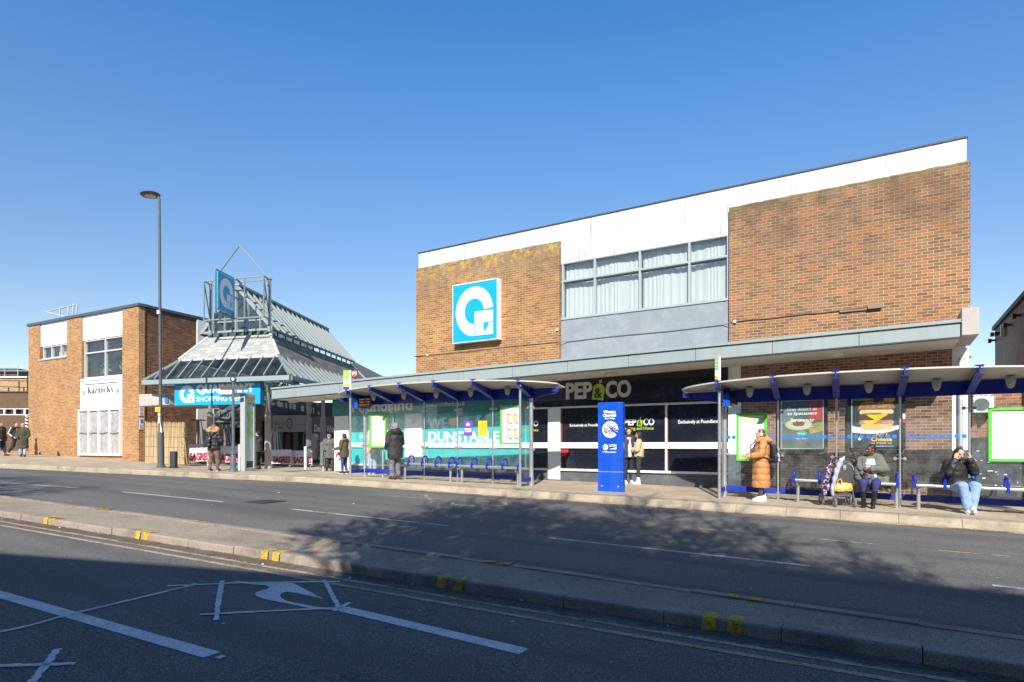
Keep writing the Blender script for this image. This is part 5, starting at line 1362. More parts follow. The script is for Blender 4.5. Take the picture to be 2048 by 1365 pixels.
bench('empty steel bench under the purple flyer and the yellow notice', S_(914), S_(1044), [S_(919), S_(949), S_(979), S_(1010), S_(1041)], [S_(924), S_(1036)])
bench('steel bench carrying the mother and child behind the pushchair', S_(1586), S_(1797), [S_(1588.5), S_(1639), S_(1690), S_(1743), S_(1794)], [S_(1596), S_(1793)])
bench('steel bench carrying the woman in blue jeans', S_(1826), S_(2110), [S_(1828), S_(1888), S_(1949), S_(2013), S_(2080)], [S_(1837), S_(2095)])

# boards and notices on the shelter glass
def case(name, label, x0, x1, y0, y1, pl=PS, off=.012, cat='timetable board', fw=.055):
    s0, s1, z0, z1 = pl.quad(x0, y0, x1, y1); t = thing(name, label, cat, pl.pt((s0 + s1) / 2, z0, off), pl.ang)
    fr = MB(); fr.pb(pl, s0, s1, z0, z0 + fw, off, off + .06).pb(pl, s0, s1, z1 - fw, z1, off, off + .06).pb(pl, s0, s0 + fw, z0 + fw, z1 - fw, off, off + .06).pb(pl, s1 - fw, s1, z0 + fw, z1 - fw, off, off + .06)
    fr.build('frame', M['green'], t, bevel=.008)
    MB().pb(pl, s0 + fw, s1 - fw, z0 + fw, z1 - fw, off, off + .025).build('sheet', M['poster_white'], t)
    return t, s0 + fw, s1 - fw, z0 + fw, z1 - fw, off + .026
def lines(pl, t, s0, s1, zs, off, mat, h=.006, name='print'):
    mb = MB()
    for z in zs: mb.pb(pl, s0, s1, z - h / 2, z + h / 2, off, off + .001)
    return mb.build(name, mat, t)
SW = plain('soft_grey_print', (.50, .52, .52), .6); PGN = plain('pale_green_print', (.55, .74, .33), .6)
t, a, b, c, d, o = case('timetable_board', 'green framed timetable beside the man in the black parka', 741.5, 774.5, 827, 896)
lines(PS, t, a + .04, b - .04, [c + .3 + (d - c - .45) * i / 16 for i in range(17)], o, SW)
MB().pb(PS, a + .15, b - .12, c + .02, c + .20, o, o + .002).pb(PS, a, b, d - .12, d - .02, o, o + .002).build('green_print', PGN, t)
MB().tube(PS.pt((a + b) / 2 + .12, gz(a), -.06), PS.pt((a + b) / 2 + .12, c, -.06), .03, n=10).build('leg', M['galv'], t, smooth=True)
t, a, b, c, d, o = case('timetable_board', 'green framed board with orange route plans on the shelter glass', 1002.5, 1043, 811, 889)
mb = MB()
for zz in (c + (d - c) * .12, c + (d - c) * .55):
    for ss in (a + (b - a) * .30, a + (b - a) * .66):
        w, h = (b - a) * .24, (d - c) * .27
        mb.pb(PS, ss, ss + .045, zz, zz + h, o, o + .002); mb.pb(PS, ss + .045, ss + w, zz + h - .045, zz + h, o, o + .002); mb.pb(PS, ss + .045, ss + w * .5, zz, zz + .03, o, o + .002); mb.pb(PS, ss + w * .6, ss + w * .8, zz + .02, zz + h * .8, o, o + .002)
mb.build('route_plan', M['orange'], t)
mb = MB()
for zz in (c + (d - c) * .10, c + (d - c) * .53):
    for ss in (a + (b - a) * .42, a + (b - a) * .78): mb.pb(PS, ss, ss + .10, zz, zz + .03, o, o + .003)
mb.build('print', M['charcoal'], t)
t, a, b, c, d, o = case('timetable_board', 'green framed timetable being read by the woman in the tan coat', 1473.5, 1534.5, 827, 922)
lines(PS, t, a + .12, b - .12, [c + (d - c) * f for f in (.22, .44, .66, .84)], o, SW, .008)
MB().pb(PS, a, b, d - .16, d - .04, o, o + .002).pb(PS, a, b, c + .0, c + .14, o, o + .002).build('green_print', PGN, t)
MB().pb(PS, (a + b) / 2 - .05, (a + b) / 2 + .02, c + .02, c + .16, o + .002, o + .004).build('label', M['bag_yellow'], t)
t, a, b, c, d, o = case('poster_board', 'large green framed blank white poster board beside the woman in blue jeans', 1975.5, 2125, 814.5, 924, cat='poster board', fw=.06)
def notice(label, x0, x1, y0, y1, mat, pl=PS, off=.008):
    s0, s1, z0, z1 = pl.quad(x0, y0, x1, y1); t = thing('notice', label, 'notice', pl.pt((s0 + s1) / 2, z0, off), pl.ang)
    MB().pb(pl, s0, s1, z0, z1, off, off + .004).build('sheet', mat, t); return t, s0, s1, z0, z1, off + .005
VI = plain('violet_print', (.16, .07, .55), .5)
t, a, b, c, d, o = notice('purple and white flyer stuck on the shelter glass', 928, 945, 842, 872, VI)
w, h = b - a, d - c
mb = MB().pb(PS, a + .03, b - .03, c + .25 * h, c + .5 * h, o, o + .001).pp(PS, [(a + .2 * w, c + .66 * h), (a + .5 * w, c + .98 * h), (a + .8 * w, c + .66 * h)], o, o + .001); mb.build('white_print', M['poster_white'], t)
text('LIGHTS', PS, a + .12 * w, b - .12 * w, c + .30 * h, c + .46 * h, o + .002, VI, t, .02)
mb = MB(); ring(mb, PS, a + .5 * w, c + .74 * h, .10, .06, 0, 360, o + .0015, o + .003, 20); mb.build('violet_print', VI, t)
t, a, b, c, d, o = notice('yellow notice stuck on the shelter glass beside the purple flyer', 957, 974.5, 842, 871, M['yellow'])
lines(PS, t, a + .05, b - .05, [c + .06 + .05 * i for i in range(7)], o, plain('olive_print', (.5, .36, .03)), .012)
def nosmoke(label, x0, x1, y0, y1):
    t, a, b, c, d, o = notice(label, x0, x1, y0, y1, plain('pale_lilac_sign', (.70, .68, .72)))
    w, h = b - a, d - c; mb = MB(); r = .36 * w; zc_ = c + .64 * h; sc_ = (a + b) / 2
    ring(mb, PS, sc_, zc_, r, r * .74, 0, 360, o, o + .002, 24); k = r * .72 * .707
    mb.pp(PS, [(sc_ - k - .01, zc_ + k), (sc_ - k + .01, zc_ + k + .01), (sc_ + k + .01, zc_ - k), (sc_ + k - .01, zc_ - k - .01)], o, o + .002); mb.build('prohibition_ring', M['red'], t)
    MB().pb(PS, sc_ - .5 * r, sc_ + .5 * r, zc_ - .015, zc_ + .015, o - .0005, o + .0005).build('cigarette', M['black'], t)
    text('No Smoking', PS, a + .1 * w, b - .1 * w, c + .1 * h, c + .22 * h, o, M['charcoal'], t)
nosmoke('no smoking sign on the glass above the purple flyer', 917, 925, 817, 831)
nosmoke('no smoking sign on the glass between the two wall adverts', 1678, 1690.5, 816, 833.5)

# stop flags
def flag(label, px, ytop, fx0, fx1, fy0, fy1, s, turn):
    b = PS.pt(s, 0, .68); pl = frontal((V((b.x, b.y, 0)).dot(V((-ST, CT, 0)))))
    zt = pl.Z(px, ytop); zb = pl.Z(px, ytop + 80)
    t = thing('bus_stop_flag', label, 'bus stop sign', (b.x, b.y, zb), 0, 'bus stop flags')
    MB().tube((b.x, b.y, zb - .2), (b.x, b.y, zt), .032, n=12).build('pole', M['sign_white'], t, smooth=True)
    pf = Pl((b.x, b.y), TH + turn); z0, z1 = pl.Z(px, fy1), pl.Z(px, fy0); w = pf.S(fx0); w0, w1 = w, pf.S(fx1)
    MB().pb(pf, w0, w1, z0, z1, -.012, .012).build('plate', M['poster_white'], t)
    h = z1 - z0; LG_ = plain('lime_green_panel', (.27, .60, .06), .4)
    MB().pb(pf, w0, w1, z0 + .5 * h, z1, -.014, .014).build('green_panel', LG_, t)
    MB().pb(pf, w0, w1, z0 + .13 * h, z0 + .28 * h, -.014, .014).build('yellow_panel', M['yellow'], t)
    MB().pb(pf, w0, w1, z0, z0 + .13 * h, -.014, .014).build('blue_panel', M['totem_blue'], t)
    for (tx, f0, f1) in (('Central', .84, .90), ('Bus Stop', .70, .77), ('Stop', .58, .63), ('www', .38, .42)):
        text(tx, pf, w0 + .12 * (w1 - w0), w1 - .2 * (w1 - w0), z0 + f0 * h, z0 + f1 * h, .0145, M['sign_white'] if f0 > .5 else M['green'], t)
flag('bus stop flag seen nearly edge-on above the shelter with blue dots', 1436.5, 713, 1430.5, 1436, 716, 765, sRgt, -.9)
flag('wide-open bus stop flag near the glass entrance roof', 701.5, 741.5, 687, 699, 741, 779, sLft, -.1)
# arrival displays
def display(label, x0, x1, y0, y1, off, seen):
    pl = Pl(tuple(PS.pt(0, 0, off)[:2]), ANG_R); s0, s1, z0, z1 = pl.quad(x0, y0, x1, y1)
    t = thing('arrivals_display', label, 'display', pl.pt((s0 + s1) / 2, z0), ANG_R, 'arrivals displays')
    w = .52; P = pl.pt
    e0, e1 = (s0, s0 + .16) if seen else (s0, s1 - .12)
    z2 = z1
    # housing is a gabled box that runs from the front to the back
    mb = MB(); h = z1 - z0
    prof = [(e0, z0), (e1 if not seen else s0 + .30, z0), (e1 if not seen else s0 + .30, z0 + .62 * h), ((e0 + (e1 if not seen else s0 + .30)) / 2, z1), (e0, z0 + .62 * h)]
    mb.pp(pl, prof, -.55, 0); mb.build('housing', M['totem_blue'], t, bevel=.006)
    if seen:
        MB().pb(pl, s0 + .302, s1, z0 + .02, z1 - .04, -.10, -.04).build('screen', M['black'], t)
        em = NT('amber_led'); e_ = em.n('ShaderNodeEmission'); e_.inputs[0].default_value = (1, .32, .04, 1); e_.inputs[1].default_value = .55; em.l(e_.outputs[0], em.out.inputs[0])
        for i in range(3): text(('City Centre  4 min', 'Airport      9 min', 'Hospital    12 min')[i], pl, s0 + .36, s1 - .05, z0 + .08 + i * .085, z0 + .125 + i * .085, -.039, em.m, t)
    else: MB().pb(pl, e1 + .001, e1 + .10, z0 + .03, z1 - .12, -.55, -.05).build('screen', M['black'], t)
    MB().pb(pl, (e0 + e1) / 2 - .03, (e0 + e1) / 2 + .03, z1 - .03, z1 + .20, -.3, -.24).build('hanger', M['royal'], t)
display('blue arrivals display with amber text under the shelter roof', 701, 739.5, 794, 816, .45, True)
display('small gabled blue arrivals display seen end-on beside the steel post', 1445.5, 1470, 784, 812, .45, False)

# ------------------------------------------------------------------ advert panels on the wall
def adcase(label, x0, x1, y0, y1):
    s0, s1, z0, z1 = PG.quad(x0, y0, x1, y1); t = thing('advert_panel', label, 'advert panel', PG.pt((s0 + s1) / 2, z0, 0), 0, 'advert panels on the brick wall')
    w, h = s1 - s0, z1 - z0; r = .14
    pts = []
    for cx_, cz_, a0 in ((s1 - r, z1 - r, 0), (s0 + r, z1 - r, 90), (s0 + r, z0 + r, 180), (s1 - r, z0 + r, 270)): pts += arc(cx_, cz_, r, a0, a0 + 90, 6)
    MB().pp(PG, pts, .01, .14).build('case', plain('black_gloss_case', (.02, .022, .025), .3, coat=.4), t)
    a, b, c, d = s0 + .09 * w, s1 - .09 * w, z0 + .115 * h, z1 - .05 * h
    fr = MB().pb(PG, a - .02, b + .02, c - .02, c, .14, .15).pb(PG, a - .02, b + .02, d, d + .02, .14, .15).pb(PG, a - .02, a, c, d, .14, .15).pb(PG, b, b + .02, c, d, .14, .15)
    fr.build('inner_frame', M['galv'], t)
    cr = MB()
    for s_, dx in ((s1 - .09, 1), (s0 + .09, -1)): cr.path([PG.pt(s_ - dx * .10, z0 + .035, .15), PG.pt(s_ + dx * .02, z0 + .07, .15), PG.pt(s_ + dx * .065, z0 + .19, .15)], .022, 8)
    cr.build('corner_guard', plain('cream_plastic', (.72, .62, .36), .5), t, smooth=True)
    return t, a, b, c, d
def printed(name, t, pts, off, mat): return MB().pp(PG, pts, off, off + .0015).build(name, mat, t)
PT = lambda n_, r, g_, b_, v=.12: plain(n_, sr(r, g_, b_), .6, var=v, scale=9)
t, a, b, c, d = adcase('wall advert about an opticians, white handwriting over a tea table', 1556, 1656, 797, 910)
w, h = b - a, d - c; q = lambda x, y: (a + x * w, c + y * h)
MB().pb(PG, a, b, c, d, .14, .142).build('poster', PT('slate_poster', 76, 92, 98), t)
E = lambda cx_, cy_, rx_, ry_, n=28: [q(cx_ + rx_ * math.cos(2 * PI * i / n), cy_ + ry_ * math.sin(2 * PI * i / n)) for i in range(n)]
printed('red_shirt', t, [q(.62, .62), q(.70, .74), q(.68, .98), q(.98, .98), q(.998, .62), q(.9, .58)], .1425, PT('shirt_red', 170, 62, 60))
printed('grey_jumper', t, [q(.002, .55), q(.05, .8), q(.2, .9), q(.33, .75), q(.3, .6), q(.1, .5)], .1425, PT('jumper_grey', 100, 122, 128))
printed('table', t, [q(.002, .002), q(.998, .002), q(.998, .42), q(.55, .46), q(.002, .40)], .1425, PT('table_dark', 86, 96, 92))
printed('plate', t, E(.42, .50, .33, .12), .1455, PT('plate_cream', 186, 176, 140)); printed('cake', t, E(.42, .52, .15, .06), .148, PT('cake_brown', 96, 76, 56))
printed('cloth', t, [q(.70, .30), q(.998, .36), q(.998, .55), q(.80, .53), q(.66, .42)], .1455, PT('cloth_olive', 148, 140, 66))
for i, (tx, y0, y1, x0, x1, mt) in enumerate((('Gran doesn\'t go', .77, .86, .14, .86, PT('dim_white', 190, 205, 212, .03)), ('to Specsavers', .68, .77, .15, .86, W), ('They come to her', .54, .63, .22, .80, W), ('Find out about Home Visits', .445, .475, .23, .77, W), ('at specsavers.co.uk', .41, .43, .30, .70, W))):
    text(tx, PG, a + x0 * w, a + x1 * w, c + y0 * h, c + y1 * h, .151, mt, t, .015 if i < 3 else .0, .001, shear=.25 if i < 3 else 0)
printed('button', t, E(.5, .31, .13, .05), .149, PT('mint', 24, 170, 120)); text('Book', PG, a + .42 * w, a + .58 * w, c + .295 * h, c + .325 * h, .151, W, t)
lines(PG, t, a + .35 * w, b - .35 * w, [c + .2 * h], .149, W, .012)
t, a, b, c, d = adcase('wall advert with a big double cheeseburger and yellow lettering', 1695, 1811, 791, 913)
w, h = b - a, d - c; q = lambda x, y: (a + x * w, c + y * h)
MB().pb(PG, a, b, c, d, .14, .142).build('poster', PT('dark_teal_poster', 34, 50, 54), t)
mb = MB()
for i in range(20): mb.pp(PG, [q(.01 + i * .022, .955), q(.024 + i * .022, .955), q(.024 + i * .022, .995), q(.01 + i * .022, .995)], .1425, .144)
mb.pp(PG, arc(*q(.78, .99), .12 * w, 180, 360, 14), .1425, .144); mb.build('yellow_trim', PT('trim_gold', 190, 150, 50), t)
E = lambda cx_, cy_, rx_, ry_, a0=0, a1=360, n=28: [q(cx_ + rx_ * math.cos(math.radians(a0 + (a1 - a0) * i / n)), cy_ + ry_ * math.sin(math.radians(a0 + (a1 - a0) * i / n))) for i in range(n + (0 if a1 - a0 == 360 else 1))]
printed('paper', t, [q(.002, .33), q(.2, .31), q(.45, .30), q(.75, .33), q(.998, .40), q(.998, .47), q(.8, .44), q(.3, .40), q(.002, .46)], .1425, PT('paper_grey', 226, 228, 230))
BUN = PT('bun_brown', 150, 100, 52, .3); BUNL = PT('bun_pale', 222, 176, 112, .2); PAT = PT('patty', 92, 60, 44, .4); CHE = PT('cheese', 244, 186, 40, .05); SAU = PT('pale_sauce', 236, 200, 150, .25)
printed('bun_base', t, [q(.18, .44), q(.22, .385), q(.5, .365), q(.80, .39), q(.85, .44), q(.84, .49), q(.2, .49)], .1445, BUNL)
printed('patty', t, [q(.16, .49), q(.86, .49), q(.88, .53), q(.84, .57), q(.17, .57), q(.14, .53)], .146, PT('patty_light', 176, 128, 96, .4))
printed('cheese_slice', t, [q(.20, .565), q(.56, .565), q(.37, .455)], .1485, CHE)
printed('patty', t, [q(.15, .58), q(.87, .58), q(.88, .64), q(.84, .69), q(.16, .69), q(.13, .63)], .1455, PAT)
printed('cheese_slice', t, [q(.30, .67), q(.76, .68), q(.52, .545)], .1495, CHE)
printed('onion_and_gherkin', t, [q(.17, .69), q(.85, .69), q(.88, .74), q(.8, .78), q(.2, .78), q(.15, .73)], .1465, SAU)
printed('lettuce', t, [q(.20, .70), q(.35, .66), q(.5, .69), q(.62, .67), q(.62, .71), q(.4, .72)], .1485, PT('gherkin', 120, 130, 44, .3))
for cx_ in (.36, .66): printed('bun_top', t, E(cx_, .77, .24, .17, 0, 180), .149 + (.001 if cx_ > .5 else 0), BUN)
random.seed(9); mb = MB()
for i in range(90):
    x, y = random.uniform(.16, .86), random.uniform(.80, .93)
    if min(((x - .36) / .22) ** 2 + ((y - .77) / .155) ** 2, ((x - .66) / .22) ** 2 + ((y - .77) / .155) ** 2) < 1: mb.pp(PG, [q(x, y), q(x + .012, y + .002), q(x + .010, y + .010), q(x - .002, y + .008)], .152, .1525)
mb.build('sesame_seeds', PT('sesame', 226, 200, 150), t)
text('Cheese', PG, a + .40 * w, a + .84 * w, c + .155 * h, c + .235 * h, .146, PT('title_gold', 240, 176, 40, .02), t, .04, .001)
text('N°1', PG, a + .50 * w, a + .74 * w, c + .245 * h, c + .32 * h, .146, PT('title_gold', 240, 176, 40, .02), t, .02, .001, shear=.2)
text('STACK', PG, a + .52 * w, a + .72 * w, c + .105 * h, c + .135 * h, .146, W, t, .02, .001, spacing=1.2)
lines(PG, t, a + .38 * w, a + .88 * w, [c + .06 * h], .146, W, .012); lines(PG, t, a + .40 * w, a + .48 * w, [c + .12 * h], .146, W, .01); lines(PG, t, a + .75 * w, a + .83 * w, [c + .12 * h], .146, W, .01)
printed('white_drop', t, [q(.12, .19), q(.16, .17), q(.20, .20), q(.165, .26)], .146, W)
s0, s1, z0, z1 = PG.quad(1805, 828, 1810.5, 846)
tn = thing('notice', 'tiny red and white sticker beside the cheeseburger advert', 'notice', PG.pt(s0, z0, .142))
MB().pb(PG, s0, s1, z0, z1, .141, .146).build('sheet', M['poster_white'], tn); MB().pb(PG, s0, s1, z0, z0 + .4 * (z1 - z0), .1465, .148).build('red_print', M['red'], tn)

# ------------------------------------------------------------------ blue stop totem
bl = G(1195.5, 982.5); PT_ = Pl((bl.x, bl.y), ANG_R)
s1 = PT_.S(1245.5); zt = PT_.Z(1220, 805); z0 = bl.z
tt = thing('bus_stop_totem', 'tall royal blue bus stop totem with white bus way disc', 'totem', PT_.pt(s1 / 2, z0, -.1), ANG_R)
zj = PT_.Z(1220, 944)
MB().pb(PT_, 0, s1, zj + .006, zt, -.20, 0).build('upper_panel', M['totem_blue'], tt, bevel=.012)
MB().pb(PT_, 0, s1, z0 - .05, zj - .006, -.20, 0).build('lower_panel', M['totem_blue'], tt, bevel=.012)
MB().pb(PT_, .01, s1 - .01, zj - .006, zj + .006, -.18, -.004).build('joint_strip', M['galv'], tt)
MB().pb(PT_, .004, s1 - .004, z0 - .06, z0 - .02, -.21, .008).build('base', M['charcoal'], tt)
mb = MB()
for x_ in (.12, s1 - .12): mb.tube(PT_.pt(x_, z0 + .14, 0), PT_.pt(x_, z0 + .14, .012), .02, n=10)
mb.build('bolts', M['galv'], tt)
def tx(body, x0, x1, y0, y1, mat=W, bold=.03):
    a, b = PT_.S(x0), PT_.S(x1); c, d = PT_.Z(1220, y1), PT_.Z(1220, y0); text(body, PT_, a, b, c, d, .001, mat, tt, bold, .002)
tx('Winston', 1206.5, 1231, 821, 827, bold=.045); tx('Churchill', 1206, 1232, 828, 834, bold=.045); tx('Bus Stop', 1210, 1230, 835.5, 839.5, bold=.04)
cx_, cz_ = PT_.S(1220.5), PT_.Z(1220, 859.5); r = (PT_.S(1236.5) - PT_.S(1204.5)) / 2
MB().pp(PT_, [(cx_ + r * math.cos(2 * PI * i / 40), cz_ + r * math.sin(2 * PI * i / 40)) for i in range(40)], 0, .003).build('white_disc', W, tt)
mb = MB()
for (x0, y0, x1, y1, x2, y2) in ((-.62, .82, 1.02, -.10, .98, -.32), (-.72, .72, .98, -.38, .82, -.66)):
    mb.pp(PT_, [(cx_ + x0 * r, cz_ + y0 * r), (cx_ + (x0 + .03) * r, cz_ + (y0 + .02) * r), (cx_ + x1 * r, cz_ + y1 * r), (cx_ + x2 * r, cz_ + y2 * r)], .003, .005)
mb.build('road_stripes', M['totem_blue'], tt)
NB_ = plain('navy_letter', (.01, .02, .10), .5)
tx2 = lambda body, x0, x1, y0, y1: text(body, PT_, cx_ + x0 * r, cx_ + x1 * r, cz_ + y0 * r, cz_ + y1 * r, .0052, NB_, tt, .01, .001)
tx2('bus', -.80, .42, -.22, .42); tx2('way', -.78, .42, -.74, -.14)
a, b, c, d = PT_.S(1206), PT_.S(1216), PT_.Z(1220, 901), PT_.Z(1220, 889)
MB().pp(PT_, [((a + b) / 2 + (b - a) / 2 * math.cos(2 * PI * i / 24), (c + d) / 2 + (d - c) / 2 * math.sin(2 * PI * i / 24)) for i in range(24)], 0, .002).build('council_emblem', M['poster_white'], tt)
MB().pp(PT_, [(a, (c + d) / 2), (a + .35 * (b - a), d - .03), (a + .45 * (b - a), c + .05)], .002, .004).build('emblem_mark', plain('emblem_green', (.02, .22, .20)), tt)
tx('LUTON', 1218, 1233, 889, 894); a, b = PT_.S(1218), PT_.S(1233); MB().pp(PT_, [(a, PT_.Z(1220, 899)), (b, PT_.Z(1220, 899)), (b, PT_.Z(1220, 895))], 0, .002).build('swoosh', W, tt)
tx('Working together', 1205, 1233, 903, 906.5, bold=.03)

# ------------------------------------------------------------------ street lamp, signs, bollards
b = G(322, 935.5); fp = frontal(V((b.x, b.y, 0)).dot(V((-ST, CT, 0))))
ztop = fp.Z(320, 396); sl = fp.S(322); tl_ = thing('street_lamp', 'tall dark street lamp with a flat disc head beside the pavement', 'street lamp', b)
zb_ = fp.Z(322, 866)
top = fp.pt(fp.S(318.5), ztop); mid = fp.pt(fp.S(321.5), zb_)
mb = MB().tube(b, mid, .12, .115, 18).tube(mid, mid + V((0, 0, .10)), .115, .075, 18).tube(mid + V((0, 0, .1)), top, .062, .045, 16); mb.lathe([(0, 0), (.16, 0), (.16, .05), (.12, .09), (0, .09)], b, 18)
mb.build('column', M['post_grey'], tl_, smooth=True)
hd = fp.pt(fp.S(300.5), fp.Z(300, 390)); rr_ = (fp.S(318.5) - fp.S(282)) / 2
tilt = Matrix.Rotation(math.radians(-6), 3, V((-ST, CT, 0)))
mb = MB().sph(hd, (rr_, rr_, .075), 24, 8, tilt); mb.bar(hd + V((CT, ST, 0)) * (rr_ * .8), top + V((0, 0, -.05)), .07)
mb.build('head', M['post_grey'], tl_, smooth=True)
mb = MB().sph(hd + V((0, 0, -.045)), (rr_ * .62, rr_ * .62, .04), 20, 6, tilt); mb.build('lens', plain('cream_lens', (.6, .58, .5), .3), tl_, smooth=True)
mb = MB(); pz = fp.Z(320, 629); mb.tube(fp.pt(fp.S(318), pz, .02), fp.pt(fp.S(318), pz + .14, .02), .075, n=10); mb.tube(fp.pt(fp.S(315.5), pz - .02), fp.pt(fp.S(318), pz + .08), .04, n=8); mb.build('bracket_band', M['galv'], tl_)
sn = thing('notice', 'small yellow notice strapped to the street lamp', 'notice', fp.pt(fp.S(318), fp.Z(318, 824), .1), TH)
MB().pb(fp, fp.S(313), fp.S(323.5), fp.Z(318, 824.5), fp.Z(318, 815), .085, .10).build('plate', M['yellow'], sn)
lines(fp, sn, fp.S(314.5), fp.S(322), [fp.Z(318, 818), fp.Z(318, 821)], .101, M['charcoal'], .015)
sn = thing('notice', 'strip of white and green stickers on the street lamp', 'notice', fp.pt(fp.S(320), fp.Z(318, 846), .1), TH)
mb = MB()
for y0, y1, m_ in ((826, 833, 0), (834, 838, 1), (839, 847, 0)): mb.mi = m_; mb.pb(fp, fp.S(318), fp.S(322.5), fp.Z(320, y1), fp.Z(320, y0), .066, .072)
mb.build('stickers', [plain('pale_sticker', (.66, .68, .60)), PGN], sn)
sn = thing('notice', 'white paper tied to the street lamp, fluttering loose', 'notice', fp.pt(fp.S(325), fp.Z(325, 867), .1), TH)
mb = MB(); a = fp
mb.add([a.pt(a.S(323), a.Z(323, 845), .09), a.pt(a.S(325.5), a.Z(325, 848), .14), a.pt(a.S(330), a.Z(330, 864), .19), a.pt(a.S(327), a.Z(327, 867), .12), a.pt(a.S(323.5), a.Z(323, 863), .10)], [(0, 1, 2, 3, 4)]); mb.build('paper', M['poster_white'], sn)
# finger post
b = G(466.5, 943.5); fp = frontal(V((b.x, b.y, 0)).dot(V((-ST, CT, 0))))
tf = thing('finger_post', 'slim grey finger post with round badge in front of the entrance', 'signpost', b)
mb = MB().lathe([(0, 0), (.15, 0), (.13, .12), (.105, .14), (.10, .55), (.085, .60), (.105, .62), (.105, .68), (.06, .72)], b, 18).tube(b + V((0, 0, .7)), fp.pt(fp.S(466.5), fp.Z(466, 765)), .055, .045, 14); mb.build('post', plain('slate_blue_post', (.10, .13, .15), .45, var=.1), tf, smooth=True)
cz_ = fp.Z(466, 759); cs_ = fp.S(466.5)
MB().tube(fp.pt(cs_, cz_, -.03), fp.pt(cs_, cz_, .03), .105, n=24).build('badge', M['charcoal'], tf, smooth=True)
mb = MB().pp(fp, [(cs_ - .05, cz_ + .05), (cs_ + .05, cz_ + .05), (cs_ + .045, cz_ - .01), (cs_, cz_ - .07), (cs_ - .045, cz_ - .01)], .031, .036); mb.build('shield', M['poster_white'], tf)
MB().pp(fp, [(cs_ - .02, cz_ + .03), (cs_ + .02, cz_ + .03), (cs_, cz_ - .035)], .0362, .038).build('shield_mark', M['charcoal'], tf)
FA = [(442, 495, 773, 780.5, .0), (435, 464.5, 784, 789.5, .35), (443, 464.5, 787, 794, -.3), (468.5, 480, 786, 794, .8)]
for i, (x0, x1, y0, y1, tr) in enumerate(FA):
    a, b_ = fp.S(x0), fp.S(x1); c, d = fp.Z(466, y1), fp.Z(466, y0)
    pts = [(a, c), (b_, c), (b_, d), (a, d)]
    if i in (1,): pts = [(a, (c + d) / 2), (a + .12, c), (b_, c), (b_, d), (a + .12, d)]
    mb = MB(); o_ = .02 - .02 * i; mb.pp(fp, pts, o_, o_ + .035); o = mb.build('finger', plain('bronze_brown', (.09, .075, .065), .45) if i != 1 else M['galv'], tf, bevel=.004)
# map stand
b0_, b1_ = G(485.5, 943), G(509.5, 942.5)
d = ld(.19, .98) ; an = TH + math.atan2(.98, .19) - PI / 2 + PI / 2
base = G(486.5, 943)
PM = Pl((base.x, base.y), TH + math.atan2(.98, .27))
LM = PM.S(508.5); zt0 = PM.Z(487, 787); zg = base.z
mt_ = thing('map_stand', 'tall grey framed town map stand beside the finger post', 'map stand', PM.pt(LM / 2, zg), PM.ang)
MB().pb(PM, 0, .09, zg, zt0, -.14, .06).pb(PM, LM - .09, LM, zg, zt0, -.14, .06).pb(PM, .09, LM - .09, zt0 - .16, zt0, -.14, .06).pb(PM, .09, LM - .09, zg, zg + .12, -.14, .06).build('frame', plain('grey_beige_frame', (.42, .42, .40), .45), mt_, bevel=.02)
MB().pb(PM, .091, LM - .091, zg + .36, zt0 - .161, -.12, .03).build('map_panel', plain('pale_map', (.46, .60, .58), .3, var=.04, coat=.3), mt_)
MB().pb(PM, .091, LM - .091, zg + .121, zg + .36, -.12, .02).build('plinth_panel', M['charcoal'], mt_)
random.seed(21); mb = MB()
for i in range(26):
    s = random.uniform(.15, LM - .3); z = zg + random.choice([1.0, 1.3, 1.5, 1.7, 1.85, 2.0]) + random.uniform(-.1, .1); w = random.uniform(.04, .2); h_ = random.uniform(.03, .16)
    mb.pp(PM, [(s, z), (s + w, z + random.uniform(-.03, .03)), (s + w * .9, z + h_), (s + w * .2, z + h_)], .031 + i * .0002, .0325 + i * .0002)
mb.build('map_parks', plain('map_green', (.25, .55, .08), .4), mt_)
MB().pb(PM, .13, LM - .13, zt0 - .27, zt0 - .20, .03, .034).build('map_title_strip', M['yellow'], mt_)
text('Town Centre', PM, .2, LM - .2, zt0 - .38, zt0 - .33, .031, M['charcoal'], mt_)
# bollards
def bollard(px, py, ptop, label):
    b = G(px, py); dep = V((b.x, b.y, 0)).dot(V((-ST, CT, 0))); H = frontal(dep).Z(px, ptop) - b.z
    t = thing('bollard', label, 'bollard', b, 0, 'white metal bollards')
    mb = MB().lathe([(0, 0), (.065, 0), (.065, H - .06), (.075, H - .05), (.07, H - .02), (.03, H), (0, H)], b, 18); mb.build('post', plain('white_grey_bollard', (.62, .63, .64), .4, .1), t, smooth=True)
    mb = MB()
    for f in (.40, .70): mb.lathe([(.066, f * H - .01), (.073, f * H - .008), (.073, f * H + .008), (.066, f * H + .01)], b, 18)
    mb.build('band', M['galv'], t, smooth=True)
bollard(365.5, 928.5, 877.5, 'white metal bollard in front of the bamboo screen')
bollard(480, 941, 889, 'white metal bollard between the finger post and the map stand')
bollard(611, 943, 893, 'white metal bollard beside the old man with the stick')
b = G(347.5, 936.5); t = thing('bollard', 'short square black bollard beside the street lamp', 'bollard', b, TH)
fp = frontal(V((b.x, b.y, 0)).dot(V((-ST, CT, 0)))); H = fp.Z(347, 903.5) - b.z
mb = MB().obox(b + V((0, 0, H / 2)), V((CT, ST, 0)) * .10, V((-ST, CT, 0)) * .10, (0, 0, H / 2)); mb.build('post', M['charcoal'], t, bevel=.012)
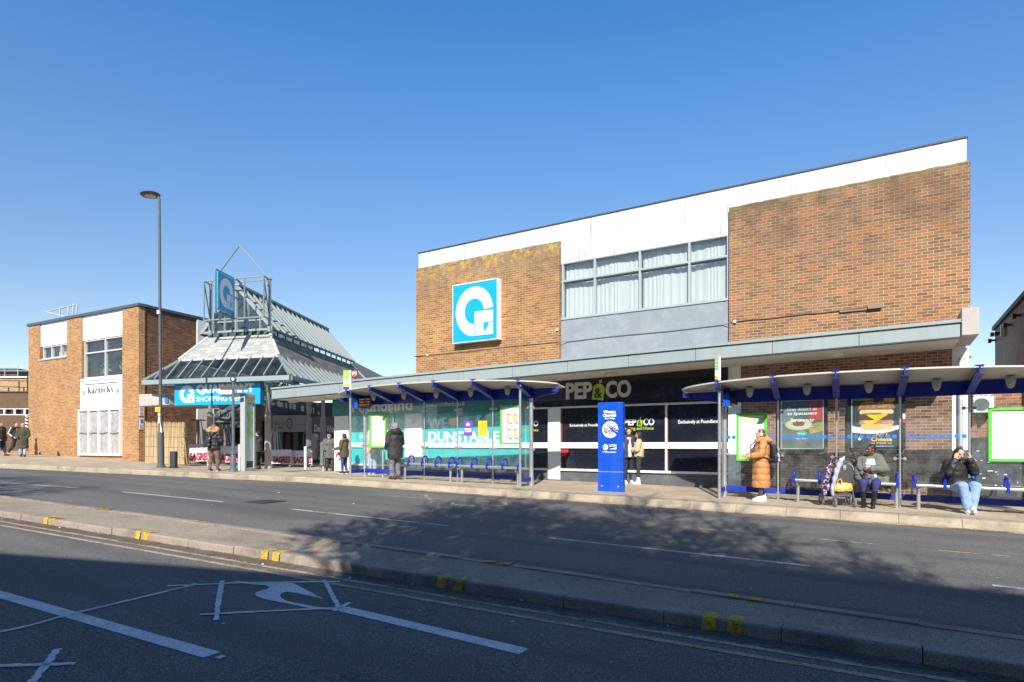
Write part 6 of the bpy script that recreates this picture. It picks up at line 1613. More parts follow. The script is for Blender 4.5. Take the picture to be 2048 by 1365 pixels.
mb = MB().obox(b + V((0, 0, .02)), V((CT, ST, 0)) * .12, V((-ST, CT, 0)) * .12, (0, 0, .02)).obox(b + V((0, 0, H + .003)), V((CT, ST, 0)) * .085, V((-ST, CT, 0)) * .085, (0, 0, .006)); mb.build('cap_and_foot', M['black'], t)

# bamboo screens
BAM = NT('bamboo_reed'); co = BAM.coord(); nz = BAM.noise(co, 30, 3, .6, scl=(1, 1, .02)); cc = BAM.ramp(nz, [(.3, (.25, .16, .07)), (.5, (.52, .38, .20)), (.7, (.68, .54, .33))]); BAM.bsdf(cc, .7, bump=nz, bstr=.6)
random.seed(14)
def bamboo(x0, x1, y0, y1, dep, label):
    pl = frontal(dep); s0, s1, z0, z1 = pl.quad(x0, y1, x1, y0); t = thing('bamboo_screen', label, 'screen', pl.pt((s0 + s1) / 2, z0), TH, 'bamboo screens')
    mb = MB(); n = int((s1 - s0) / .022)
    for i in range(n):
        s = s0 + (s1 - s0) * i / n; o = random.uniform(-.006, .006); mb.tube(pl.pt(s, z0 - random.uniform(0, .04), o), pl.pt(s + random.uniform(-.008, .008), z1 + random.uniform(-.05, .07), o), .013, .010, 5)
    mb.build('reeds', BAM.m, t)
    wz = MB()
    for f in (.15, .4, .65, .9): wz.pb(pl, s0, s1, z0 + f * (z1 - z0) - .004, z0 + f * (z1 - z0) + .004, .012, .018)
    wz.build('binding_wire', M['charcoal'], t)
    MB().pb(pl, s0 - .03, s0 + .02, z0 - .05, z1, -.06, -.02).pb(pl, s1 - .02, s1 + .03, z0 - .05, z1, -.06, -.02).build('posts', M['timber'], t)
bamboo(290.5, 326, 925.5, 845, 28.4, 'bamboo reed screen against the brick corner with notices')
bamboo(326.5, 370, 928, 846, 28.0, 'bamboo reed screen edged with artificial ivy')
iv = frontal(27.9); ivt = thing('ivy_garland', 'strip of artificial ivy down the edge of the bamboo screen', 'garland', iv.pt(iv.S(372), .7), TH)
mb = MB(); random.seed(6)
for i in range(420):
    f = random.random(); s = iv.S(371.5) + random.gauss(0, .05); z = iv.Z(371, 927 - f * 72); c = iv.pt(s, z, random.uniform(-.04, .06)); d = V((random.uniform(-1, 1), random.uniform(-1, 1), random.uniform(-1, 1))).normalized(); e = d.orthogonal().normalized(); L = random.uniform(.02, .04)
    mb.add([c, c + d * L + e * L * .5, c + d * L * 2, c + d * L - e * L * .5], [(0, 1, 2, 3)])
mb.build('leaves', plain('ivy_leaf', (.05, .13, .03), .5, var=.4), ivt)
pole = frontal(27.7); tp = thing('yellow_pole', 'thin ochre pole leaning by the bamboo screen', 'pole', pole.pt(pole.S(374), pole.Z(374, 928)), TH)
MB().tube(pole.pt(pole.S(374), pole.Z(374, 928)), pole.pt(pole.S(369.5), pole.Z(370, 882)), .02, n=8).build('rod', plain('ochre_rod', (.5, .30, .05)), tp)
# pub banners
def banner(x0, x1, yt, yb, dep, label, txt='SAGRES'):
    pl = frontal(dep); s0, s1, z0, z1 = pl.quad(x0, yt, x1, yb); t = thing('banner_barrier', label, 'banner', pl.pt((s0 + s1) / 2, z0), TH, 'pub banners under the entrance roof')
    n = 24; mb = MB(); vs = []
    for j in range(7):
        z = z0 + .10 + (z1 - z0 - .12) * j / 6
        for i in range(n + 1): s = s0 + (s1 - s0) * i / n; vs.append(pl.pt(s, z, .012 * math.sin(i * 1.3 + j * .4)))
    mb.add(vs, [[j * (n + 1) + i, j * (n + 1) + i + 1, (j + 1) * (n + 1) + i + 1, (j + 1) * (n + 1) + i] for j in range(6) for i in range(n)]); mb.build('cloth', M['banner'], t, smooth=True, recalc=False)
    fr = MB().tube(pl.pt(s0, z1, 0), pl.pt(s1, z1, 0), .022, n=8)
    for s in (s0, s1): fr.tube(pl.pt(s, z0, -.01), pl.pt(s, z1, -.01), .02, n=8); fr.pb(pl, s - .03, s + .03, z0, z0 + .03, -.22, .22)
    fr.build('frame', M['galv'], t)
    text(txt, pl, s0 + .08, s1 - .04, z0 + .14, z0 + .14 + .42 * (z1 - z0), .02, plain('crimson_print', (.42, .015, .05), .6), t, .05, .003)
banner(376.5, 420, 889, 927, 30.6, 'white banner with crimson lettering behind the woman in the fur hood')
banner(433, 479, 893, 929, 30.3, 'white banner with crimson lettering behind the finger post')
banner(543, 582.5, 900, 932, 30.0, 'white banner with crimson lettering beside the front column and cafe table')
banner(583.5, 624, 902, 932.5, 30.2, 'white banner with crimson lettering behind the bollard by the old couple')
# patio heaters
def heater(px, yt, dep, label):
    pl = frontal(dep); s = pl.S(px); z1 = pl.Z(px, yt); z0 = z1 - 2.1; b = pl.pt(s, z0)
    t = thing('patio_heater', label, 'patio heater', b, TH, 'patio heaters')
    mb = MB()
    for dx, dy in ((-1, -1), (1, -1), (1, 1), (-1, 1)): mb.bar(b + V((CT, ST, 0)) * (.26 * dx) + V((-ST, CT, 0)) * (.26 * dy) + V((0, 0, .7)), b + V((CT, ST, 0)) * (.10 * dx) + V((-ST, CT, 0)) * (.10 * dy) + V((0, 0, 2.0)), .035)
    mb.build('frame', M['steel'], t)
    MB().obox(b + V((0, 0, 2.03)), V((CT, ST, 0)) * .28, V((-ST, CT, 0)) * .28, (0, 0, .025)).build('top_plate', M['charcoal'], t)
    MB().obox(b + V((0, 0, .35)), V((CT, ST, 0)) * .24, V((-ST, CT, 0)) * .24, (0, 0, .35)).build('gas_box', M['charcoal'], t, bevel=.02)
    MB().tube(b + V((0, 0, .7)), b + V((0, 0, 2.0)), .05, n=12).build('glass_tube', plain('smoky_tube', (.3, .3, .3), .2), t, smooth=True)
heater(396, 838, 31.6, 'pyramid patio heater behind the banner next to the ivy'); heater(457, 845, 31.6, 'pyramid patio heater behind the finger post banner'); heater(551, 853, 31.4, 'pyramid patio heater beside the front column')
# small cafe table behind the map stand
b = G(526, 937); tb_ = thing('cafe_table', 'small wooden high table between map stand and front column', 'table', b, TH)
MB().obox(b + V((0, 0, .78)), V((CT, ST, 0)) * .26, V((-ST, CT, 0)) * .26, (0, 0, .02)).build('top', plain('cafe_wood', (.36, .22, .10), .5), tb_, bevel=.01)
for dx in (-1, 1):
    for dy in (-1, 1): MB().bar(b + V((CT, ST, 0)) * (.2 * dx) + V((-ST, CT, 0)) * (.2 * dy), b + V((CT, ST, 0)) * (.17 * dx) + V((-ST, CT, 0)) * (.17 * dy) + V((0, 0, .76)), .035).build('leg', M['galv'], tb_)
# orange direction sign over the canopy (seen edge to the left of the flag)
pr = Pl((0, 17.2), 0); s0, s1, z0, z1 = pr.quad(704, 741, 714, 754); 
so = thing('car_park_sign', 'small orange P1 sign on top of the grey canopy', 'sign', pr.pt((s0 + s1) / 2, z0 - .3))
MB().pp(pr, arc((s0 + s1) / 2, (z0 + z1) / 2, (s1 - s0) / 2, 0, 360, 20)[:-1], -.03, 0).build('plate', plain('orange_red_sign', (.60, .10, .03)), so)
text('P1', pr, s0 + .03, s1 - .03, z0 + .06, z1 - .06, .002, W, so, .03)
MB().tube(pr.pt((s0 + s1) / 2, z0 - .9, -.05), pr.pt((s0 + s1) / 2, z1, -.05), .02, n=8).build('post', M['charcoal'], so)
# ------------------------------------------------------------------ people: skin and clothes grown as continuous surfaces
class UM:
    def __init__(self): self.mb = MB()
    def cap(self, p, q, r1, r2=None, n=14):
        p, q = V(p), V(q); r2 = r1 if r2 is None else r2; d = q - p
        d = d.normalized() if d.length > 1e-6 else V((0, 0, 1)); a = d.orthogonal().normalized(); b = d.cross(a)
        rings = [(p + d * (r1 * math.sin(t)), r1 * math.cos(t)) for t in [-PI / 2 * k / 5 for k in (4.6, 3.4, 2.2, 1, 0)]] + [(q + d * (r2 * math.sin(t)), r2 * math.cos(t)) for t in [PI / 2 * k / 5 for k in (0, 1, 2.2, 3.4, 4.6)]]
        vs = [c + a * (r * math.cos(2 * PI * j / n)) + b * (r * math.sin(2 * PI * j / n)) for c, r in rings for j in range(n)]
        k = len(rings)
        fs = [[i * n + j, i * n + (j + 1) % n, (i + 1) * n + (j + 1) % n, (i + 1) * n + j] for i in range(k - 1) for j in range(n)] + [list(range(n - 1, -1, -1)), [(k - 1) * n + j for j in range(n)]]
        self.mb.add(vs, fs); return self
    def chain(self, pts, rs):
        for i in range(len(pts) - 1): self.cap(pts[i], pts[i + 1], rs[i], rs[i + 1])
        return self
    def ell(self, c, r, R=None): self.mb.sph(c, r, 18, 12, R); return self
    def loft(self, rings, n=24):    # (cx, cy, z, rx, ry)
        vs = [(cx + rx * math.cos(2 * PI * j / n), cy + ry * math.sin(2 * PI * j / n), z) for cx, cy, z, rx, ry in rings for j in range(n)]
        k = len(rings)
        fs = [[i * n + j, i * n + (j + 1) % n, (i + 1) * n + (j + 1) % n, (i + 1) * n + j] for i in range(k - 1) for j in range(n)] + [list(range(n - 1, -1, -1)), [(k - 1) * n + j for j in range(n)]]
        self.mb.add(vs, fs); return self
    def grow(self, name, mat, parent, voxel=.012, sm=4, disp=None, cut=None, mats=None):
        me = bpy.data.meshes.new('u'); me.from_pydata(self.mb.v, [], self.mb.f); me.update()
        bm = bmesh.new(); bm.from_mesh(me); bmesh.ops.recalc_face_normals(bm, faces=bm.faces); bm.to_mesh(me); bm.free()
        ob = bpy.data.objects.new('u', me); COL.objects.link(ob)
        m = ob.modifiers.new('r', 'REMESH'); m.mode = 'VOXEL'; m.voxel_size = voxel
        if sm: s = ob.modifiers.new('s', 'SMOOTH'); s.factor = .5; s.iterations = sm
        dg = bpy.context.evaluated_depsgraph_get(); dg.update()
        out = bpy.data.meshes.new_from_object(ob.evaluated_get(dg)); bpy.data.objects.remove(ob); bpy.data.meshes.remove(me)
        if disp:
            nr = [v.normal.copy() for v in out.vertices]
            for v, nn in zip(out.vertices, nr): v.co += nn * disp(v.co)
        if cut:
            bm = bmesh.new(); bm.from_mesh(out)
            for co, no in cut:
                r = bmesh.ops.bisect_plane(bm, geom=bm.verts[:] + bm.edges[:] + bm.faces[:], plane_co=co, plane_no=no, clear_outer=True)
                es = [e for e in r['geom_cut'] if isinstance(e, bmesh.types.BMEdge)]
                if es: bmesh.ops.holes_fill(bm, edges=es, sides=0)
            bm.to_mesh(out); bm.free()
        out.polygons.foreach_set('use_smooth', [True] * len(out.polygons)); out.name = name
        out.materials.clear(); out.materials.append(mat); out.set_sharp_from_angle(angle=math.radians(50))
        if mats:
            for mt, f in mats:
                out.materials.append(mt); k = len(out.materials) - 1
                for p in out.polygons:
                    if f(p.center): p.material_index = k
        return link(name, out, parent)
def folds(amp=.006, sc=7, puff=0, per=.15, z0=0):
    def f(c):
        d = amp * 2 * (mnoise.noise(V((c.x * sc, c.y * sc, c.z * sc * .8))) ) + amp * mnoise.noise(V((c.x * sc * 3, c.y * sc * 3, c.z * sc * 2)))
        if puff: d += puff * (abs(math.sin(PI * (c.z - z0) / per)) ** .6 - .6)
        return d
    return f
def fab(name, col, var=.15, rough=.85, sc=9): return plain('cloth_' + name, col, rough, var=var, scale=sc, bump=.15)
SKIN = {'pale': plain('skin_pale', (.58, .33, .24), .5, var=.05), 'tan': plain('skin_tan', (.44, .23, .15), .5, var=.05), 'dark': plain('skin_dark', (.13, .055, .03), .45, var=.08)}
SHOE_W = fab('white_shoe', (.75, .74, .73), .04); SHOE_K = fab('black_shoe', (.02, .02, .02), .1, .5)
HAIR_K = plain('hair_dark', (.018, .013, .011), .45, var=.4, scale=30); HAIR_B = plain('hair_brown', (.045, .022, .014), .45, var=.4, scale=30); HAIR_BL = plain('hair_blond', (.42, .26, .10), .5, var=.3, scale=30)
EYE = plain('eye_dark', (.02, .015, .012), .2); LIP = plain('lip', (.34, .12, .10), .5)

BASE = dict(pel=(0, 0, .94), ch=(0, .0, 1.30), nk=(0, -.01, 1.46), hd=(0, .02, 1.62), hl=(-.095, 0, .92), hr=(.095, 0, .92), kl=(-.10, .02, .50), kr=(.10, .02, .50), al=(-.10, -.02, .085), ar=(.10, -.02, .085),
            sl=(-.18, -.01, 1.40), sr=(.18, -.01, 1.40), el=(-.235, -.03, 1.12), er=(.235, -.03, 1.12), wl=(-.23, .07, .90), wr=(.23, .07, .90), tl=(0, 1, 0), tr=(0, 1, 0), look=0.0, nod=0.0)
def hand(u, w, d, side, palmn, curl=.5, sc=1.0):
    """palm + five separate fingers from wrist w, pointing along d; palmn is the palm normal (fingers curl towards it)"""
    d = V(d).normalized(); n = V(palmn); n = (n - d * n.dot(d)).normalized(); s = d.cross(n).normalized() * side
    w = V(w); c = w + d * .05 * sc
    R = Matrix((s, d, n)).transposed()
    u.ell(c, (.040 * sc, .052 * sc, .017 * sc), R)
    for i, (off, L) in enumerate(((-.029, .062), (-.010, .074), (.010, .070), (.028, .055))):
        b = w + d * (.085 * sc) + s * (off * sc * 1.05); dd = d; p = b; r = .0092 * sc
        for k, f in enumerate((.45, .32, .23)):
            ang = curl * (.45 + .25 * k) + .06 * i; dd = (dd * math.cos(ang) + n * math.sin(ang)).normalized(); q = p + dd * (L * f * 1.35 * sc); u.cap(p, q, r, r * .9, 8); p = q; r *= .92
    b = w + d * (.03 * sc) - s * (.034 * sc); dd = (d * .6 - s * .7 + n * .35).normalized(); q = b + dd * (.04 * sc); u.cap(b, q, .0115 * sc, .0105 * sc, 8); dd = (d * .9 - s * .15 + n * .4).normalized(); u.cap(q, q + dd * (.035 * sc), .0105 * sc, .009 * sc, 8)

def person(label, px, py, H, phi, pose=None, skin='pale', at=None, hands=(1, 1), curl=.5, hscale=1.0, fem=False):
    """empty at the feet, continuous skin body; returns (root, joints, scale, add) - clothes are grown on top in the same local space"""
    b = at if at is not None else G(px, py)
    f = V((-ST, CT, 0)) * math.cos(math.radians(phi)) + V((CT, ST, 0)) * math.sin(math.radians(phi))
    root = thing('person', label, 'person', b, math.atan2(-f.x, f.y)); root.scale = (H / 1.75,) * 3
    bpy.context.view_layer.update()
    J = {k: (V(v) if isinstance(v, tuple) else v) for k, v in BASE.items()}
    for k, v in (pose or {}).items(): J[k] = V(v) if isinstance(v, tuple) else v
    u = UM(); hd = J['hd']; RH = Matrix.Rotation(math.radians(J['look']), 3, 'Z') @ Matrix.Rotation(math.radians(-J['nod']), 3, 'X')
    h = lambda x, y, z: hd + RH @ V((x, y, z))
    J['h'] = h; J['RH'] = RH
    u.ell(h(0, -.012, .03), (.077, .098, .09), RH); u.ell(h(0, .018, -.035), (.062, .076, .082), RH); u.ell(h(0, .045, -.085), (.036, .034, .030), RH)
    u.cap(h(0, .088, .005), h(0, .106, -.028), .011, .016); u.cap(h(-.03, .078, .028), h(.03, .078, .028), .014); u.cap(h(-.018, .083, -.062), h(.018, .083, -.062), .011)
    for s in (-1, 1): u.ell(h(.078 * s, -.012, -.005), (.012, .022, .032), RH); u.ell(h(.036 * s, .066, -.03), (.022, .02, .02), RH)
    u.cap(J['nk'], h(0, -.02, -.05), .056, .054)
    sw = .92 if fem else 1
    pel, ch = J['pel'], J['ch']
    u.cap(pel, pel + (ch - pel) * .5, .125, .115 * sw); u.cap(pel + (ch - pel) * .5, ch, .115 * sw, .135 * sw); u.cap(J['sl'] * .8 + J['nk'] * .2, J['sr'] * .8 + J['nk'] * .2, .075, .075); u.cap(ch, J['nk'], .12, .06)
    for s in 'lr':
        u.chain([J['h' + s], J['k' + s], J['a' + s]], [.088, .056, .037]); a = J['a' + s]; t = J['t' + s].normalized(); u.cap(a - t * .03 + V((0, 0, -.04)), a + t * .14 + V((0, 0, -.055)), .034, .026)
        u.chain([J['s' + s], J['e' + s], J['w' + s]], [.055, .040, .027])
    for i, s in enumerate('lr'):
        if hands[i]:
            dr = J.get('hd' + s) or (J['w' + s] - J['e' + s]); pn = J.get('pn' + s) or V((-1 if s == 'r' else 1, .15, 0)); hand(u, J['w' + s], dr, 1 if s == 'r' else -1, pn, curl, hscale)
    bod = u.grow('body', SKIN[skin], root, .0085, 2)
    if abs((phi % 360) - 0) > 30:
        for s in (-1, 1):
            e = UM(); 
            MBx = MB(); MBx.sph(h(.032 * s, .083, .006), (.012, .007, .0065), 10, 6, RH); MBx.build('eye', EYE, root, smooth=True, inv=Matrix.Identity(4))
            MBx = MB(); MBx.sph(h(.032 * s, .086, .026), (.02, .007, .004), 10, 6, RH); MBx.build('eyebrow', HAIR_K, root, smooth=True, inv=Matrix.Identity(4))
        MBx = MB(); MBx.sph(h(0, .094, -.060), (.024, .006, .007), 12, 6, RH); MBx.build('mouth', LIP, root, smooth=True, inv=Matrix.Identity(4))
    return root, J
def trousers(root, J, mat, rh=.115, rk=.078, ra=.062, hem=.10, name='trousers', top=.04, bag=.008):
    u = UM(); p = J['pel']; u.cap(p + V((0, 0, top)), p + V((0, 0, -.02)), .140, .135); u.cap(J['hl'] * .7 + J['hr'] * .3, J['hr'] * .7 + J['hl'] * .3, .118, .118)
    for s in 'lr':
        a = J['a' + s]; k = J['k' + s]; e = k + (a - k) * (1 - hem / max(.3, (k - a).length)); u.chain([J['h' + s], k, e], [rh, rk, ra])
    return u.grow(name, mat, root, .012, 3, folds(bag, 9))
def shoes(root, J, mat, sole=None, boot=0.0, sc=1.0, name='shoe'):
    for s in 'lr':
        a, t = J['a' + s], J['t' + s].normalized(); up = J.get('up' + s) or V((0, 0, 1)); u = UM()
        u.cap(a - t * .035 - up * .035, a + t * .06 - up * .03, .048 * sc, .05 * sc); u.cap(a + t * .05 - up * .042, a + t * .155 - up * .052, .046 * sc, .034 * sc); u.cap(a - t * .02 + up * .02, a - up * .02, .046 * sc, .05 * sc)
        if boot: k = J['k' + s]; u.cap(a, a + (k - a).normalized() * boot, .052 * sc, .058 * sc)
        o = u.grow(name, mat, root, .009, 2, None, [(a - up * .088, -up)])
        b = MB(); q = [a - up * .089 + t * y + t.cross(up).normalized() * x for x, y in ((-.03, -.08), (.03, -.08), (.044, .0), (.048, .10), (.03, .18), (0, .195), (-.03, .18), (-.048, .10), (-.044, 0))]
        b.prism(q, up * .022); b.build('sole', sole or M['rubber'], o, inv=Matrix.Identity(4))
def coat(root, J, mat, hem, wx=.235, wy=.165, hemx=None, hemy=None, sleeve=(.085, .068, .055), cuff=.02, puff=0, per=.15, amp=.007, name='coat', collar=.085, lean=None, sh=.09, mats=None, cutf=None):
    u = UM(); p, ch, nk = J['pel'], J['ch'], J['nk']; hemx = hemx or wx; hemy = hemy or wy
    tilt = ch - p
    R = []
    zs = [hem - .05, hem + .02, p.z, (p.z + ch.z) / 2, ch.z - .02, ch.z + .07]
    for i, z in enumerate(zs):
        t = (z - p.z) / max(.1, ch.z - p.z); cx_, cy_ = p.x + tilt.x * max(0, t), p.y + tilt.y * max(0, t)
        if z <= p.z: k = (p.z - z) / max(.05, p.z - hem); k = min(1, k); rx, ry = wx + (hemx - wx) * k, wy + (hemy - wy) * k
        else: rx, ry = wx * (.93 if i == 3 else .96 if i == 4 else .82), wy * (.93 if i == 3 else 1 if i == 4 else .85)
        R.append((cx_, cy_, z, rx, ry))
    u.loft(R); u.cap(J['sl'] * .85 + nk * .15, J['sr'] * .85 + nk * .15, sh, sh); u.cap(ch + V((0, 0, .02)), nk + V((0, 0, .0)), .13, collar)
    for s in 'lr':
        e, w = J['e' + s], J['w' + s]; u.chain([J['s' + s], e, w + (e - w).normalized() * cuff], list(sleeve))
    cut = [((0, 0, hem), (0, 0, -1))] if hem is not None else None
    if cutf: cut = cutf
    return u.grow(name, mat, root, .013, 3, folds(amp, 6, puff, per, hem), cut, mats)
def hair(root, J, mat, kind='short'):
    u = UM(); h = J['h']; R = J['RH']
    u.ell(h(0, -.028, .042), (.087, .100, .092), R)
    if kind == 'short': u.ell(h(0, -.055, -.01), (.078, .062, .07), R); cut = [(h(0, .075, .055), R @ V((0, .85, -.5)))]
    elif kind == 'bob': u.ell(h(0, -.05, -.03), (.10, .085, .10), R); cut = [(h(0, .052, .02), R @ V((0, 1, -.35)))]
    elif kind == 'long':
        u.chain([h(0, -.06, 0), h(0, -.085, -.15), h(.0, -.08, -.30)], [.085, .085, .05]); u.cap(h(-.065, -.02, 0), h(-.075, -.0, -.22), .035, .03); u.cap(h(.065, -.02, 0), h(.075, .0, -.22), .035, .03); cut = [(h(0, .085, .06), R @ V((0, 1, -.25)))]
    elif kind == 'bun': u.ell(h(0, -.10, .02), (.045, .05, .05), R); u.ell(h(0, -.05, .0), (.082, .07, .07), R); cut = [(h(0, .055, .055), R @ V((0, .9, -.45)))]
    return u.grow('hair', mat, root, .011, 2, lambda c: .006 * mnoise.noise(c * 28), cut)
def cap_hat(root, J, mat, kind='beanie', name='hat'):
    u = UM(); h = J['h']; R = J['RH']; u.ell(h(0, -.015, .055), (.094, .112, .085), R)
    if kind == 'flat': u.ell(h(0, .06, .055), (.085, .085, .028), R); u.ell(h(0, .0, .085), (.10, .12, .04), R)
    return u.grow(name, mat, root, .011, 3, None, [(h(0, 0, .022), R @ V((0, -.12, -1)))])
LOC = Matrix.Identity(4)
def lb(build): return build
# --- woman in long tan puffer with backpack, facing left, reading the timetable
TAN = fab('tan_puffer', (.50, .225, .075), .08, .6)
root, J = person('woman in a long tan quilted coat and white headphones reading a timetable', 1522, 1002, 1.68, 278, dict(el=(-.24, .06, 1.13), er=(.24, .06, 1.13), wl=(-.20, .27, 1.10), wr=(.20, .27, 1.10), al=(-.08, .03, .085), ar=(.11, -.07, .085)), hands=(1, 1), fem=True)
coat(root, J, TAN, .33, .215, .18, .225, .21, (.098, .085, .07), .03, .016, .155, .008)
u = UM(); h = J['h']; u.cap(J['nk'] + V((0, -.02, .02)), J['nk'] + V((0, -.10, .02)), .13, .12); u.ell(J['nk'] + V((0, -.15, .0)), (.17, .12, .07)); u.ell(J['nk'] + V((0, .06, .0)), (.12, .10, .075)); u.grow('hood', TAN, root, .013, 3, folds(.010, 9))
trousers(root, J, fab('charcoal_leggings', (.055, .055, .065)), .10, .07, .055, .07)
shoes(root, J, SHOE_W, SHOE_W, sc=1.15)
hair(root, J, plain('hair_auburn', (.16, .055, .022), .5, var=.4, scale=30), 'bob')
u = MB(); u.path([h(.088 * math.cos(a), -.01, .005 + .118 * math.sin(a)) for a in [PI * i / 16 for i in range(17)]], .011, 8); u.sph(h(.09, -.005, -.005), (.02, .036, .042)); u.sph(h(-.09, -.005, -.005), (.02, .036, .042)); u.build('headphones', SHOE_W, root, smooth=True, inv=LOC)
def worn(name, label, cat, root, grow):  # a thing of its own that is carried: built in the wearer's space, then set free
    t = thing(name, label, cat, root.location, root.rotation_euler.z if root.rotation_mode != 'QUATERNION' else 0); t.matrix_basis = Matrix.Translation(root.location) @ Matrix.Rotation(root.rotation_euler.z, 4, 'Z') @ Matrix.Diagonal((*root.scale, 1)); grow(t); return t
def g_(t):
    u = UM(); u.loft([(0, -.31, .93, .12, .06), (0, -.32, .97, .15, .09), (0, -.31, 1.15, .15, .10), (0, -.28, 1.32, .13, .08), (0, -.25, 1.38, .08, .05)]); u.ell((0, -.40, 1.06), (.11, .055, .09)); u.grow('bag_body', fab('black_nylon', (.018, .016, .022), .2, .6), t, .012, 3, folds(.008, 9))
    m = MB(); m.path([(-.16, -.20, 1.40), (-.17, .02, 1.49), (-.155, .20, 1.36), (-.17, .20, 1.18), (-.23, .0, 1.07), (-.16, -.22, 1.0)], .016, 8); m.path([(.16, -.20, 1.40), (.17, .02, 1.49), (.155, .20, 1.36), (.17, .20, 1.18), (.23, .0, 1.07), (.16, -.22, 1.0)], .016, 8); m.build('strap', M['charcoal'], t, smooth=True, inv=LOC)
    m = MB(); m.obox((-.13, -.37, 1.12), (.012, 0, 0), (0, .02, 0), (0, .01, .05)); m.obox((-.12, -.38, 1.02), (.012, 0, 0), (0, .02, 0), (0, .01, .05)); m.build('pale_patch', fab('pale_print', (.5, .5, .52)), t, inv=LOC)
worn('backpack', 'black backpack on the woman in the tan coat', 'backpack', root, g_)

# --- man in black parka with grey hood up, from behind
PARK = fab('black_parka', (.028, .028, .030), .25, .7)
root, J = person('man in a long black parka with a grey hood up, seen from behind', 790, 960, 1.80, 318, dict(look=38, el=(-.25, .0, 1.13), er=(.25, .0, 1.13), wl=(-.20, .17, .98), wr=(.20, .17, .98), hd=(0, .04, 1.60), al=(-.09, .02, .085), ar=(.10, -.03, .085)), hands=(0, 0))
coat(root, J, PARK, .66, .25, .19, .25, .20, (.10, .085, .068), .0, .007, .17, .010)
h = J['h']
u = UM(); u.ell(h(0, -.02, .03), (.105, .125, .115), J['RH']); u.cap(h(0, -.06, -.04), J['nk'] + V((0, -.03, 0)), .10, .11); u.grow('hood', fab('grey_marl', (.23, .23, .25), .2), root, .012, 3, folds(.006, 12), [(h(0, .082, 0), J['RH'] @ V((0, 1, 0)))])
u = UM(); u.ell(J['nk'] + V((0, -.10, .02)), (.15, .10, .10)); u.cap(J['nk'] + V((-.1, 0, .02)), J['nk'] + V((.1, 0, .02)), .08); u.grow('folded_hood', PARK, root, .013, 3, folds(.01, 9))
trousers(root, J, fab('grey_jogger', (.16, .155, .175), .15), .115, .09, .078, .06, bag=.012)
shoes(root, J, fab('red_black_shoe', (.09, .02, .022), .5), fab('sole_rose', (.45, .22, .22)), sc=1.1)

# --- woman from behind, fur-trimmed hood
root, J = person('woman seen from behind in a black jacket with tan fur hood', 428, 942.5, 1.66, 5, dict(el=(-.30, -.02, 1.16), er=(.29, -.0, 1.14), wl=(-.22, .16, 1.05), wr=(.20, .18, 1.02), hl=(-.10, 0, .92), hr=(.10, 0, .92), kl=(-.13, .02, .5), kr=(.13, .02, .5), al=(-.155, -.02, .085), ar=(.155, -.01, .085)), hands=(0, 0), fem=True)
coat(root, J, fab('black_down', (.016, .017, .021), .2, .5), .80, .235, .19, .23, .18, (.105, .09, .07), .0, .014, .13, .010, name='jacket')
u = UM(); hc = J['nk'] + V((0, -.10, .10)); 
for i in range(18):
    a = 2 * PI * i / 18; a2 = 2 * PI * (i + 1) / 18; f_ = lambda a: hc + V((.19 * math.cos(a), .05 + .05 * math.sin(a), .075 * math.sin(a))); u.cap(f_(a), f_(a2), .062, .062, 8)
u.grow('fur_trim', plain('tan_fur', (.46, .28, .12), .95, var=.4, scale=40, bump=.5), root, .012, 1, lambda c: .014 * mnoise.noise(c * 45) + .01 * mnoise.noise(c * 20))
u = UM(); u.cap(J['nk'] + V((-.05, -.11, -.04)), J['nk'] + V((.05, -.11, -.04)), .09, .09); u.cap(J['nk'] + V((0, -.12, -.06)), J['nk'] + V((0, -.13, -.18)), .10, .06); u.grow('hood', fab('black_down', (.016, .017, .021)), root, .013, 3)
cap_hat(root, J, fab('dusky_beanie', (.24, .13, .12), .1), name='beanie')
trousers(root, J, fab('brown_cargo', (.17, .105, .075), .12), .125, .092, .062, .085, bag=.014)
shoes(root, J, fab('black_white_shoe', (.10, .10, .10), .6), SHOE_W, sc=1.1)
def g_(t):
    u = UM(); R = Matrix.Rotation(.55, 3, 'Y'); u.ell((-.12, -.24, 1.10), (.10, .06, .21), R); u.cap((-.25, -.21, .93), (-.05, -.24, .98), .055, .055); u.grow('bag_body', fab('black_leather', (.035, .038, .045), .1, .35), t, .012, 3)
    m = MB(); m.path([(-.06, -.25, 1.26), (.06, -.19, 1.42), (.15, -.05, 1.49), (.17, .1, 1.42)], .014, 8); m.path([(-.04, -.22, 1.26), (-.1, -.2, 1.42)], .012, 8); m.build('strap', M['charcoal'], t, smooth=True, inv=LOC)
worn('handbag', 'black slouchy bag on the back of the woman in the fur hood', 'bag', root, g_)

# --- man behind the map stand, in the shade
root, J = person('man in dark clothes half hidden behind the map stand', 516, 939, 1.74, 285, dict(wl=(-.18, .26, 1.12), wr=(.18, .26, 1.12), el=(-.24, .04, 1.10), er=(.24, .04, 1.10)), hands=(1, 1))
coat(root, J, fab('slate_jacket', (.045, .05, .06), .2), .80, name='jacket'); trousers(root, J, fab('black_trousers', (.02, .02, .022))); shoes(root, J, SHOE_K); hair(root, J, HAIR_K, 'short')

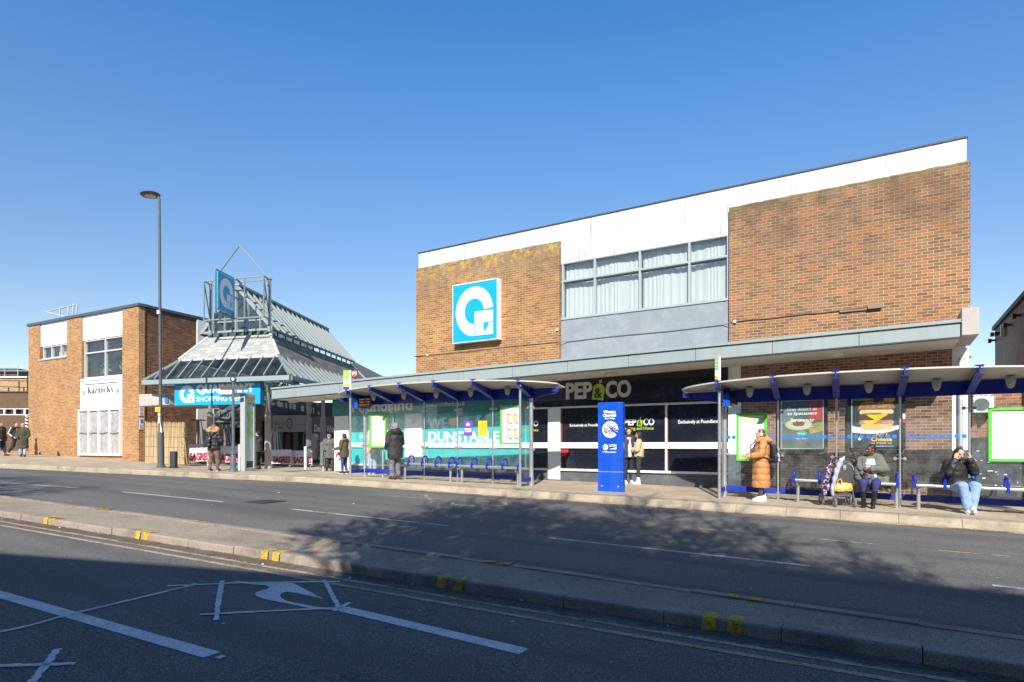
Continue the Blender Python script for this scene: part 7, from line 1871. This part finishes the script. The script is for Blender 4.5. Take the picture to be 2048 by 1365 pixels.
# --- old man with flat cap and stick
GC = fab('grey_wool', (.12, .12, .122), .2)
root, J = person('old man in a grey coat and flat cap holding a walking stick', 659.5, 942.5, 1.66, 168, dict(look=30, nod=18, hd=(.02, .06, 1.58), el=(-.28, .0, 1.14), er=(.30, .02, 1.14), wl=(-.34, .22, 1.0), wr=(.25, .17, .93), al=(-.13, 0, .085), ar=(.13, -.02, .085), kl=(-.12, .03, .5), kr=(.12, .03, .5)), curl=.8)
coat(root, J, GC, .60, .27, .19, .29, .21, (.105, .09, .075), .02, 0, .15, .010)
m = MB(); m.path([(0, .195, z) for z in (.62, .8, 1.0, 1.2, 1.36)], .006, 6); m.obox((.11, .19, 1.22), (.06, 0, 0), (0, .012, 0), (0, 0, .008)); m.obox((-.11, .19, 1.24), (.06, 0, 0), (0, .012, 0), (0, 0, .008)); m.obox((.13, .19, .92), (.07, 0, 0), (0, .012, 0), (0, 0, .008)); m.build('coat_seams', M['charcoal'], root, inv=LOC)
cap_hat(root, J, fab('grey_tweed_cap', (.20, .20, .215), .2), 'flat', 'flat_cap'); hair(root, J, plain('hair_grey', (.42, .40, .38), .6), 'short')
trousers(root, J, fab('dark_grey_trousers', (.045, .045, .046)), .12, .09, .078, .06, bag=.012); shoes(root, J, SHOE_K)
def g_(t):
    m = MB(); m.tube((.27, .26, .02), (.25, .25, .92), .014, n=8); m.path([(.25, .25, .90), (.25, .27, .95), (.25, .22, .965), (.25, .16, .94)], .015, 8); m.build('shaft', M['black'], t, smooth=True, inv=LOC)
    MB().tube((.27, .26, .0), (.27, .26, .22), .018, n=8).build('white_foot', SHOE_W, t, inv=LOC)
worn('walking_stick', 'black walking stick with pale foot held by the old man', 'walking stick', root, g_)
def on_lawn(px, dep): p = ld((px - CXP) / FPX * dep, dep); p.z = g(p.x, p.y); return p
# --- woman with the white carrier bag
root, J = person('black-haired woman in an olive jacket and jeans talking to the old man', 689, 943.5, 1.60, 292, at=on_lawn(688.5, 24.3), pose=dict(el=(-.25, .02, 1.12), er=(.24, .06, 1.13), wl=(-.30, .24, 1.08), wr=(.15, .30, 1.10), al=(-.08, .04, .085), ar=(.09, -.06, .085)), fem=True, curl=.9)
coat(root, J, fab('olive_jacket', (.085, .070, .040), .15), .72, .225, .175, .225, .18, (.095, .08, .062), .01, 0, .15, .009, name='jacket')
u = UM(); u.ell(J['nk'] + V((0, -.10, .02)), (.12, .08, .08)); u.grow('hood', fab('olive_jacket', (.085, .07, .04)), root, .013, 2)
u = UM(); u.cap(J['nk'] + V((-.05, -.02, .03)), J['nk'] + V((.05, -.02, .03)), .075); u.grow('scarf', fab('red_scarf', (.42, .08, .08)), root, .012, 2)
hair(root, J, HAIR_K, 'bob'); trousers(root, J, fab('blue_jeans', (.035, .065, .16)), .10, .072, .055, .07); shoes(root, J, fab('black_trainer', (.05, .05, .055), .5), SHOE_W)
def g_(t):
    u = UM(); u.loft([(.10, .33, .58, .17, .06), (.10, .33, .62, .19, .08), (.11, .33, .80, .19, .075), (.12, .33, .96, .15, .045), (.12, .33, .99, .12, .03)]); u.grow('bag_body', plain('white_carrier', (.78, .76, .75), .5, var=.04), t, .013, 2, folds(.012, 8))
    m = MB(); m.path([(.04, .33, .97), (.10, .33, 1.11), (.13, .33, 1.13), (.16, .33, 1.11), (.20, .33, .97)], .014, 8); m.build('handle', plain('white_carrier', (.78, .76, .75)), t, smooth=True, inv=LOC)
    m = MB(); 
    for s in (-1, 1): m.obox((.10 + .12 * s * .0 - .197 * 1, .33, .80), (.004, 0, 0), (0, .03, 0), (0, 0, .07))
    m.build('red_print', M['red'], t, inv=LOC)
worn('carrier_bag', 'white plastic carrier bag in the hands of the olive jacket woman', 'bag', root, g_)

# --- figure behind the timetable in the left shelter
root, J = person('blond woman in a beige top and pale jeans behind a timetable board', 746, 949, 1.66, 190, dict(al=(-.09, .03, .085)), fem=True, at=None)
coat(root, J, fab('beige_top', (.50, .40, .26)), .90, .215, .16, name='jumper'); trousers(root, J, fab('pale_jeans', (.36, .42, .50)), .11, .085, .075, .06); shoes(root, J, fab('trainer_grey', (.45, .45, .47), .3), SHOE_W); hair(root, J, HAIR_BL, 'long')

# --- couple behind the totem
root, J = person('young man in a dark grey jacket behind the blue totem', 1256.5, 967.5, 1.78, 172, dict(look=-10, nod=22, hd=(0, .05, 1.60), el=(-.25, .0, 1.12), er=(.25, .0, 1.12), wl=(-.18, .16, .98), wr=(.18, .16, .98)), hands=(0, 0), skin='pale')
coat(root, J, fab('speckled_grey', (.05, .05, .055), .5, sc=30), .80, .235, .17, name='jacket'); u = UM(); u.loft([(0, .06, .82, .10, .125), (0, .06, 1.2, .09, .122), (0, .05, 1.42, .07, .09)]); u.grow('shirt', fab('pale_shirt', (.62, .60, .66)), root, .012, 2)
trousers(root, J, fab('black_jeans', (.022, .022, .024)), .108, .076, .06, .07); shoes(root, J, SHOE_W, SHOE_W); hair(root, J, HAIR_B, 'short')
root, J = person('dark-haired woman in a beige sweatshirt and black leggings beside the blue totem', 1278, 968.5, 1.64, 282, dict(el=(-.24, .06, 1.14), er=(.24, .06, 1.14), wl=(-.06, .22, 1.13), wr=(.06, .24, 1.17), al=(-.09, .02, .085), ar=(.10, -.05, .085)), hands=(0, 0), skin='tan', fem=True)
coat(root, J, fab('beige_fleece', (.55, .41, .27), .07), .90, .215, .175, .195, .16, (.10, .09, .075), -.02, 0, .15, .010, name='sweatshirt')
trousers(root, J, fab('black_leggings', (.035, .034, .038)), .112, .072, .048, .07, top=.0); shoes(root, J, SHOE_W, SHOE_W, boot=.10, sc=1.1); hair(root, J, HAIR_K, 'long')

# --- far left walkers
root, J = person('young man in a black top with white sleeve stripes and mustard shoes', 32, 910.5, 1.76, 98, dict(look=-10, al=(-.09, .30, .10), ar=(.09, -.40, .13), kl=(-.09, .20, .52), kr=(.09, -.06, .50), el=(-.23, -.10, 1.14), er=(.24, -.12, 1.14), wl=(-.21, .10, 1.0), wr=(.22, .08, .98), tr=(0, 1, -.25)), skin='pale')
tr_ = fab('black_track', (.022, .027, .022), .2); coat(root, J, tr_, .86, .22, .155, .21, .15, (.09, .072, .055), .02, 0, .15, .008, name='jacket')
m = MB(); m.path([J['sr'] + V((.075, 0, .05)), (J['sr'] + J['er']) / 2 + V((.082, -.02, .0)), J['er'] + V((.068, -.02, 0)), (J['er'] + J['wr']) / 2 + V((.062, 0, .0)), J['wr'] + V((.045, -.02, .02))], .030, 8); m.build('sleeve_stripe', SHOE_W, root, smooth=True, inv=LOC)
trousers(root, J, fab('charcoal_jogger', (.03, .032, .032)), .11, .082, .06, .07, bag=.012); shoes(root, J, fab('mustard_shoe', (.60, .30, .02))); hair(root, J, HAIR_B, 'short')
root, J = person('person walking in a long khaki padded coat and a grey beanie', 46, 914, 1.68, 150, dict(nod=12, al=(-.08, .08, .09), ar=(.09, -.10, .10), kl=(-.09, .04, .5), el=(-.25, .02, 1.13), er=(.25, .02, 1.13), wl=(-.19, .17, 1.0), wr=(.19, .17, 1.0)), hands=(0, 0), fem=True)
coat(root, J, fab('khaki_padded', (.060, .058, .030), .2), .46, .235, .18, .235, .19, (.10, .085, .066), .0, .010, .16, .010); cap_hat(root, J, fab('pinkish_beanie', (.40, .33, .32)), name='beanie'); trousers(root, J, fab('pale_grey_jogger', (.42, .44, .50)), .10, .08, .07, .07); shoes(root, J, SHOE_K)
root, J = person('walker in dark clothes, partly out of view beside the track-suited man', 1.5, 912, 1.75, 100, dict(al=(-.09, .2, .09), ar=(.09, -.2, .10), wr=(.2, .12, .9)), skin='tan')
coat(root, J, fab('black_coat_worn', (.022, .018, .022), .3), .78, .235, .18, name='jacket'); trousers(root, J, fab('navy_trousers', (.018, .02, .04))); shoes(root, J, SHOE_K); hair(root, J, HAIR_K, 'short')

# --- mother on the bench, child on her lap
def seat_pt(px, off=.40): s = PB.S(px); p = PS.pt(s, 0, off); p.z = g(p.x, p.y); return p
SEAT = dict(pel=(0, -.02, .58), ch=(0, -.02, .94), nk=(0, -.01, 1.10), hd=(0, .03, 1.27), hl=(-.10, .02, .565), hr=(.10, .02, .565), kl=(-.12, .44, .545), kr=(.12, .44, .545), al=(-.11, .46, .10), ar=(.11, .46, .10), sl=(-.18, -.02, 1.04), sr=(.18, -.02, 1.04), el=(-.27, .06, .80), er=(.27, .06, .80), wl=(-.16, .28, .78), wr=(.16, .28, .78))
root, J = person('seated mother in a sage parka and black boots with a child on her lap', 0, 0, 1.70, 212, dict(SEAT, look=-48, hd=(.0, .03, 1.28), wl=(-.02, .32, .86), wr=(.14, .36, .76), el=(-.28, .07, .84), er=(.27, .09, .82), kr=(.13, .45, .56), al=(-.06, .42, .10), ar=(.12, .36, .10)), skin='dark', at=seat_pt(1741), fem=True, curl=.7)
SG = fab('sage_parka', (.135, .155, .115), .12)
coat(root, J, SG, .50, .25, .18, .26, .20, (.11, .095, .07), .03, 0, .15, .012, name='parka')
u = UM(); u.cap((-.26, -.08, .62), (-.36, .02, .38), .09, .035); u.cap((-.2, -.1, .60), (-.30, -.06, .50), .12, .09); u.ell(J['nk'] + V((-.05, -.08, .03)), (.19, .09, .08)); u.cap(J['nk'] + V((.13, .05, -.02)), J['nk'] + V((.12, .13, -.20)), .045, .035); u.cap(J['nk'] + V((-.13, .05, -.02)), J['nk'] + V((-.14, .13, -.2)), .05, .04); u.grow('parka_hood_and_tail', SG, root, .013, 2, folds(.014, 8))
u = UM(); u.loft([(0, .075, .66, .14, .13), (0, .075, .92, .13, .125), (0, .05, 1.08, .08, .085)]); u.grow('jumper', fab('white_jumper', (.70, .70, .72), .04), root, .012, 2, None, None, [(fab('black_stripe', (.03, .03, .04)), lambda c: any(abs(c.z - z) < .009 for z in (.84, .89, .94)))])
NV = fab('navy_leggings', (.035, .045, .17), .1)
trousers(root, J, NV, .115, .085, .06, .30, bag=.006)
shoes(root, J, fab('black_boot', (.014, .013, .014), .1, .3), boot=.30, sc=.95, name='boot')
hair(root, J, HAIR_K, 'bun'); h = J['h']; MB().sph(h(-.08, -.0, -.05), .012).sph(h(.08, 0, -.05), .012).build('earring', M['steel'], root, smooth=True, inv=LOC)
mroot = root
cp = PS.pt(PB.S(1714), 0, .60); cp.z = g(cp.x, cp.y) + .26
root, J = person('small child in a grey tracksuit and flat cap on the mother\'s lap', 0, 0, 1.08, 108, dict(SEAT, pel=(0, .0, .66), ch=(0, -.06, 1.06), nk=(0, -.08, 1.22), hd=(0, -.06, 1.38), nod=16, hl=(-.10, .04, .64), hr=(.10, .04, .64), kl=(-.13, .44, .68), kr=(.12, .40, .66), al=(-.13, .56, .34), ar=(.12, .46, .24), sl=(-.17, -.08, 1.16), sr=(.17, -.08, 1.16), el=(-.24, .06, .95), er=(.24, .06, .95), wl=(-.15, .26, .90), wr=(.15, .26, .90)), skin='dark', at=V((cp.x, cp.y, cp.z)), curl=.7)
GT = fab('grey_tracksuit', (.13, .14, .16), .12); coat(root, J, GT, .72, .23, .18, .21, .18, (.11, .095, .075), .02, 0, .15, .012, name='sweatshirt'); trousers(root, J, GT, .14, .11, .085, .12, bag=.014); shoes(root, J, fab('black_white_trainer', (.05, .05, .055), .5), SHOE_W, sc=1.35); cap_hat(root, J, fab('slate_flat_cap', (.07, .075, .09), .12), 'flat', 'flat_cap')
# --- woman in blue jeans rubbing her eyes
root, J = person('seated woman in black jacket and blue jeans with hands at her eyes', 0, 0, 1.68, 186, dict(SEAT, nod=16, hd=(.0, .09, 1.25), kl=(-.13, .42, .58), kr=(.13, .42, .58), al=(-.015, .50, .12), ar=(.04, .44, .10), el=(-.25, .17, .86), er=(.25, .17, .86), wl=(-.155, .205, 1.125), wr=(.155, .205, 1.125), hdl=(.05, .03, 1), hdr=(-.25, .03, 1), pnl=(.6, -.8, 0), pnr=(-.6, -.8, 0), tl=(.25, 1, .1), tr=(-.35, 1, -.55)), skin='pale', at=seat_pt(1914, .40), fem=True, curl=.55)
BJ = fab('black_puffa', (.017, .016, .018), .2, .55); coat(root, J, BJ, .55, .24, .19, .25, .21, (.10, .09, .065), .02, .010, .16, .012, name='jacket')
trousers(root, J, fab('light_denim', (.24, .36, .56), .12), .118, .095, .082, .04, bag=.008); shoes(root, J, SHOE_W, SHOE_W, sc=1.05); hair(root, J, HAIR_B, 'long')
def g_(t):
    u = UM(); u.loft([(0, .22, .60, .20, .10), (0, .22, .64, .23, .12), (0, .20, .70, .22, .11), (0, .18, .74, .17, .06)]); u.grow('bag_body', fab('black_nylon', (.018, .016, .022)), t, .012, 3, folds(.008, 8))
    MB().path([(-.2, .2, .72), (-.2, .02, .9), (-.1, -.1, 1.1)], .013, 8).build('strap', M['charcoal'], t, smooth=True, inv=LOC)
    u = UM(); u.cap((-.18, .24, .76), (-.22, .22, .70), .02); u.grow('teal_cord', fab('teal_cord', (.02, .25, .30)), t, .008, 1)
worn('handbag', 'black soft bag on the lap of the woman in blue jeans', 'bag', root, g_)

# ------------------------------------------------------------------ pushchair seen from behind, with its load
b0, b1 = G(1668, 1011.5), G(1697, 1017)
pc_ = (b0 + b1) / 2 + V((CT, ST, 0)) * .05; pc_.z = g(pc_.x, pc_.y)
rz = math.atan2((b1 - b0).y, (b1 - b0).x)
ps = thing('pushchair', 'dark grey pushchair with pale grey wheels parked in front of the mother', 'pushchair', pc_, TH - .10)
I = LOC
def L(build, name, mat, par=ps, **k): return build.build(name, mat, par, inv=LOC, **k)
GY = plain('pushchair_grey_tube', (.12, .125, .13), .4, .3)
wheels = [(-.20, -.05, .085, .17), (.20, -.05, .085, .17), (-.29, .42, .125, .1), (.29, .42, .125, .1)]
for x, y, r, _ in wheels:
    w = MB()
    for a in range(26):
        t0, t1 = 2 * PI * a / 26, 2 * PI * (a + 1) / 26
        w.tube((x, y + r * math.cos(t0), r + r * math.sin(t0) * 1.0), (x, y + r * math.cos(t1), r + r * math.sin(t1)), .022, n=8, caps=False)
    wo = L(w, 'wheel', plain('grey_tyre', (.20, .20, .20), .7), smooth=True)
    k = MB(); k.tube((x - .02, y, r), (x + .02, y, r), .03, n=12)
    for a in range(5): t0 = 2 * PI * a / 5; k.bar((x, y, r), (x, y + (r - .02) * math.cos(t0), r + (r - .02) * math.sin(t0)), .018)
    L(k, 'rim', M['galv'], wo)
m = MB()
for s in (-1, 1):
    m.path([(.20 * s, -.05, .17), (.205 * s, -.01, .24), (.225 * s, .10, .36), (.25 * s, .22, .52), (.255 * s, .10, .78), (.24 * s, -.02, .98)], .016, 10); m.path([(.25 * s, .22, .52), (.28 * s, .36, .30), (.29 * s, .42, .125)], .016, 10)
    m.obox((.20 * s, -.05, .17), (.03, 0, 0), (0, .035, 0), (0, 0, .03))
    m.obox((.262 * s, .2, .53), (.03, 0, 0), (0, .05, 0), (0, 0, .06))
m.bar((-.21, .02, .25), (.21, .02, .25), .03, .05)
L(m, 'frame', GY, smooth=True)
m = MB(); m.path([(-.25, .0, .92)] + [(-.25 * math.cos(a), -.05 - .06 * math.sin(a), .98 + .12 * math.sin(a)) for a in [PI * i / 12 for i in range(13)]] + [(.25, .0, .92)], .024, 10); L(m, 'handle', plain('plum_brown_grip', (.045, .028, .028), .6), smooth=True)
u = UM(); u.loft([(0, .10, .47, .215, .05), (0, .08, .53, .235, .07), (0, .03, .72, .235, .06), (0, -.01, .90, .20, .05), (0, -.02, .98, .15, .035), (0, -.02, 1.01, .08, .02)]); u.grow('seat_back', M['fabric_grey'], ps, .012, 3)
u = UM(); u.loft([(0, .30, .50, .20, .20), (0, .30, .56, .21, .22)]); u.cap((-.2, .3, .52), (-.2, .3, .80), .03); u.cap((.2, .3, .52), (.2, .3, .80), .03); u.grow('seat', M['fabric_grey'], ps, .014, 2)
m = MB(); m.path([(-.19 * math.cos(a), -.045, .80 + .17 * math.sin(a)) for a in [PI * i / 14 for i in range(15)]], .007, 6); L(m, 'seat_piping', M['galv'])
L(MB().obox((0, -.062, .87), (.03, 0, 0), (0, .004, 0), (0, 0, .035)).obox((0, -.05, .815), (.028, 0, 0), (0, .004, 0), (0, 0, .006)), 'badge', plain('badge_grey', (.35, .35, .35)))
u = UM(); u.loft([(0, .17, .24, .17, .15), (0, .17, .28, .19, .17), (0, .17, .37, .20, .175)]); u.grow('basket', plain('plum_grey_fabric', (.07, .06, .075), .8), ps, .013, 2)
def at_ps(name, label, cat):
    t = thing(name, label, cat, pc_, TH - .10); return t
t = at_ps('shopping_bag', 'bright yellow plastic bag in the basket of the pushchair', 'bag')
u = UM(); u.loft([(0, .06, .34, .185, .09), (0, .05, .40, .20, .11), (.01, .05, .47, .19, .10), (.03, .06, .515, .15, .06), (.06, .07, .53, .08, .03)]); u.grow('bag_body', M['bag_yellow'], t, .011, 2, folds(.014, 8), None, [(plain('pink_white_print', (.75, .60, .50)), lambda c: c.y < 0 and mnoise.noise(V((c.x * 9, 3, c.z * 14))) > .16)])
L(MB().path([(-.13, .02, .50), (-.115, -.03, .58), (-.085, -.05, .61), (-.06, -.05, .58), (-.05, -.03, .49)], .013, 8), 'handle', M['bag_yellow'], t, smooth=True)
t = at_ps('blanket', 'pale lilac grey cardigan hung over the side of the pushchair', 'blanket')
u = UM(); u.chain([(-.02, -.10, 1.10), (-.10, -.11, 1.0), (-.175, -.10, .80), (-.235, -.10, .55), (-.27, -.09, .34), (-.26, -.09, .27)], [.03, .055, .055, .045, .04, .035]); u.grow('cloth', fab('lilac_knit', (.42, .42, .50), .08), t, .012, 3, lambda c: .007 * math.sin(c.x * 70 + c.z * 22))
t = at_ps('coat', 'dark floral child\'s coat hanging beside the pale cardigan on the pushchair', 'coat')
FL = NT('floral_cloth'); co = FL.coord(); vo = FL.n('ShaderNodeTexVoronoi'); vo.inputs['Scale'].default_value = 32; FL.l(co, vo.inputs['Vector']); se = FL.n('ShaderNodeSeparateColor'); FL.l(vo.outputs['Color'], se.inputs[0])
FL.bsdf(FL.ramp(se.outputs[0], [(0, (.012, .014, .03)), (.42, (.02, .022, .05)), (.45, (.55, .10, .20)), (.62, (.62, .45, .50)), (.75, (.08, .20, .35)), (.9, (.6, .58, .6))], 'CONSTANT'), .8)
u = UM(); u.chain([(-.20, .0, 1.02), (-.30, -.02, .86), (-.355, -.02, .62), (-.385, -.02, .42), (-.42, -.02, .32)], [.04, .055, .06, .06, .05]); u.cap((-.36, -.02, .5), (-.40, -.03, .31), .07, .06); u.grow('cloth', FL.m, t, .012, 3, lambda c: .006 * math.sin(c.x * 60 + c.z * 20))
# ------------------------------------------------------------------ what stands behind the viewpoint and shades the street
def terrace(label, c, rz, x0, x1, h, col, n, splay=0):
    t = thing('terrace_building', label, 'building', c, rz); mt = plain('terrace_brick_' + col, {'red': (.24, .11, .07), 'buff': (.36, .28, .18)}[col], .9, var=.2, scale=3)
    def put(mb, name, m): return mb.build(name, m, t, inv=LOC)
    z0 = -1.5
    fp_ = [(x0, -.001), (x0 + splay, -9), (x1, -9), (x1, -.001)]; put(MB().prism([(x, y, z0) for x, y in fp_], (0, 0, h - z0)), 'wall', mt); put(MB().prism([(x, y, h) for x, y in fp_], (0, 0, .12)), 'roof', M['roof_edge'])
    f = MB(); w = MB()
    for i in range(n):
        for k in range(int(h // 3.0)):
            x = x0 + (x1 - x0) * (i + .5) / n; z = 1.0 + 2.9 * k
            w.box(x - .6, x + .6, 0, .03, z, z + 1.4); f.box(x - .68, x + .68, .03, .06, z - .08, z); f.box(x - .68, x + .68, .03, .06, z + 1.4, z + 1.48); f.box(x - .68, x - .6, .03, .06, z, z + 1.4); f.box(x + .6, x + .68, .03, .06, z, z + 1.4)
    put(w, 'window', M['dark_glass']); put(f, 'window_frame', M['white_paint'])
terrace('lower brick terrace across the road whose roofline shades the near lane', (0, -5.95, 0), math.radians(18), -34, 1.5, 8.45 + SHIFT_A, 'red', 10)
terrace('taller buff block across the road whose roofline shades the right half', (0, -6.5, 0), math.radians(.8), .38 + BX, 26, 11.35 + SHIFT_B, 'buff', 8, 4.0)
def tree(label, base, H, seed, spread=1.0, r0=.16, lean=(0, 0), levels=5):
    random.seed(seed); t = thing('bare_tree', label, 'tree', base, 0, 'bare street trees across the road')
    trunk = MB(); crown = MB()
    def grow(p, d, L, r, lv):
        pts = [p]; q = p; dd = d.copy(); nseg = 4
        for i in range(nseg):
            dd = (dd + V((random.gauss(0, .10), random.gauss(0, .10), random.gauss(0, .06) + .03))).normalized(); q = q + dd * (L / nseg); pts.append(q)
        (trunk if lv == 0 else crown).path(pts, [r * (1 - .45 * i / nseg) for i in range(nseg + 1)], 8 if lv == 0 else 5 if lv < 3 else 3)
        if lv >= levels: return
        n = 6 if lv == 0 else 4 if lv < 3 else 3
        for i in range(n):
            f = random.uniform(.45, 1) if i else 1.0; b = pts[0] + (pts[-1] - pts[0]) * f; b = pts[min(nseg, int(f * nseg))]
            a = random.uniform(0, 2 * PI); o = dd.orthogonal().normalized(); o = Matrix.Rotation(a, 3, dd) @ o; k = random.uniform(.25, .60) * spread * (1 if lv < 3 else 1.3) if i else random.uniform(.05, .2)
            grow(b, (dd + o * k).normalized(), L * (random.uniform(.40, .52) if lv == 0 else random.uniform(.62, .78)), max(.021, r * .55), lv + 1)
    grow(V(base), V((lean[0], lean[1], 1)).normalized(), H * .46, r0, 0)
    bark = plain('bark', (.10, .08, .06), .9, var=.3)
    trunk.build('trunk', bark, t, smooth=True); crown.build('crown', bark, t, recalc=False)
for args in TREES: tree(*args)
# ------------------------------------------------------------------ sky, sun, camera
SUN = V((.3917, -.9200, math.tan(math.radians(SUN_EL)))).normalized()
w = bpy.data.worlds.new('World'); sc.world = w; w.use_nodes = True; nt = w.node_tree
bg = nt.nodes['Background']; sky = nt.nodes.new('ShaderNodeTexSky'); sky.sky_type = 'NISHITA'; sky.sun_disc = False
sky.sun_elevation = math.radians(SUN_EL); sky.sun_rotation = math.atan2(SUN.x, SUN.y)
sky.altitude = 0; sky.air_density = AIR[0]; sky.dust_density = AIR[1]; sky.ozone_density = AIR[2]
tcw = nt.nodes.new('ShaderNodeTexCoord'); sxw = nt.nodes.new('ShaderNodeSeparateXYZ'); nt.links.new(tcw.outputs['Generated'], sxw.inputs[0])
rpw = nt.nodes.new('ShaderNodeValToRGB'); crw = rpw.color_ramp      # bluer zenith, paler foot: clear winter air
while len(crw.elements) < len(SKY_RAMP): crw.elements.new(.5)
for e, (p_, c_) in zip(crw.elements, SKY_RAMP): e.position = p_; e.color = (*[x / 1.5 for x in c_], 1)
nt.links.new(sxw.outputs[2], rpw.inputs[0])
mxw = nt.nodes.new('ShaderNodeMix'); mxw.data_type = 'RGBA'; mxw.blend_type = 'MULTIPLY'; mxw.inputs[0].default_value = 1
scw = nt.nodes.new('ShaderNodeVectorMath'); scw.operation = 'SCALE'; scw.inputs['Scale'].default_value = 1.5; nt.links.new(rpw.outputs[0], scw.inputs[0])
nt.links.new(sky.outputs[0], mxw.inputs[6]); nt.links.new(scw.outputs[0], mxw.inputs[7]); nt.links.new(mxw.outputs[2], bg.inputs[0]); bg.inputs[1].default_value = SKY_STR * 1.0
ld_ = bpy.data.lights.new('sun', 'SUN'); ld_.energy = SUN_STR; ld_.angle = math.radians(.53); ld_.color = (1, .945, .86)
so = bpy.data.objects.new('sun', ld_); COL.objects.link(so); so.rotation_euler = (-SUN).to_track_quat('-Z', 'Y').to_euler(); so.location = (20, -40, 40)
cd = bpy.data.cameras.new('camera'); cam = bpy.data.objects.new('camera', cd); COL.objects.link(cam); sc.camera = cam
cam.location = CAM; cam.rotation_euler = (PI / 2, 0, TH); cd.sensor_width = 36; cd.lens = FPX / 2048 * 36; cd.shift_y = (HOR - 682.5) / 2048; cd.clip_start = .05; cd.clip_end = 1500
sc.view_settings.view_transform = 'Standard'; sc.view_settings.look = 'None'; sc.view_settings.exposure = EXPO; sc.view_settings.gamma = 1
sc.cycles.max_bounces = 8; sc.cycles.transparent_max_bounces = 24; sc.cycles.use_denoising = True
